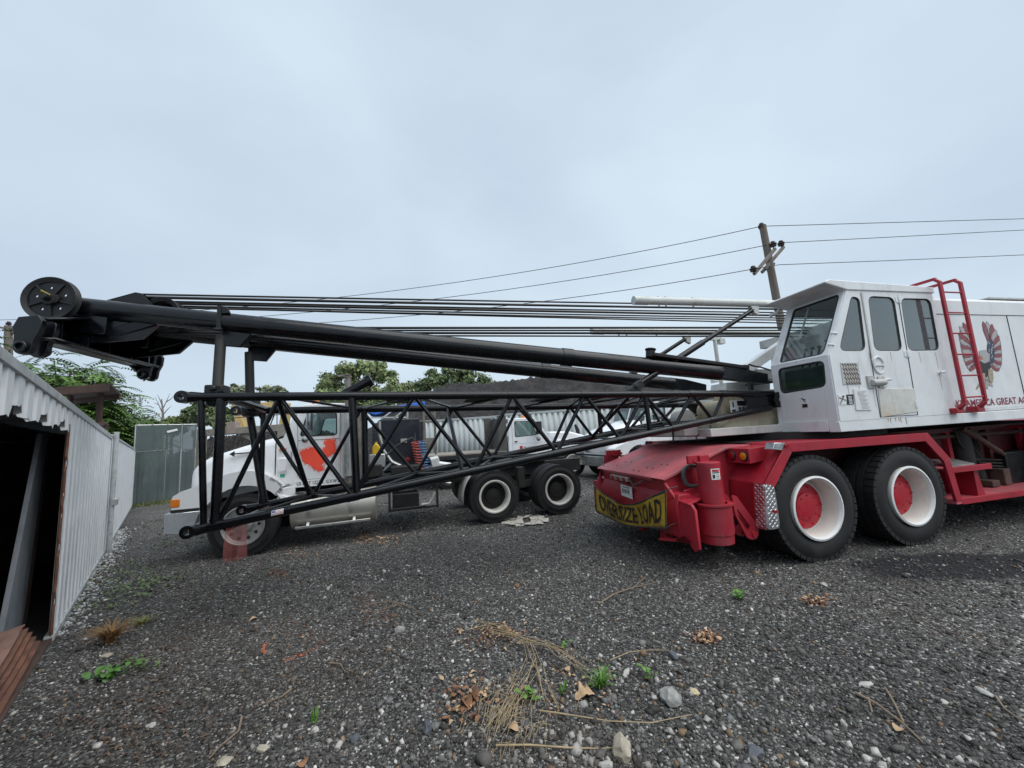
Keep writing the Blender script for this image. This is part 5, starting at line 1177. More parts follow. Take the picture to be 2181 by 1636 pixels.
# ================================================================== WHITE SEMI TRUCK (axes: x rearward, y away from us)
TO = onz(515, 1187); TD = onz(1195, 1097)-TO
FT_ = Frame(TO, TD[:2]); TRK_T = tyre_mesh(.475, .285, .27, 60, .012)
MB0 = MB
def semi(loc, rz, full):
    root = empty('semi_truck', (loc[0], loc[1], 0), rz); T = lambda *a: FT_.onb(*a)
    class MB(MB0):                # everything ahead of x = -.6 is drawn in a little: a short nose
        def mesh(s, *a, **k):
            s.v = [((-.6+(p[0]+.6)*.74) if p[0] < -.6 and len(s.v) < 400 else p[0], p[1], p[2]) for p in s.v]; return MB0.mesh(s, *a, **k)
    W = 2.42
    def wheel_front(y, s):
        mb = MB(); mb.lathe((0, 0, 0), (0, s, 0), [(.285, .09), (.300, .125), (.300, .137), (.283, .14), (.272, .125), (.265, .10), (.250, .085), (.13, .072), (.125, .09), (.115, .125), (.10, .132), (.04, .135), (.001, .135)], 36)
        w = mb.build('wheel', m_alu if full else m_rim, root); w.location = (0, y, .465); obj('tyre', TRK_T, m_tyre, w)
        if s < 0:
            hm = MB().lathe((0, 0, 0), (0, -1, 0), [(.001, 0.002), (.026, .002), (.026, -.004)], 10).mesh('hand_hole')
            for k in range(10): a = 2*math.pi*k/10; ho_ = obj('hand_hole', hm, m_dark, w); ho_.location = (.205*math.cos(a), -.0835, .205*math.sin(a))
            bb_ = MB(); bolt_ring(bb_, (0, 0, 0), .155, 10, -.076, .014, .03); bb_.build('wheel_nuts', m_alu, w)
    wheel_front(.14, -1); wheel_front(W-.14, 1)
    if full:
        for x in (4.05, 5.37):
            for (y, s) in ((.14, -1), (W-.14, 1)):
                mr_ = m_rim if x < 5 else m_rimr
                w = MB().lathe((0, 0, 0), (0, s, 0), [(.285, .08), (.305, .125), (.305, .137), (.285, .14), (.262, .12), (.258, .06), (.252, -.06)], 36).build('wheel', mr_, root); w.location = (x, y, .485)
                obj('tyre', TRK_T, m_tyre, w)
                MB().lathe((0, 0, 0), (0, s, 0), [(.255, -.06), (.16, -.05), (.15, .0), (.11, .03), (.06, .04), (.001, .045)], 28).build('hub', m_grease, w)
                w2 = obj('tyre', TRK_T, m_tyre, root); w2.location = (x, y-s*.31, .485)
            MB().tube((x, .3, .485), (x, W-.3, .485), .08).sphere((x, W/2, .485), .22, 14, 10).build('axle', m_grease, root)
        MB().beam((3.9, .42, .62), (5.5, .42, .62), .09, .12).beam((4.7, .42, .55), (4.7, .42, .95), .2, .14, (1, 0, 0)).build('spring_pack', m_grease, root)
    # hood: lofted
    mid = W/2
    secs = [(-1.00, .52, .80, 1.28, 1.36), (-.975, .48, .80, 1.36, 1.42), (-.90, .46, .80, 1.42, 1.475), (-.6, .40, .85, 1.53, 1.575), (-.2, .36, .9, 1.645, 1.69), (.1, .335, .95, 1.725, 1.775), (.34, .325, .95, 1.775, 1.825)]
    G = []
    for (x, y, zl_, zs, ztp) in secs:
        half = [(y+.0, zl_), (y-.0, (zl_+zs)/2), (y+.015, zs-.10), (y+.05, zs-.02), (y+.14, zs+.03), (y+.35, ztp), (mid, ztp+.025)]
        G.append([(x, a, z) for a, z in half]+[(x, W-a, z) for a, z in half[-2::-1]])
    hb_ = MB().quadsheet(G).add(G[0], [tuple(range(len(G[0])))]).build('hood', m_truck, root, smooth=50)
    MB().box((-1.012, .62, .85), (-.995, W-.62, 1.24)).build('grille', m_chrome, hb_)
    if full:
        q = T(497, 967, .33); q2 = T(560, 962, .32)
        MB().beam((q.x, .335, q.z), (q2.x, .322, q2.z), .02, .035, (0, 1, 0)).prism([(q.x-.05, .33, q.z), (q.x+.02, .33, q.z+.045), (q.x+.02, .33, q.z-.045)], (0, -.03, 0)).build('hood_arrow', m_ink, hb_)
    # fenders
    for s in (0, 1):
        Y = (lambda v: v) if s == 0 else (lambda v: W-v)
        out = [(-1.04, .80), (-1.06, .93), (-1.03, 1.0), (-.90, 1.06), (-.6, 1.13), (-.42, 1.19), (-.25, 1.27), (-.05, 1.305), (.12, 1.29), (.30, 1.22), (.44, 1.10), (.50, .99)]
        inn = [(.42, .90)]+[(.60*math.cos(a), .47+.60*math.sin(a)) for a in np.linspace(R(42), R(150), 12)]+[(-.56, .80)]
        MB().prism([(x, Y(.015), z) for x, z in out+inn], (0, .38 if s == 0 else -.38, 0)).build('fender', m_truck, root, .035)
        MB().lathe((0, Y(.07), .47), (0, 1 if s == 0 else -1, 0), [(.595, 0), (.595, .36)], 24, R(0), R(360)).build('wheel_well', m_dark, root) if False else None
        li = MB().box((-1.066, min(Y(.005), Y(.3)), .835), (-.905, max(Y(.005), Y(.3)), .955)).build('headlamp', m_amber if s == 0 else m_amber, root, .012)
        MB().box((-1.07, min(Y(.30), Y(.52)), .83), (-1.03, max(Y(.30), Y(.52)), .96)).build('lens', m_alu, li)
        if s == 0:
            # rear splash panel and latch behind the wheel
            MB().prism([(.52, .05, .98), (.66, .28, .98), (.66, .28, .72), (.50, .05, .70), (.44, .05, .82)], (0, .06, 0)).prism([(.42, .03, .93), (.66, .10, .80), (.70, .10, .70), (.52, .03, .78)], (0, .25, 0)).build('splash_panel', m_truck, root, .02)
            MB().beam((.36, .02, 1.16), (.50, .04, 1.04), .03, .03).tube((.50, .04, 1.05), (.52, .04, .95), .02).build('hood_latch', m_alu, root)
    MB().box((-1.06, .02, .755), (-.56, W-.02, .80)).build('bumper_gap', m_dark, root)
    bp_ = MB().prism([(-1.14, .0, .46), (-1.15, .0, .75), (-1.06, .0, .755), (-.56, .0, .755), (-.62, .0, .56), (-.85, .0, .43)], (0, .02, 0)).box((-1.16, .02, .44), (-1.10, W-.02, .752)).prism([(-1.14, W-.02, .46), (-1.15, W-.02, .75), (-.56, W-.02, .755), (-.62, W-.02, .56)], (0, .02, 0)).build('bumper', m_chrome, root, .012)
    # cab shell
    cy0, cy1 = .31, W-.31
    sdp = [(.36, .98), (1.50, .98), (1.53, 1.4), (1.50, 2.28), (1.42, 2.335), (.80, 2.335), (.68, 2.29), (.47, 1.79), (.37, 1.76)]
    if full: wl = [T(627, 884, .31), T(717, 877, .31), T(717, 929, .31), T(627, 933, .31)]
    wl = rounded([(.72, cy0, 1.80), (1.30, cy0, 1.79), (1.30, cy0, 2.20), (.84, cy0, 2.205)], .06)
    for yy in (cy0, cy1):
        obj('cab_side', holed([(x, yy, z) for x, z in sdp], [[(p.x, yy, p.z) for p in wl]]), m_truck, root, solid=.03)
    MB().quadsheet([[(x, cy0+.01, z), (x, cy0+.05, z+.012), (x, W/2, z+.045), (x, cy1-.05, z+.012), (x, cy1-.01, z)] for x, z in ((1.50, 2.28), (1.42, 2.335), (1.1, 2.35), (.80, 2.335), (.68, 2.29))]).build('cab_roof', m_truck, root, solid=.02, smooth=60)
    rear = holed([(1.51, cy0, .98), (1.51, cy1, .98), (1.51, cy1, 2.28), (1.51, cy0, 2.28)], [rounded([(1.51, cy0+.3, 1.75), (1.51, cy1-.3, 1.75), (1.51, cy1-.3, 2.15), (1.51, cy0+.3, 2.15)], .06)])
    obj('cab_rear', rear, m_truck, root, solid=.03)
    MB().quadsheet([[(.48, y, 1.80), (.69, y, 2.28)] for y in (cy0+.05, W/2, cy1-.05)]).build('windscreen', g_truck, root)
    MB().beam((.475, W/2, 1.79), (.69, W/2, 2.29), .04, .05).build('windscreen_divider', m_truck, root)
    MB().prism([(.36, cy0, 1.76), (.48, cy0, 1.80), (.48, cy0, 1.72), (.36, cy0, 1.70)], (0, cy1-cy0, 0)).build('cowl', m_dark, root)
    MB().box((.37, cy0+.03, .98), (.40, cy1-.03, 1.78)).box((.4, cy0+.03, .98), (1.5, cy1-.03, 1.02)).build('cab_floor', m_dark, root)
    window([Vector((p.x, cy0-.008, p.z)) for p in wl], (0, -1, 0), g_truck, 'door_window', root, .012); window([Vector((p.x, cy1+.008, p.z)) for p in wl], (0, 1, 0), g_truck, 'door_window', root, .012)
    for y in (cy0+.42, cy1-.42): MB().box((1.0, y-.25, 1.02), (1.40, y+.25, 1.42)).box((1.32, y-.25, 1.42), (1.44, y+.25, 1.98)).build('seat', mat('dark_green_vinyl', (.03, .06, .05), .6), root, .05)
    MB().lathe((.78, cy0+.45, 1.72), (-.5, 0, .87), [(.21, -.014), (.225, 0), (.21, .014), (.195, 0), (.21, -.014)], 26).tube((.78, cy0+.45, 1.72), (.6, cy0+.45, 1.5), .03).build('steering_wheel', m_ink, root)
    # door seam, handle, vents, plates
    yq = cy0-.017
    ds = [(.665, 2.25), (.69, 1.78), (.69, 1.13), (.74, 1.07), (1.33, 1.05), (1.385, 1.10), (1.385, 2.22)]
    MB().pipe([(x, yq+.002, z) for x, z in ds], .005, 5).build('door_seam', mat('grey_seam', (.25, .26, .27), .6), root)
    MB().box((.69, yq-.004, 1.725), (1.385, yq+.004, 1.735)).build('belt_line', mat('grey_seam', (.25, .26, .27), .6), root)
    MB().box((.415, yq-.02, 1.575), (.52, yq, 1.615)).build('side_marker', m_amber, root, .004)
    if full:
        MB().box((.40, yq-.05, 1.23), (.535, yq, 1.46)).build('air_intake', m_truck, root, .02)
        MB().box((.38, yq-.004, 1.19), (.56, yq+.004, 1.50)).build('intake_plate', m_truck, root)
        MB().box((.43, yq-.006, 1.135), (.50, yq+.002, 1.19)).build('green_sticker', mat('green_ink', (.05, .35, .22), .5), root)
        MB().box((.52, yq-.03, .955), (.58, yq, 1.02)).build('step_light', m_alu, root)
        MB().tube((.60, yq-.02, 1.30), (.60, yq-.02, 1.56), .010, n=6).build('grab_rail', m_alu, root)
        MB().box((1.15, yq-.012, 1.19), (1.27, yq, 1.235)).build('door_handle', m_alu, root)
        pn = MB().box((.64, yq-.006, .945), (1.52, yq+.02, 1.055)).build('lettered_sill', m_truck, root, .004)
        text('US DOT 122792  G.V.W 80,000', .078, (.68, yq-.008, .977), (1, 0, 0), (0, 0, 1), m_ink, pn, fit=.80)
        # flat red blotch laid over the door, ragged edge with loose specks
        pl_ = [(640, 961), (652, 956), (668, 953), (680, 956), (686, 962), (694, 950), (692, 940), (700, 936), (714, 937), (712, 946), (716, 954), (714, 964), (703, 969), (693, 974), (692, 983), (686, 992), (690, 1001), (678, 1004), (668, 998), (656, 989), (644, 981), (640, 970)]
        rb = random.Random(5); vv = []
        for i in range(len(pl_)):
            p, q = pl_[i], pl_[(i+1) % len(pl_)]
            for k in range(7):
                s = k/7; vv.append((p[0]*(1-s)+q[0]*s+rb.uniform(-2.6, 2.6), p[1]*(1-s)+q[1]*s+rb.uniform(-2.6, 2.6)))
        pts3 = [T(x, y, yq) for x, y in vv]; gme = holed([(p.x, yq-.003, p.z) for p in pts3], [])
        sp0 = obj('red_blotch', gme, m_redblotch, root)
        sm = MB()
        for i in range(1100):
            i0 = rb.randrange(len(pl_)); f_ = rb.random(); p, p2 = pl_[i0], pl_[(i0+1) % len(pl_)]; x = p[0]*(1-f_)+p2[0]*f_+rb.gauss(0, 2.8); y = p[1]*(1-f_)+p2[1]*f_+rb.gauss(0, 2.8); c_ = T(x, y, yq); rr_ = rb.uniform(.0015, .006)
            sm.add([(c_.x+rr_*math.cos(a), yq-.0045, c_.z+rr_*math.sin(a)) for a in np.linspace(0, 2*math.pi, 7)[:-1]], [tuple(range(6))])
        kind(sm.build('blotch_specks', m_redblotch, sp0, smooth=0, fix=False), 'stuff')
        # mirror
        mx_ = T(657, 907, .02)
        mo = MB().box((mx_.x-.035, -.02, 1.88), (mx_.x+.035, .20, 2.24)).build('side_mirror', m_chrome, root, .015)
        MB().pipe([(mx_.x, .08, 2.24), (mx_.x-.05, .2, 2.27), (.72, cy0, 2.22)], .011, 7).pipe([(mx_.x, .08, 1.88), (mx_.x-.02, .12, 1.78), (mx_.x-.08, .26, 1.72), (.74, cy0, 1.70)], .011, 7).pipe([(mx_.x, .06, 1.88), (mx_.x+.02, .08, 1.68), (mx_.x+.07, .10, 1.62)], .010, 7).lathe((mx_.x-.06, .06, 1.74), (.2, -1, 0), [(.001, .03), (.05, .02), (.06, 0)], 14).build('mirror_arm', m_chrome, mo)
        # exhaust stack with heat shield
        sx_ = T(741, 900, .12).x
        stk = MB().tube((sx_, .16, .95), (sx_, .16, 2.80), .052, n=16).tube((sx_, .16, 2.80), (sx_, .16, 2.82), .066, n=16).beam((sx_-.16, .16, 2.83), (sx_+.05, .16, 2.845), .13, .012).build('exhaust_stack', m_stack, root)
        MB().lathe((sx_-.02, .17, 1.08), (0, 0, 1), [(.115, 0), (.115, 1.18), (.10, 1.19), (.055, 1.19)], 20).build('heat_shield', m_alu, stk)
        MB().tube((sx_+.01, .02, 1.20), (sx_+.01, .02, 2.06), .014, n=8).build('grab_rod', m_chrome, stk)
        MB().box((sx_+.12, .30, 1.0), (sx_+.16, 2.0, 2.25)).box((sx_+.10, .22, .98), (sx_+.28, .34, 2.25)).build('cab_guard', m_stack, root)
        # battery tray, fuel tank and straps, step
        ft = MB().tube((.66, .34, .56), (1.92, .34, .56), .30, n=30).lathe((1.92, .34, .56), (1, 0, 0), [(.30, 0), (.307, .0), (.307, .02), (.27, .035), (.001, .045)], 30).lathe((.66, .34, .56), (-1, 0, 0), [(.30, 0), (.307, .0), (.307, .02), (.27, .035), (.001, .045)], 30).build('fuel_tank', m_tank, root)
        for x in (.88, 1.52): MB().lathe((x, .34, .56), (1, 0, 0), [(.302, 0), (.309, 0), (.309, .06), (.302, .06)], 30).build('tank_strap', m_alu, ft)
        MB().beam((.72, .02, .33), (1.86, .02, .34), .05, .04).build('step_bar', m_alu, ft, .006)
        MB().box((.70, .10, .855), (1.50, .40, .875)).build('tread_step', m_checker, ft)
        for x in (.9, 1.6): MB().beam((x, .02, .34), (x, .2, .5), .04, .02).build('step_bracket', m_alu, ft)
        # frame rails and clutter behind the cab
        for y in (.78, W-.78-.09): MB().box((-.6, y, .74), (6.25, y+.09, 1.0)).build('frame_rail', m_frame, root, .006)
        for x in (2.2, 3.2, 4.7, 6.15): MB().box((x, .87, .78), (x+.1, W-.87, .96)).build('cross_member', m_frame, root)
        MB().box((2.0, .32, .985), (3.6, W-.32, 1.01)).build('deck_tread', m_frame, root)
        bx_ = MB().box((2.15, .12, .40), (2.80, .16, .44)).box((2.15, .12, .40), (2.19, .16, .86)).box((2.98, .12, .40), (3.02, .16, .90)).box((2.19, .12, .40), (2.98, .16, .43)).build('battery_frame', m_frame, root)
        MB().box((2.22, .18, .44), (2.68, .60, .68)).build('battery_box', m_blackd, bx_, .01)
        MB().pipe([(2.72, .16, .46), (2.85, .14, .47), (2.92, .14, .56), (2.96, .14, .66)], .022, 8).build('torn_strap', m_whited, bx_)
        MB().prism([(2.05, .95, 1.03), (2.78, .95, 1.03), (2.78, .95, 2.06), (2.0, .95, 2.06), (2.02, .95, 1.7), (2.10, .95, 1.4), (2.25, .95, 1.2)], (0, 1.2, 0)).build('hydraulic_reservoir', m_blackpan, root, .02)
        MB().pipe([(2.0, .93, 2.03), (2.0, .93, 1.75), (2.07, .93, 1.45), (2.22, .93, 1.22), (2.4, .93, 1.12)], .035, 8).build('reservoir_rim', m_alu, root)
        MB().box((2.40, .92, 1.58), (2.52, .95, 1.66)).build('reservoir_latch', m_alu, root); MB().lathe((2.52, .94, 1.24), (0, -1, 0), [(.05, 0), (.05, .02), (.001, .03)], 12).build('shutoff_knob', m_redl, root)
        ld_ = MB()
        for x in (2.84, 3.06): ld_.box((x, .85, 1.30), (x+.04, .9, 2.25))
        for z in (1.45, 1.6, 1.95, 2.1, 2.22): ld_.box((2.84, .86, z), (3.10, .89, z+.04))
        ld_.box((2.82, .84, 1.40), (3.10, .9, 1.62)).build('hose_rack', m_stack, root)
        hx0 = T(884, 938, .7)
        for k, (m, dx) in enumerate(((m_coilr, 0), (m_coilb, .12))):
            hp_ = []
            for i in range(11*12):
                s = i/(11*12); a = 2*math.pi*i/12; hp_.append((hx0.x+dx+.10*s+.075*math.cos(a), .75+.08*k+.075*math.sin(a), hx0.z-.02-.60*s))
            MB().pipe(hp_, .012, 6).build('air_hose_coil', m, root)
        MB().pipe([(hx0.x, .75, hx0.z), (hx0.x-.05, .75, hx0.z+.06), (hx0.x-.35, .8, hx0.z-.08), (hx0.x-.8, .8, hx0.z-.5)], .016, 7).tube((hx0.x, .75, hx0.z+.15), (hx0.x+.02, .75, hx0.z-.55), .012).build('air_line', m_hose, root)
        MB().box((2.2, .30, 1.01), (2.75, .7, 1.16)).box((1.75, .35, 1.0), (2.05, .7, 1.22)).build('valve_block', m_grease, root, .02)
        # quarter fender in front of the drive wheels
        MB().lathe((4.05, .0, .485), (0, 1, 0), [(.60, .02), (.615, .02), (.615, .55), (.60, .55)], 12, R(68) if False else R(200), R(255)).build('quarter_fender', m_tank, root) if False else None
        qf = [(4.05+.60*math.cos(a), .485+.60*math.sin(a)) for a in np.linspace(R(125), R(188), 10)]
        MB().quadsheet([[(x, .02, z), (x, .56, z)] for x, z in qf]).build('quarter_fender', m_tank, root, solid=.012, smooth=60)
        MB().box((4.4, .62, 1.0), (5.3, W-.62, 1.06)).prism([(4.9, .7, 1.06), (5.4, .7, 1.0), (5.4, .7, 1.04), (4.9, .7, 1.10)], (0, W-1.4, 0)).build('fifth_wheel_plate', m_grease, root, .02)
        MB().box((.75, .12, .26), (.80, .40, .78)).build('mud_flap', m_rubber, root)
        MB().lathe((W/2-.6+.3, .62, 2.39), (0, 0, 1), [(.06, 0), (.06, .10), (.04, .13), (.001, .14)], 14).build('beacon', m_amber, root)
        for y in (.7, 1.0, 1.21, 1.42, 1.72): MB().box((.85, y-.04, 2.355), (.93, y+.04, 2.395)).build('roof_marker', m_amber, root)
    else:
        for y in (.78, W-.87): MB().box((-.6, y, .74), (5.4, y+.09, 1.0)).build('frame_rail', m_frame, root)
        MB().tube((.66, .34, .56), (1.92, .34, .56), .30, n=24).build('fuel_tank', m_tank, root)
        w2 = None
        for x in (4.05, 5.2):
            for y in (.16, W-.16):
                w = MB().lathe((0, 0, 0), (0, -1, 0), [(.285, .08), (.305, .13), (.285, .14), (.26, .06)], 24).build('wheel', m_rim, root); w.location = (x, y, .475); obj('tyre', TRK_T, m_tyre, w)
        mx_ = .90; mo = MB().box((mx_-.035, -.02, 1.88), (mx_+.035, .20, 2.24)).build('side_mirror', m_chrome, root, .015)
        MB().pipe([(mx_, .08, 2.24), (.72, cy0, 2.22)], .011, 7).pipe([(mx_, .08, 1.88), (.74, cy0, 1.70)], .011, 7).build('mirror_arm', m_chrome, mo)
    return root
s1 = semi(TO, FT_.rz, True); tag(s1, 'white day cab semi tractor with a flat red blotch on its door', 'truck')
hl = depth(1303, 965, 11.3)
o3 = hl - FT_.a*(-1.02) - FT_.b*0.
s3 = semi(o3, FT_.rz+R(2), False); tag(s3, 'white semi truck mostly hidden behind the red crane deck', 'truck')
# loose things lying on the semi's frame
FTo = lambda px, py, y: FT_.world(FT_.onb(px, py, y))
q = FT_.onb(930, 985, .9)
jb = FTo(801, 957, .55); ju = empty('yellow_jug', (jb[0], jb[1], 0), FT_.rz); tag(ju, 'small yellow plastic jug standing behind the semi cab', 'jug')
zj = jb[2]-.09
MB().prism([(-.07, -.05, zj), (.07, -.05, zj), (.07, -.05, zj+.13), (.03, -.05, zj+.19), (-.02, -.05, zj+.20), (-.07, -.05, zj+.13)], (0, .1, 0)).build('jug_body', m_jug, ju, .02); MB().tube((-.0, 0, zj+.19), (-.0, 0, zj+.225), .024, n=12).build('jug_cap', m_jug, ju)
MB().box((-.12, -.12, zj-.24), (.16, .14, zj-.002)).build('jug_shelf', m_alu, ju, .01)
for i, (px, py, w, h, lab) in enumerate(((926, 983, .16, .17, 'white ribbed foam box tilted on the semi frame'), (945, 992, .30, .12, 'flat white scrap box lying beside the foam box'))):
    c = FTo(px, py, .8); o = empty('foam_box', (c[0], c[1], c[2]), FT_.rz+R(15*i)); tag(o, lab, 'box')
    o.rotation_euler = (R(6), R(-10 if i == 0 else 12), FT_.rz)
    MB().box((-w/2, -.12, -h/2), (w/2, .12, h/2)).build('box_body', m_label, o, .008)
    if i == 0:
        for k in range(5): MB().box((-w/2+.012+.03*k, -.126, -h/2+.02), (-w/2+.024+.03*k, -.118, h/2-.02)).build('box_rib', m_label, o)
# red warning flag hanging from the boom end
fl0 = C(505, 1108, BN+.02); fg = empty('warning_flag', (CO[0], CO[1], 0), FC.rz); tag(fg, 'sheer red warning flag hanging from the boom end before the truck wheel', 'flag')
m_flag = bpy.data.materials.new('sheer_red_mesh'); m_flag.use_nodes = True; t = m_flag.node_tree; b = t.nodes['Principled BSDF']; b.inputs['Base Color'].default_value = (.24, .07, .065, 1); b.inputs['Alpha'].default_value = .5; b.inputs['Roughness'].default_value = .8
tcn = N(t, 'ShaderNodeTexCoord'); nn = N(t, 'ShaderNodeTexNoise'); nn.inputs['Scale'].default_value = 14; t.links.new(tcn.outputs['Object'], nn.inputs['Vector']); mrn = N(t, 'ShaderNodeMapRange'); mrn.inputs[3].default_value = .45; mrn.inputs[4].default_value = .72; t.links.new(nn.outputs[0], mrn.inputs[0]); t.links.new(mrn.outputs[0], b.inputs['Alpha'])
fc = [C(482, 1112, BN-.01), C(528, 1100, BN-.01), C(523, 1188, BN-.01), C(475, 1200, BN-.01)]
G = []
for v in np.linspace(0, 1, 9):
    row = []
    for u in np.linspace(0, 1, 7):
        p = (fc[0]*(1-u)+fc[1]*u)*(1-v)+(fc[3]*(1-u)+fc[2]*u)*v; row.append((p.x, p.y-.035*math.sin(8*u+3*v)*v, p.z))
    G.append(row)
MB().quadsheet(G).build('flag_cloth', m_flag, fg)
MB().tube(fc[0], fc[1], .006, n=6).build('flag_hem', m_redl, fg)

# ================================================================== WHITE FLATBED PICKUP
K0 = depth(1110, 950, 13.0); FK = Frame(K0, FT_.a[:2]); K = FK.onb
pk = empty('flatbed_pickup', (K0[0], K0[1], 0), FK.rz); tag(pk, 'white flatbed work truck with wooden deck and dark headboard', 'truck')
KW = 2.0
def kx(px, py=930, y=0.): return K(px, py, y).x
x0, x1_ = kx(1083), kx(1180); zr = K(1110, 892, 0).z; zd = 1.02
sdp = [(x0, .70), (kx(1186), .70), (kx(1186), 1.42), (kx(1170), 1.46), (kx(1143), zr-.03), (kx(1137), zr), (x0+.06, zr), (x0, zr-.05)]
kw = rounded([(kx(1097), 0, K(1097, 898).z), (kx(1133), 0, K(1130, 897).z), (kx(1143), 0, K(1140, 926).z), (kx(1097), 0, K(1097, 931).z)], .04)
for q in kw: q.y = 0
for y in (0, KW-.15):
    obj('cab_side', holed([(x, y, z) for x, z in sdp], [[(p.x, y, p.z) for p in kw]]), m_truck2, pk, solid=.03)
window([Vector((p.x, -.01, p.z)) for p in kw], (0, -1, 0), g_truck, 'door_window', pk, .012)
MB().box((x0, .0, zr-.02), (kx(1139), KW-.15, zr+.025)).build('cab_roof', m_truck2, pk, .02)
MB().box((x0-.02, 0, .7), (x0, KW-.15, 1.35)).build('cab_rear', m_truck2, pk)
MB().quadsheet([[(kx(1172), y, 1.46), (kx(1143), y, zr-.03)] for y in (.06, KW-.2)]).build('windscreen', g_truck, pk)
hz0, hz1 = K(1172, 921).z, K(1250, 926).z
MB().prism([(kx(1170), .06, 1.42), (kx(1172), .06, hz0+.03), (kx(1215), .06, hz0+.0), (kx(1248), .06, hz1-.02), (kx(1254), .06, hz1-.12), (kx(1256), .06, .85), (kx(1170), .06, .85)], (0, KW-.27, 0)).build('hood', m_truck2, pk, .05)
wx = kx(1216)
out = [(kx(1172), .75), (kx(1172), 1.32), (kx(1250), 1.30), (kx(1262), 1.2), (kx(1262), .75)]
inn = [(wx+.55*math.cos(a), .45+.55*math.sin(a)) for a in np.linspace(R(30), R(150), 10)]
MB().prism([(x, .0, z) for x, z in out+inn], (0, .25, 0)).build('fender', m_truck2, pk, .03)
for (x, y) in ((wx, .12), (wx, KW-.2), (kx(1216)-4.3, .12), (kx(1216)-4.3, KW-.2)):
    w = MB().lathe((0, 0, 0), (0, -1, 0), [(.285, .08), (.305, .13), (.285, .14), (.26, .06), (.1, .03), (.001, .03)], 24).build('wheel', m_rim, pk); w.location = (x, y, .475); obj('tyre', TRK_T, m_tyre, w)
MB().box((wx-5.6, .55, .6), (wx+.5, .65, .8)).box((wx-5.6, KW-.8, .6), (wx+.5, KW-.7, .8)).build('frame_rail', m_frame, pk)
zdk = K(1000, 965).z; xd0 = kx(880, 968)
MB().box((xd0, -.1, zdk-.16), (x0-.12, KW, zdk-.04)).build('deck_frame', m_frame, pk)
nb_ = 9
for k in range(nb_):
    y0_ = -.1+(KW+.1)*k/nb_; MB().box((xd0, y0_+.006, zdk-.04+.004*(k % 2)), (x0-.12, y0_+(KW+.1)/nb_-.006, zdk+.0)).build('deck_plank', m_wood, pk)
zh = K(1070, 885).z
MB().box((kx(1061), -.05, zdk), (kx(1082)-.05, .04, zh)).box((kx(1061), KW-.1, zdk), (kx(1082)-.05, KW, zh)).box((kx(1082)-.09, .04, zdk), (kx(1082)-.05, KW-.1, zh-.05)).build('headboard', mat('dark_grey_headboard', (.075, .072, .068), .7, var=.3, vs=4), pk, .01)
t_o = K(1108, 965); logo = MB().box((K(1107, 955).x, -.024, K(1107, 958).z), (K(1113, 955).x, -.018, K(1107, 950).z)).build('door_logo', m_inkred, pk)
text('THACKER', .14, (K(1115, 958).x, -.022, K(1115, 958).z), (1, 0, 0), (0, 0, 1), m_ink, pk, fit=K(1150, 955).x-K(1115, 955).x)
MB().pipe([(x, -.018, z) for x, z in ((kx(1091), zr-.08), (kx(1091), .8), (kx(1166), .8), (kx(1166), 1.42))], .005, 5).build('door_seam', mat('grey_seam', (.25, .26, .27), .6), pk)
MB().box((kx(1091), -.022, K(1100, 944).z-.01), (kx(1184), -.016, K(1100, 944).z+.01)).build('body_crease', m_truck2, pk)
MB().box((kx(1095), -.03, K(1097, 941).z-.02), (kx(1101), -.016, K(1097, 941).z+.02)).build('door_handle', m_ink, pk)
MB().box((kx(1138), -.30, K(1145, 925).z), (kx(1149), -.18, K(1145, 898).z)).build('side_mirror', m_ink, pk, .015); MB().lathe((kx(1141), -.24, K(1141, 935).z), (0, -1, 0), [(.08, 0), (.07, .03), (.001, .04)], 14).build('spot_mirror', m_chrome, pk)
fm = K(1231, 912, KW-.1); MB().prism([(fm.x-.12, KW-.05, fm.z+.12), (fm.x-.05, KW-.05, fm.z+.18), (fm.x+.08, KW-.05, fm.z-.05), (fm.x+.1, KW-.05, fm.z-.24), (fm.x-.03, KW-.05, fm.z-.22)], (0, .05, 0)).build('hood_mirror', m_ink, pk)
MB().lathe((kx(1128), .5, zr+.02), (0, 0, 1), [(.09, 0), (.08, .08), (.05, .12), (.001, .13)], 14).build('beacon', m_amber, pk)
MB().lathe((kx(1125), .4, 1.38), (.5, 0, .87), [(.20, -.014), (.215, 0), (.20, .014), (.185, 0), (.20, -.014)], 22).build('steering_wheel', m_ink, pk)

# ================================================================== MACHINES BEYOND
ye = empty('excavator', tuple(depth(520, 960, 24)*np.array([1, 1, 0]))); tag(ye, 'yellow excavator arm standing above the timber bay on the left', 'excavator')
FE = Frame(depth(520, 960, 24), (1, 0)); EB = FE.onb
MB().prism([EB(492, 868), EB(506, 868), EB(524, 915), EB(506, 918)], (0, .5, 0)).build('arm', m_yel, ye, .02)
MB().prism([EB(600, 868), EB(612, 868), EB(606, 915), EB(592, 915)], (0, .5, 0)).build('arm', m_yel, ye, .02)
MB().prism([EB(492, 868), EB(500, 856), EB(612, 858), EB(612, 870)], (0, .4, 0)).build('boom', m_yel, ye, .02)
MB().box((-1.5, .2, .9), (2.6, 2.6, 1.9)).box((-1.6, 0, 0), (2.7, .6, .9)).box((-1.6, 2.2, 0), (2.7, 2.8, .9)).build('body', m_frame, ye, .05)
hp = depth(830, 930, 13.2); FH = Frame(hp, FT_.a[:2]); Hh = FH.onb
ho = empty('tarped_hopper', (hp[0], hp[1], 0), FH.rz); tag(ho, 'dark steel hopper under a bright blue tarp behind the semi cab', 'hopper')
a_, b_ = Hh(792, 884), Hh(905, 862)
MB().box((a_.x, .0, .9), (b_.x, 1.9, 2.25)).box((a_.x+.2, .3, .0), (b_.x-.2, 1.5, .9)).build('hopper_body', m_blackpan, ho, .02)
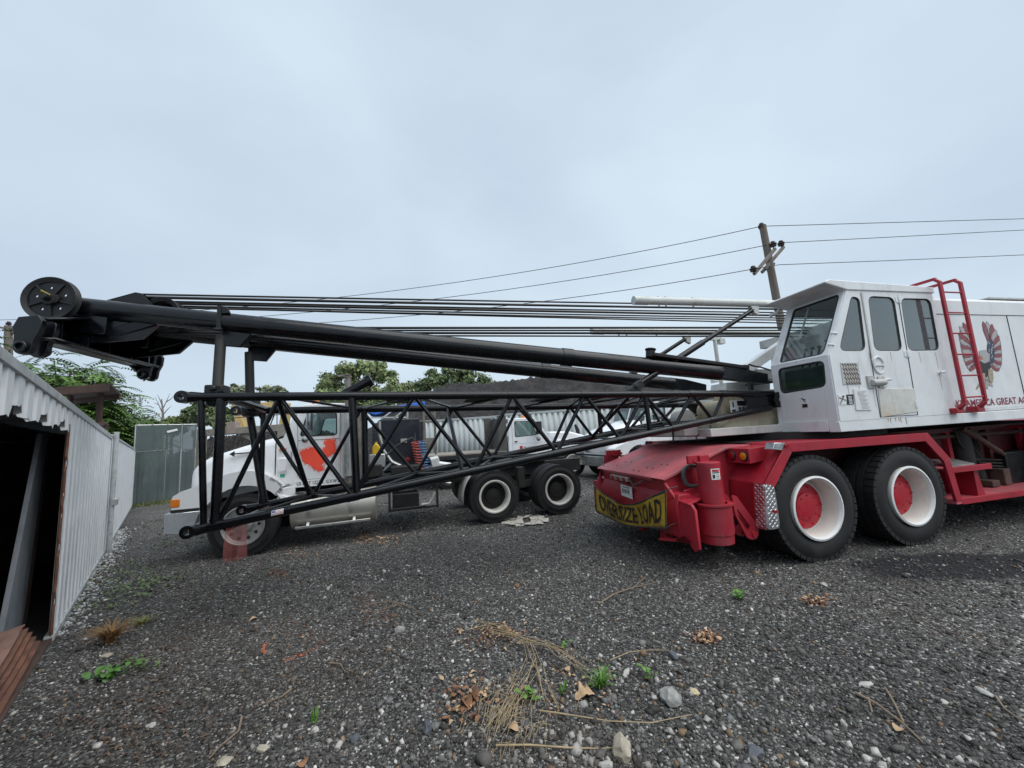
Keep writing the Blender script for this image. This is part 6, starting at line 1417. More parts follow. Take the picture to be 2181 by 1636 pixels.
MB().prism([Hh(782, 873), Hh(905, 855), Hh(905, 866), Hh(845, 872), Hh(800, 884), Hh(784, 880)], (0, 1.9, 0)).build('tarp', m_blue, ho, .02)
for p, q in (((812, 893), (845, 868)), ((838, 892), (862, 872)), ((790, 890), (868, 889)), ((868, 868), (868, 892))): MB().beam(Hh(*p)-Vector((0, .06, 0)), Hh(*q)-Vector((0, .06, 0)), .03, .05).build('ladder_frame', m_alu, ho)
rp_ = depth(1375, 850, 40); FR_ = Frame(rp_, (1, 0)); Rr = FR_.onb
ro = empty('loader', (rp_[0], rp_[1], 0), 0); tag(ro, 'distant yellow loader with blue hood beyond the black heap', 'loader')
MB().prism([Rr(1362, 818), Rr(1374, 818), Rr(1380, 840), Rr(1366, 845)], (0, .6, 0)).build('arm', m_yel, ro, .03)
MB().box((Rr(1378, 830).x, 0, 0), (Rr(1418, 830).x, 2, Rr(1400, 826).z)).build('hood', m_blue, ro, .05)
MB().lathe(Rr(1424, 832, 0), (0, 0, 1), [(.35, 0), (.35, .5), (.1, .65), (.001, .66)], 14).build('beacon', m_amber, ro); MB().box((Rr(1378, 830).x, .1, 0), (Rr(1430, 830).x, 2, Rr(1400, 832).z)).build('body', m_frame, ro)

# ================================================================== POLES AND WIRES
def pole(top, low, D, label, arm, rad=.17):
    t_, l_ = depth(*top, D), depth(*low, D); dr = (t_-l_)/np.linalg.norm(t_-l_); base = t_-dr*(t_[2]/dr[2])
    o = empty('utility_pole', (base[0], base[1], 0)); tag(o, label, 'utility pole')
    v = Vector(t_-np.array([base[0], base[1], 0])); MB().tube((0, 0, -.3), v, rad*1.25, rad*.86, n=16).build('pole_shaft', m_pole, o)
    return o, base, v
po, pbase, ptop = pole((1624, 480), (1664, 690), 18, 'leaning weathered wooden utility pole with double crossarms above the crane cab', True)
def rel(px, py, D, base): q = depth(px, py, D); return Vector(q-np.array([base[0], base[1], 0]))
def insul(p, parent):
    i_ = MB().lathe(p, (0, 0, 1), [(.02, -.12), (.02, 0), (.13, .0), (.14, .04), (.07, .07), (.15, .09), (.15, .13), (.07, .17), (.10, .19), (.08, .24), (.001, .25)], 16).build('insulator', m_insul, parent); return i_
def arm(p0, p1, parent): MB().beam(p0, p1, .11, .13).build('crossarm', m_pole, parent, .008)
arm(rel(1651, 530, 17.8, pbase), rel(1606, 584, 17.0, pbase), po); arm(rel(1669, 526, 18.5, pbase), rel(1623, 580, 17.6, pbase), po)
ins = [rel(1622.5, 486, 18, pbase), rel(1647, 525, 17.8, pbase), rel(1664, 523, 18.5, pbase), rel(1605, 578, 17.0, pbase)]
for p in ins: insul(p, po)
MB().beam(rel(1650, 560, 18.2, pbase), rel(1646, 575, 18, pbase), .03, .05).beam(rel(1628, 570, 17.4, pbase), rel(1636, 578, 17.8, pbase), .03, .05).build('arm_brace', m_rustd, po)
pl2, lbase, ltop = pole((18, 694), (18, 740), 26, 'grey wooden utility pole at the far left behind the container', True, .22)
arm(rel(-30, 692, 26, lbase), rel(48, 706, 26, lbase), pl2); MB().beam(rel(8, 722, 26, lbase), rel(36, 705, 26, lbase), .06, .08).build('arm_brace', m_rustd, pl2); insul(ltop+Vector((0, 0, .05)), pl2)
def wire(pts_px, label):
    P = [depth(*p) for p in pts_px]; o = MB().pipe(P, .017, 5).build('overhead_wire', m_wire); tag(o, label, 'wire', 'overhead power lines')
def catw(p, q, sag, n=24):
    out = []
    for s in np.linspace(0, 1, n): out.append((p[0]+(q[0]-p[0])*s, p[1]+(q[1]-p[1])*s+sag*4*s*(1-s), p[2]+(q[2]-p[2])*s))
    return out
wire(catw((1622, 482, 18), (-20, 682, 27), 42), 'topmost power line running left from the leaning pole top')
wire(catw((1648, 519, 17.8), (20, 700, 26), 38), 'second power line running left from the upper crossarm end')
wire(catw((1605, 573, 17), (40, 705, 26), 38), 'lowest power line running left from the lower crossarm end')
wire([(1622, 482, 18), (1900, 474, 19), (2181, 466, 21), (2500, 455, 24)], 'topmost power line running right from the leaning pole')
wire([(1664, 517, 18.5), (1900, 505, 19.5), (2181, 490, 21), (2500, 474, 24)], 'middle power line running right from the upper crossarm')
wire([(1605, 573, 17), (1660, 564, 17.4), (1900, 555, 18.5), (2181, 543, 20), (2500, 532, 23)], 'lowest power line running right behind the cab roof')

# ================================================================== TREES
m_leaf = mat('green_foliage', (.06, .10, .03), .65, var=.35, vs=1.2, attr='Col', spec=.3)
def leafmesh(P, Nn, size, cols, asp=.55):
    n = len(P); th = rng.uniform(0, 6.28, n)
    nr = Nn/np.linalg.norm(Nn, axis=1)[:, None]; hlp = np.where(np.abs(nr[:, 2:3]) < .9, np.array([[0, 0, 1.]]), np.array([[1., 0, 0]]))
    u = np.cross(nr, hlp); u /= np.linalg.norm(u, axis=1)[:, None]; v = np.cross(nr, u)
    U = u*np.cos(th)[:, None]+v*np.sin(th)[:, None]; Vv = -u*np.sin(th)[:, None]+v*np.cos(th)[:, None]
    s = size[:, None]
    V = np.stack([P-U*s, P-Vv*s*asp+nr*s*.12, P+U*s, P+Vv*s*asp+nr*s*.12], 1)
    me = bpy.data.meshes.new('crown'); me.vertices.add(4*n); me.vertices.foreach_set('co', V.reshape(-1).astype(np.float32))
    me.loops.add(4*n); me.loops.foreach_set('vertex_index', np.arange(4*n, dtype=np.int32)); me.polygons.add(n)
    me.polygons.foreach_set('loop_start', np.arange(0, 4*n, 4, dtype=np.int32)); me.polygons.foreach_set('loop_total', np.full(n, 4, np.int32)); me.update(calc_edges=True)
    at = me.color_attributes.new('Col', 'FLOAT_COLOR', 'POINT'); at.data.foreach_set('color', np.repeat(np.concatenate([cols, np.ones((n, 1))], 1), 4, 0).ravel().astype(np.float32))
    return me
def tree(base, blobs, nl, ls, col, label, group, trunk_h, trunk_r, name='tree', cat='tree'):
    """blobs: (x, y, z, r) relative to the base"""
    o = empty(name, (base[0], base[1], 0)); tag(o, label, cat, group)
    tk = MB(); top = Vector((0, 0, trunk_h)); tk.pipe([(0, 0, -.3), (.05, 0, trunk_h*.35), (-.04, .03, trunk_h*.7), top], .1, 8, rs=[trunk_r*1.3, trunk_r, trunk_r*.8, trunk_r*.6])
    P = []; Nn = []; C_ = []; vol = np.array([b[3]**2 for b in blobs]); vol = vol/vol.sum()
    for (bl, f_) in zip(blobs, vol):
        c = np.array(bl[:3]); tk.pipe([(0, 0, trunk_h*random.uniform(.5, 1.)), tuple((c+np.array([0, 0, trunk_h]))/2+rng.normal(0, .15, 3)), tuple(c)], .1, 6, rs=[trunk_r*.5, trunk_r*.28, trunk_r*.08])
        # clumps of leaves around the shell of each blob
        nc = max(5, int(16*bl[3]**.7)); 
        cd_ = rng.normal(0, 1, (nc, 3)); cd_ /= np.linalg.norm(cd_, axis=1)[:, None]; cc = c+cd_*bl[3]*rng.uniform(.35, 1.0, (nc, 1))*np.array([1, 1, .82])
        k = int(nl*f_)
        w_ = rng.integers(0, nc, k); p = cc[w_]+rng.normal(0, bl[3]*.20, (k, 3))*np.array([1, 1, .7]); P.append(p)
        Nn.append((p-c)+rng.normal(0, bl[3]*.6, (k, 3))+np.array([0, 0, .3*bl[3]]))
        C_.append(np.array(col)[None]*rng.uniform(.75, 1.25, (nc, 1))[w_]*rng.uniform(.88, 1.12, (k, 1))*(1+rng.uniform(-.12, .25, (k, 1))*np.array([[1, .3, -.3]])))
    tk.build('trunk', m_bark, o)
    P = np.concatenate(P); Nn = np.concatenate(Nn); C_ = np.concatenate(C_)
    obj('crown', leafmesh(P, Nn, ls*rng.uniform(.6, 1.3, len(P)), np.clip(C_, .01, 1)), m_leaf, o); return o
def crown_px(D, pxs, fdepth=1.):
    """pxs: (px, py, radius px) -> base and blobs"""
    c0 = depth(pxs[0][0], 940, D); bl = []
    for (x, y, r) in pxs:
        q = depth(x, y, D+random.uniform(-1, 1)*r*D/FPX*fdepth); bl.append((q[0]-c0[0], q[1]-c0[1], q[2], r*D/FPX))
    return c0, bl
GR1 = (.21, .27, .125); GR2 = (.15, .205, .10); GR3 = (.060, .115, .030)
c0, bl = crown_px(48, [(755, 800, 30), (700, 815, 28), (735, 788, 22), (790, 790, 26), (825, 800, 24), (840, 825, 20), (770, 778, 14), (815, 780, 14), (680, 828, 16), (760, 840, 40), (810, 850, 35), (712, 850, 30)])
tree(c0, bl, 12500, .22, GR1, 'broad pale green tree rising left of the black heap', 'trees beyond the yard', 6, .35)
c0, bl = crown_px(55, [(935, 812, 26), (905, 820, 22), (925, 796, 18), (960, 800, 24), (995, 805, 24), (1030, 815, 22), (985, 795, 14), (1045, 825, 16), (960, 840, 35), (1010, 845, 30)])
tree(c0, bl, 10500, .23, GR2, 'darker green tree with several rounded tops above the black heap', 'trees beyond the yard', 6, .35)
c0, bl = crown_px(60, [(880, 825, 18), (862, 830, 16), (895, 835, 16), (870, 850, 24)])
tree(c0, bl, 4500, .32, (.20, .25, .14), 'small grey green tree between the two broad trees', 'trees beyond the yard', 5, .25)
for i, (pxs, col, lab) in enumerate((([(505, 832, 14), (492, 838, 10), (520, 838, 12), (508, 850, 16)], (.21, .25, .16), 'thin airy tree top left of the mast props'),
        ([(565, 836, 16), (592, 832, 13), (605, 842, 12), (550, 845, 10), (578, 855, 18)], (.21, .25, .16), 'pale flat topped tree between the mast props and the pale broad tree'),
        ([(425, 868, 18), (408, 880, 16), (443, 882, 16), (425, 895, 22)], GR2, 'dark green tree behind the timber bay post'),
        ([(470, 880, 20), (490, 890, 18), (455, 895, 18), (475, 905, 22)], GR2, 'bushy green tree beside the excavator arm'),
        ([(365, 898, 16), (390, 895, 16), (345, 905, 14), (375, 910, 18)], (.14, .19, .06), 'yellow green low tree above the screened fence'))):
    c0, bl = crown_px(50, pxs); tree(c0, bl, 4200, .22, col, lab, 'trees beyond the yard', 4, .2)
c0, bl = crown_px(44, [(330, 905, 14), (318, 915, 12), (345, 915, 12)])
tree(c0, bl, 2500, .22, GR2, 'small dark tree at the left end of the screened fence', 'trees beyond the yard', 3, .15)
# bare tree
bo = depth(345, 930, 42); ba = empty('bare_tree', (bo[0], bo[1], 0)); tag(ba, 'leafless grey tree against the sky above the screened fence', 'tree')
FBr = Frame(bo, (1, 0)); bp2 = lambda x, y: FBr.onb(x, y); mbt = MB()
mbt.pipe([(0, 0, 0), bp2(347, 890), bp2(346, 870), bp2(344, 850)], .1, 7, rs=[.16, .12, .09, .05])
for pts in ([(346, 880), (338, 862), (330, 845)], [(346, 872), (354, 856), (362, 838)], [(345, 862), (340, 850), (335, 840)], [(354, 856), (364, 850), (370, 843)], [(338, 862), (328, 858)], [(346, 885), (357, 872), (365, 865)], [(347, 895), (338, 885), (330, 880)]):
    q = [bp2(*p) for p in pts]; mbt.pipe(q, .04, 5, rs=np.linspace(.06, .012, len(q)).tolist())
mbt.build('branches', m_bare, ba)
# feathery trees close behind the left containers
def frond_tree(base, tips, label, nf, L_):
    o = empty('sumac_tree', (base[0], base[1], 0)); tag(o, label, 'tree', 'feathery trees behind the containers'); tk = MB(); P = []; Nn = []; S = []; C_ = []
    V4 = []; Cc = []
    for tip in tips:
        tp_ = np.array(tip); tk.pipe([(0, 0, -.2), tuple(tp_*np.array([.35, .35, .5])), tuple(tp_)], .05, 7, rs=[.10, .06, .015])
        for i in range(nf):
            s = rng.uniform(.42, 1.04); c = tp_*np.array([s, s, .5*s+.5*s]) ; c = tp_*s+rng.normal(0, .42, 3)*(1.25-s*.7)
            a = rng.uniform(0, 6.28); d = np.array([math.cos(a), math.sin(a), rng.uniform(-.1, .75)]); d /= np.linalg.norm(d); l = L_*rng.uniform(.6, 1.2)
            col = np.array(GR3)*rng.uniform(.7, 2.0)*np.array([1.05, 1, .8]); side_ = np.cross(d, [0, 0, 1]); side_ /= np.linalg.norm(side_)
            m_ = 9
            for k in range(1, m_+1):
                f_ = k/m_; p = c+d*l*f_+np.array([0, 0, -.55*l*f_*f_]); dd = d+np.array([0, 0, -1.1*f_]); dd /= np.linalg.norm(dd)
                for sg in (-1, 1):
                    ax = side_*sg+dd*.35+np.array([0, 0, -.25]); ax /= np.linalg.norm(ax); ll = l*.24*(1-.35*abs(f_-.5)); wd_ = dd*ll*.22
                    V4.append([p, p+ax*ll*.5-wd_, p+ax*ll, p+ax*ll*.5+wd_]); Cc.append(col*rng.uniform(.8, 1.25))
    tk.build('trunk', m_bark, o)
    V4 = np.array(V4); n = len(V4); Cc = np.clip(np.array(Cc), .008, 1)
    me = bpy.data.meshes.new('crown'); me.vertices.add(4*n); me.vertices.foreach_set('co', V4.reshape(-1).astype(np.float32)); me.loops.add(4*n); me.loops.foreach_set('vertex_index', np.arange(4*n, dtype=np.int32)); me.polygons.add(n)
    me.polygons.foreach_set('loop_start', np.arange(0, 4*n, 4, dtype=np.int32)); me.polygons.foreach_set('loop_total', np.full(n, 4, np.int32)); me.update(calc_edges=True)
    at = me.color_attributes.new('Col', 'FLOAT_COLOR', 'POINT'); at.data.foreach_set('color', np.repeat(np.concatenate([Cc, np.ones((n, 1))], 1), 4, 0).ravel().astype(np.float32))
    obj('crown', me, m_leaf, o)
def ftree(D, bx, tips, label, nf=26, L_=.75):
    b_ = depth(bx, 960, D); b_[2] = 0; T_ = []
    for (x, y) in tips: q = depth(x, y, D+random.uniform(-.8, .8)); T_.append((q[0]-b_[0], q[1]-b_[1], q[2]))
    frond_tree(b_, T_, label, nf, L_)
ftree(13.5, 150, [(115, 770), (90, 790), (150, 790), (70, 800), (130, 815), (60, 830), (110, 840)], 'tall feathery green tree behind the near container, left of the roof channel', 95, .8)
ftree(14.5, 215, [(195, 785), (225, 800), (170, 800), (205, 820), (180, 840), (240, 835), (150, 830)], 'feathery green tree standing right behind the rusty roof channel', 95, .8)
ftree(16, 255, [(235, 850), (265, 865), (215, 870), (250, 880), (285, 890), (230, 900), (300, 905)], 'low feathery green tree behind the farther white container', 95, .8)
ftree(21, 300, [(310, 890), (330, 905), (290, 900), (315, 915), (280, 925), (335, 925)], 'dark feathery shrub between the farther container and the fence', 64, .8)
ftree(11, 5, [(0, 735), (20, 745), (-40, 730), (-20, 760)], 'feathery green tree at the left edge beside the far pole', 20, .7)

# ================================================================== LITTER, STONES AND WEEDS ON THE GROUND
def G(px, py, dz=0.): q = onz(px, py); q[2] = float(gz(q[0], q[1]))+dz; return q
def rock(px, py, r, col, label, sc=(1, .8, .7), seed=0, cat='rock'):
    bm = bmesh.new(); bmesh.ops.create_icosphere(bm, subdivisions=3, radius=1.); rr_ = np.random.default_rng(seed+int(px))
    ph = rr_.uniform(0, 6, 9); pl_n = rr_.normal(0, 1, (9, 3)); pl_n /= np.linalg.norm(pl_n, axis=1)[:, None]
    for v in bm.verts:
        p = np.array(v.co)
        for q in pl_n:
            d_ = p@q
            if d_ > .72: p = p-q*(d_-.72)
        p *= 1+.05*math.sin(7*p[0]+ph[0])+.05*math.sin(9*p[1]+ph[1])+.04*math.sin(11*p[2]+ph[2])+rr_.normal(0, .012)
        v.co = p*np.array(sc)*r
    me = bpy.data.meshes.new('rock'); bm.to_mesh(me); bm.free(); me.shade_smooth(); me.set_sharp_from_angle(angle=R(28))
    o = obj('rock', me, col); g = G(px, py); o.location = (g[0], g[1], g[2]+r*sc[2]*.45); o.rotation_euler = (0, 0, rr_.uniform(0, 6)); tag(o, label, cat); return o
mr_grey = mat('pitted_grey_rock', (.27, .27, .26), .9, var=.35, vs=14, bump=.6, bs=50); mr_tan = mat('tan_limestone', (.38, .34, .27), .9, var=.25, vs=12, bump=.5, bs=40)
mr_blue = mat('blue_grey_stone', (.085, .095, .11), .8, var=.3, vs=14, bump=.3, bs=40); mr_white = mat('pale_stone', (.38, .375, .35), .85, var=.2, vs=14, bump=.3, bs=40); mr_dk = mat('dark_grey_stone', (.09, .09, .095), .85, var=.3, vs=14, bump=.4, bs=40); mr_buff = mat('buff_flake', (.5, .42, .26), .85, var=.2, vs=12, bump=.3, bs=30)
for a in ((1430, 1500, .075, mr_grey, 'pitted grey rock lying right of the green grass tuft', (1, .85, .75)), (1325, 1612, .075, mr_tan, 'tan limestone rock at the bottom of the picture with dry straw', (.8, .7, .95)),
          (1434, 1400, .040, mr_blue, 'blue grey stone at the end of the long straw', (1.1, .8, .7)), (1480, 1478, .035, mr_buff, 'buff flat stone flake beside the pitted grey rock', (1, .7, .35)),
          (1335, 1440, .055, mr_white, 'long pale stone behind the grass tuft', (1.4, .5, .4)), (1755, 1249, .06, mr_white, 'white stone on the gravel in front of the crane wheel', (1.1, .7, .5)),
          (910, 1565, .045, mr_blue, 'slaty blue stone near the curled brown leaves', (1.1, .6, .9)), (1610, 1605, .040, mr_blue, 'flat blue grey stone in the lower right foreground', (1.2, .9, .5)),
          (755, 1576, .032, mr_blue, 'rounded blue grey pebble below the small sprout', (1, .8, .7)), (850, 1347, .045, mr_grey, 'grey lump of stone beside the brown needle drift', (1.1, .8, .7)),
          (1585, 1650, .045, mr_dk, 'dark stone at the bottom right of the tan rock', (1, .8, .6)), (670, 1555, .035, mr_white, 'white pebble beside the small sprout', (1, .8, .7)),
          (480, 1620, .05, mr_tan, 'smooth tan stone at the bottom left', (1.3, .9, .5)), (320, 1540, .05, mr_white, 'pale flat stone in the lower left gravel', (1.2, .8, .35)),
          (228, 1402, .055, mr_tan, 'flat tan stone below the brown tuft', (1.3, .8, .35)), (1845, 1456, .05, mr_white, 'pale chip of stone by the forked twig', (1.5, .6, .4)), (2095, 1470, .055, mr_white, 'white stone at the right of the forked twig', (1.2, .8, .4)),
          (1290, 1640, .045, mr_white, 'white stone at the bottom edge beside the straw', (1.2, .8, .6)), (1120, 1555, .03, mr_dk, 'dark stone under the dry stalks', (1, .8, .7)), (560, 1595, .042, mr_tan, 'buff stone at the bottom near the thin twig', (1.2, .8, .5))):
    rock(a[0], a[1], a[2]*(.72 if a[3] in (mr_white, mr_tan) and a[1] > 1240 and a[0] != 1325 else 1.), *a[3:5], sc=a[5])
m_straw = mat('dry_straw', (.36, .275, .16), .75, var=.25, vs=9); m_twig = mat('grey_brown_twig', (.20, .155, .11), .85, var=.3, vs=12); m_dleaf = mat('dead_brown_leaf', (.22, .11, .055), .8, var=.4, vs=10); m_tanleaf = mat('dry_tan_leaf', (.46, .31, .18), .75, var=.25, vs=12)
m_grass = mat('fresh_grass', (.10, .23, .035), .55, var=.3, vs=14); m_weed = mat('broad_weed_leaf', (.07, .17, .03), .55, var=.3, vs=12); m_needle = mat('rusty_needles', (.11, .055, .038), .85, var=.4, vs=20); m_orange = mat('orange_marking_paint', (.80, .16, .06), .7, var=.2, vs=20)
def stalk(pts, r, m, name, label, cat, lift=.012, extra=()):
    P = [G(x, y, lift+.010*math.sin(1.3*i)) for i, (x, y) in enumerate(pts)]; c = P[0].copy(); mb = MB().pipe([p-c for p in P], r, 6, rs=np.linspace(r, r*.45, len(P)).tolist())
    for e in extra: mb.pipe([G(x, y, lift+.006)-c for x, y in e], r*.6, 5)
    o = mb.build(name, m); o.location = c; tag(o, label, cat); return o
stalk([(1275, 1288), (1310, 1268), (1345, 1255), (1400, 1240)], .008, m_twig, 'twig', 'bent grey twig lying in the middle of the gravel', 'twig', extra=[[(1345, 1258), (1375, 1232)]])
stalk([(1823, 1478), (1870, 1505), (1925, 1543), (1965, 1575)], .009, m_twig, 'twig', 'long forked twig in the right foreground', 'twig', extra=[[(1885, 1466), (1905, 1500), (1925, 1540)], [(1850, 1490), (1858, 1520)]])
stalk([(2120, 1480), (2140, 1510), (2170, 1530)], .007, m_twig, 'twig', 'pale twig at the far right edge of the gravel', 'twig')
stalk([(515, 1525), (508, 1560), (470, 1590), (445, 1612)], .007, m_twig, 'twig', 'crooked twig in the lower left foreground', 'twig')
stalk([(620, 1465), (600, 1485), (550, 1503)], .007, m_twig, 'twig', 'curved dark twig left of the small sprout', 'twig')
stalk([(700, 1410), (725, 1415), (735, 1430)], .006, m_twig, 'twig', 'small hooked twig beside the orange paint mark', 'twig')
stalk([(790, 1290), (830, 1285), (880, 1300), (900, 1312)], .006, m_twig, 'twig', 'thin forked twig by the brown needle drift', 'twig', extra=[[(830, 1286), (850, 1295)], [(795, 1310), (860, 1288)]])
stalk([(1058, 1608), (1130, 1611), (1210, 1612), (1280, 1606), (1318, 1602)], .005, m_straw, 'straw_stalk', 'long yellow straw lying along the bottom of the picture', 'straw', .02)
stalk([(1150, 1528), (1220, 1542), (1300, 1553), (1390, 1552), (1475, 1532)], .0042, m_straw, 'straw_stalk', 'long curved straw above the tan limestone rock', 'straw', .02)
stalk([(1300, 1418), (1340, 1400), (1380, 1392), (1425, 1388)], .0034, m_straw, 'straw_stalk', 'arched straw reaching right to the blue grey stone', 'straw', .02)
# bundle of dead weed stalks in the middle
w0 = G(1120, 1400); dw = MB(); rs_ = random.Random(3)
spine = [[(1005, 1352), (1040, 1355), (1085, 1372), (1125, 1395), (1140, 1430), (1125, 1470), (1080, 1540), (1050, 1580)], [(1010, 1340), (1060, 1348), (1110, 1380), (1200, 1410), (1260, 1450)], [(1110, 1380), (1160, 1395), (1190, 1420), (1230, 1440)], [(1140, 1420), (1150, 1460), (1165, 1500), (1180, 1530)]]
for sp2 in spine:
    for k in range(5):
        j = lambda: rs_.gauss(0, 7); dx = rs_.gauss(0, 11); P = [G(x+dx*(.3+.5*i/len(sp2)*2)+j()*.6, y+j()*.7, .02+.035*math.sin(math.pi*i/(len(sp2)-1))+rs_.uniform(0, .03))-w0 for i, (x, y) in enumerate(sp2)]
        n0 = rs_.choice((0, 0, 1, 2)); P = P[n0:]
        if len(P) > 1: dw.pipe(P, .003, 5, rs=np.linspace(.0026, .0010, len(P)).tolist())
for k in range(150):
    x = rs_.gauss(1095, 42); y = rs_.gauss(1510, 42); a = rs_.gauss(2.1, .4); l = rs_.uniform(20, 60); dw.pipe([G(x, y, .02)-w0, G(x+l*.5*math.cos(a), y+l*.5*math.sin(a), .05)-w0, G(x+l*math.cos(a), y+l*math.sin(a), .015)-w0], .0011, 4)
dd = dw.build('dead_weed', m_straw); dd.location = w0; tag(dd, 'bundle of dry bent weed stalks sprawling over the middle foreground', 'dead weed')
def leaf_shape(l, w, lob=False):
    n = 12; out = []
    for i in range(n+1):
        s = i/n; ww = w*math.sin(math.pi*s)**.7*(1+(.35*math.sin(s*18) if lob else 0)); out.append((s*l, ww))
    return out
def leaf(mb, c, l, w, ang, curl, tilt, lob=False):
    sh = leaf_shape(l, w, lob); ca_, sa_ = math.cos(ang), math.sin(ang); rows = []
    for (x, y) in sh:
        row = []
        for k in (-1, 0, 1):
            yy = y*k; z = curl*(yy*yy)/(w*w+1e-6)*w+tilt*x+.12*l*math.sin(x/l*3.1)
            row.append((c[0]+x*ca_-yy*sa_, c[1]+x*sa_+yy*ca_, c[2]+z))
        rows.append(row)
    mb.quadsheet(rows)
def oneleaf(px, py, l, w, m, label, lob=False, ang=None, curl=.5):
    g = G(px, py, .008); mb = MB(); leaf(mb, (0, 0, 0), l, w, random.uniform(0, 6) if ang is None else ang, curl, .08, lob); o = mb.build('fallen_leaf', m, smooth=60); o.location = g; tag(o, label, 'leaf')
oneleaf(1225, 1500, .13, .05, m_tanleaf, 'lobed tan oak leaf left of the grass tuft', True, .2)
oneleaf(1105, 1253, .07, .03, m_dleaf, 'orange brown leaf alone in the middle distance'); oneleaf(530, 1325, .07, .025, m_tanleaf, 'tan leaf alone on the left gravel')
oneleaf(985, 1508, .09, .035, m_dleaf, 'glossy brown curled leaf left of the dry stalks', curl=1.2); oneleaf(1213, 1440, .05, .022, m_tanleaf, 'small tan leaf above the oak leaf'); oneleaf(1105, 1570, .06, .03, m_tanleaf, 'tan crumpled leaf under the dry stalks'); oneleaf(1920, 1548, .05, .025, m_tanleaf, 'small orange tan leaf beside the forked twig')
oneleaf(640, 1625, .06, .03, m_dleaf, 'orange brown leaf at the bottom left of centre'); oneleaf(1020, 1505, .08, .03, m_dleaf, 'dark curled leaf beside the glossy brown one', curl=1.5)
def litter(px, py, wx, wy, n, label, ms, ln=(.012, .05), lw=.25):
    g = G(px, py); o = empty('leaf_litter', g); o['kind'] = 'stuff'; o['label'] = label; rl = random.Random(int(px))
    bins = [MB() for _ in ms]
    for k in range(n):
        q = G(px+rl.gauss(0, wx), py+rl.gauss(0, wy), .004+rl.uniform(0, .02))-g; l = rl.uniform(*ln); leaf(rl.choice(bins), q, l, l*lw, rl.uniform(0, 6.3), rl.uniform(-.5, 1), rl.uniform(-.2, .35))
    for b2, m in zip(bins, ms): kind(b2.build('leaf_bits', m, o, smooth=60), 'stuff')
litter(1735, 1286, 17, 6, 110, 'small drift of brown leaf bits in front of the crane wheel', [m_dleaf, m_needle, m_tanleaf]); litter(1505, 1362, 17, 7, 110, 'drift of rusty leaf bits in the right middle gravel', [m_dleaf, m_needle, m_tanleaf])
litter(780, 1285, 14, 20, 170, 'reddish needle drift left of the dry weed', [m_needle, m_needle, m_dleaf], (.01, .04), .12); litter(815, 1320, 16, 12, 90, 'continuation of the reddish needle drift', [m_needle, m_dleaf], (.01, .035), .12)
litter(1055, 1355, 38, 16, 200, 'dry leaf fragments around the top of the weed stalks', [m_dleaf, m_needle, m_tanleaf], (.012, .04)); litter(995, 1500, 28, 30, 120, 'curled brown leaves left of the weed stalks', [m_dleaf, m_dleaf, m_needle, m_tanleaf], (.012, .05), .3)
litter(1230, 1470, 70, 40, 140, 'scattered leaf crumbs around the grass tuft', [m_tanleaf, m_dleaf, m_needle], (.01, .03)); litter(800, 1150, 35, 6, 130, 'tan leaf drift under the semi frame', [m_dleaf, m_tanleaf], (.02, .07)); litter(640, 1180, 30, 7, 60, 'leaf crumbs in front of the fuel tank', [m_tanleaf, m_dleaf], (.02, .05)); litter(590, 1225, 14, 6, 60, 'brown leaf patch in front of the semi wheel', [m_dleaf, m_needle], (.02, .05))
litter(240, 1540, 90, 60, 260, 'brown moss and leaf crumbs by the container sill', [m_needle, mat('brown_moss', (.075, .058, .035), .9, var=.4, vs=20), mat('dull_brown_leaf', (.13, .085, .055), .85, var=.3, vs=15)], (.01, .035), .3); litter(640, 1350, 45, 14, 70, 'rusty crumbs around the orange mark', [m_needle, m_dleaf], (.01, .03))
# orange marking paint on the stones
for pts, lab in (([(600, 1407), (625, 1398), (650, 1388), (690, 1366)], 'orange paint stroke sprayed across the gravel'), ([(565, 1372), (560, 1382), (563, 1392)], 'short orange paint dab left of the stroke')):
    Pq = []; rl = random.Random(9)
    for k in range(60):
        s = rl.random()*(len(pts)-1); i = int(s); f_ = s-i; x = pts[i][0]*(1-f_)+pts[i+1][0]*f_+rl.gauss(0, 2.5); y = pts[i][1]*(1-f_)+pts[i+1][1]*f_+rl.gauss(0, 2.2); Pq.append(onz(x, y)[:2])
    Pq = np.array(Pq); o = stones('paint_mark', Pq, rng.uniform(.004, .009, len(Pq)), np.tile((.55, .19, .11), (len(Pq), 1))*rng.uniform(.5, 1.1, (len(Pq), 1)), lab, m_stone, lift=.75)
# grass tuft and sprouts
def tuft(px, py, n, h, spread, m, label, name='grass_tuft', wid=.006, cat='grass tuft'):
    g = G(px, py); mb = MB(); rl = random.Random(int(px*py))
    for k in range(n):
        a = rl.uniform(0, 6.28); s = spread*rl.uniform(.3, 1); l = h*rl.uniform(.5, 1.1); b0 = Vector((rl.gauss(0, .012), rl.gauss(0, .012), 0)); d_ = Vector((math.cos(a), math.sin(a), 0)); sd_ = Vector((-math.sin(a), math.cos(a), 0))*wid
        rows = []
        for f_ in (0, .35, .7, 1): p = b0+d_*s*f_**1.4+Vector((0, 0, l*(f_-.42*f_**2.2))); rows.append([p-sd_*(1-f_*.9), p+sd_*(1-f_*.9)])
        mb.quadsheet(rows)
    o = mb.build(name, m, smooth=60); o.location = g; tag(o, label, cat)
tuft(1280, 1472, 60, .16, .14, m_grass, 'bright green grass tuft in the centre foreground'); tuft(1197, 1482, 10, .10, .04, m_grass, 'thin upright green shoot left of the grass tuft'); tuft(670, 1530, 14, .13, .05, m_grass, 'slender green sprout in the lower middle left')
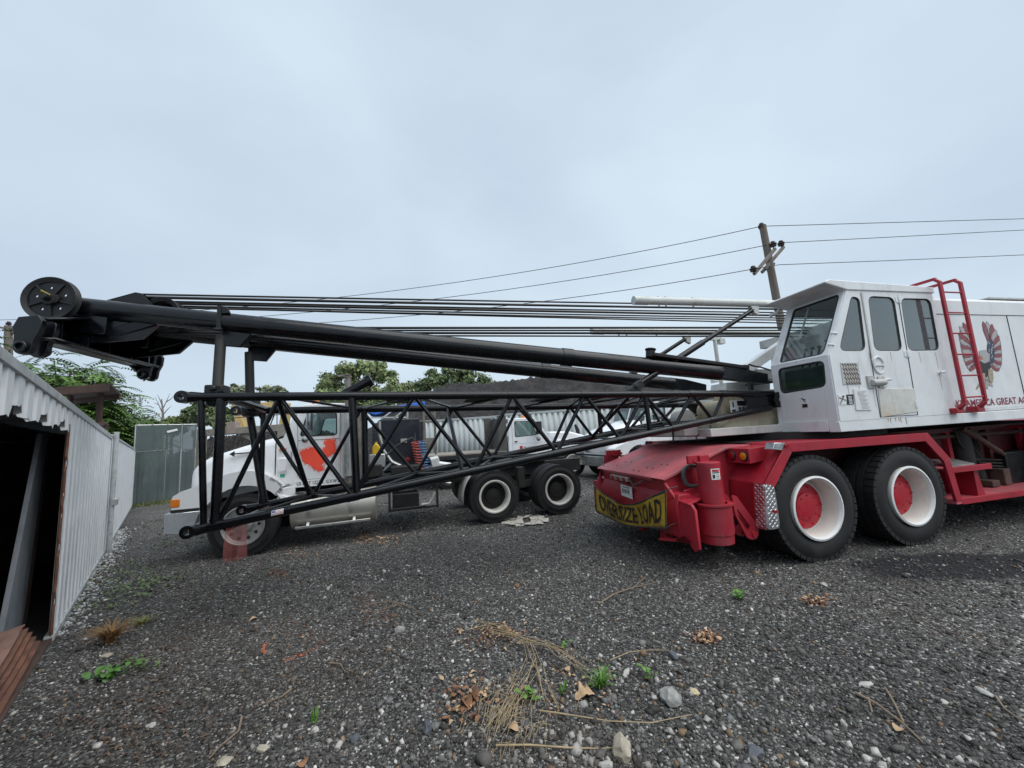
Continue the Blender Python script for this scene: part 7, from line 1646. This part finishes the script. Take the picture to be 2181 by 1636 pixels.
tuft(235, 1372, 260, .26, .24, mat('brown_dead_grass', (.26, .15, .055), .8, var=.35, vs=12), 'brown dead grass tuft beside the white container', wid=.005); tuft(300, 1330, 60, .10, .16, mat('olive_grass', (.16, .17, .05), .7, var=.3, vs=12), 'olive grass fringe right of the brown tuft')
def weed(px, py, n, l, spread, label, m=m_weed):
    g = G(px, py); mb = MB(); rl = random.Random(int(px+py))
    for k in range(n): q = (rl.gauss(0, spread), rl.gauss(0, spread*.8), rl.uniform(.01, .05)); leaf(mb, q, l*rl.uniform(.6, 1.2), l*.33, rl.uniform(0, 6.3), .4, rl.uniform(0, .5)); spread > .1 or mb.pipe([(0, 0, -.02), (q[0]*.6, q[1]*.6, q[2]*.8), q], .002, 4)
    o = mb.build('weed', m, smooth=60); o.location = g
    if spread > .1: kind(o, 'stuff', label)
    else: tag(o, label, 'weed')
weed(240, 1448, 22, .075, .055, 'broad leaved green weed near the rusty sheets'); weed(1120, 1495, 14, .05, .03, 'small bright green weed among the dry stalks', m_grass); weed(1573, 1275, 14, .05, .03, 'small weed with pale leaves in front of the crane bumper', m_grass)
weed(1385, 1452, 8, .04, .03, 'tiny yellow green sprout beside the long pale stone', m_grass); weed(1203, 1382, 6, .035, .02, 'tiny green sprout above the weed stalks', m_grass)
for i, (px, py, n, sp2) in enumerate(((300, 1255, 60, .25), (260, 1285, 50, .25), (330, 1240, 40, .2), (235, 1240, 40, .25), (270, 1210, 40, .3), (360, 1160, 30, .2), (610, 1150, 14, .06), (300, 1430, 10, .05), (290, 1415, 8, .04))):
    weed(px, py, n, .05, sp2, ['low green weeds spreading below the lock box', 'low weeds above the brown tuft', 'weeds reaching toward the semi wheel', 'weeds along the foot of the white container', 'sparse weeds near the container joint', 'weeds in front of the semi bumper', 'tiny plant behind the flag', 'small plant right of the broad leaved weed', 'tiny plant above the broad leaved weed'][i], mat('dull_weed', (.085, .13, .04), .6, var=.35, vs=12))
# grass verge along the fence
gv = MB(); rl = random.Random(4)
for k in range(1500):
    f_ = rl.random(); q = fa+(fb-fa)*f_*1.6+np.array([rl.gauss(.3, .35), rl.gauss(-.35, .25), 0]); h_ = rl.uniform(.04, .13); a = rl.uniform(0, 6.3); s = Vector((math.cos(a), math.sin(a), 0))*.012; p = Vector((q[0], q[1], 0)); t_ = p+Vector((rl.gauss(0, .05), rl.gauss(0, .05), h_)); gv.add([p-s, p+s, t_], [(0, 1, 2)])
kind(gv.build('grass_verge', mat('verge_grass', (.12, .14, .05), .7, var=.35, vs=6), smooth=0, fix=False), 'stuff', 'thin grass along the foot of the fence')
# white torn sheet under the semi's wheels
sh0 = G(1120, 1112, .006); me_ = []
pc = [(1068, 1112), (1085, 1106), (1120, 1101), (1150, 1100), (1174, 1103), (1160, 1112), (1140, 1121), (1105, 1121), (1080, 1118)]
so_ = empty('torn_plastic_sheet', sh0); tag(so_, 'dirty white torn plastic sheet lying under the semi rear wheels', 'plastic sheet')
m_shp = mat('dirty_white_plastic', (.50, .47, .41), .7, var=.2, vs=8, dirt=[((.12, .11, .10), .45, 9, 1)], bump=.6, bs=14)
rl = random.Random(11); nx_, ny_ = 7, 4; gp = {}
for a in range(nx_+1):
    for b2 in range(ny_+1): gp[a, b2] = (1070+a*14.5+rl.uniform(-4, 4)+6*(b2 == 0), 1102+b2*4.9+rl.uniform(-1.3, 1.3)-.5*a*.6)
for a in range(nx_):
    for b2 in range(ny_):
        if rl.random() < .10 or (a, b2) in ((0, 0), (nx_-1, ny_-1), (0, ny_-1), (nx_-1, 0)): continue
        qd = [gp[a, b2], gp[a+1, b2], gp[a+1, b2+1], gp[a, b2+1]]; cx = sum(p[0] for p in qd)/4; cy_ = sum(p[1] for p in qd)/4; k_ = rl.uniform(.86, .97)
        zz = rl.uniform(.008, .03); P = [G(cx+(x-cx)*k_, cy_+(y-cy_)*k_, zz+rl.uniform(-.004, .012))-sh0 for x, y in qd]
        MB().prism(P, (0, 0, -.006)).build('sheet_scrap', m_shp, so_)
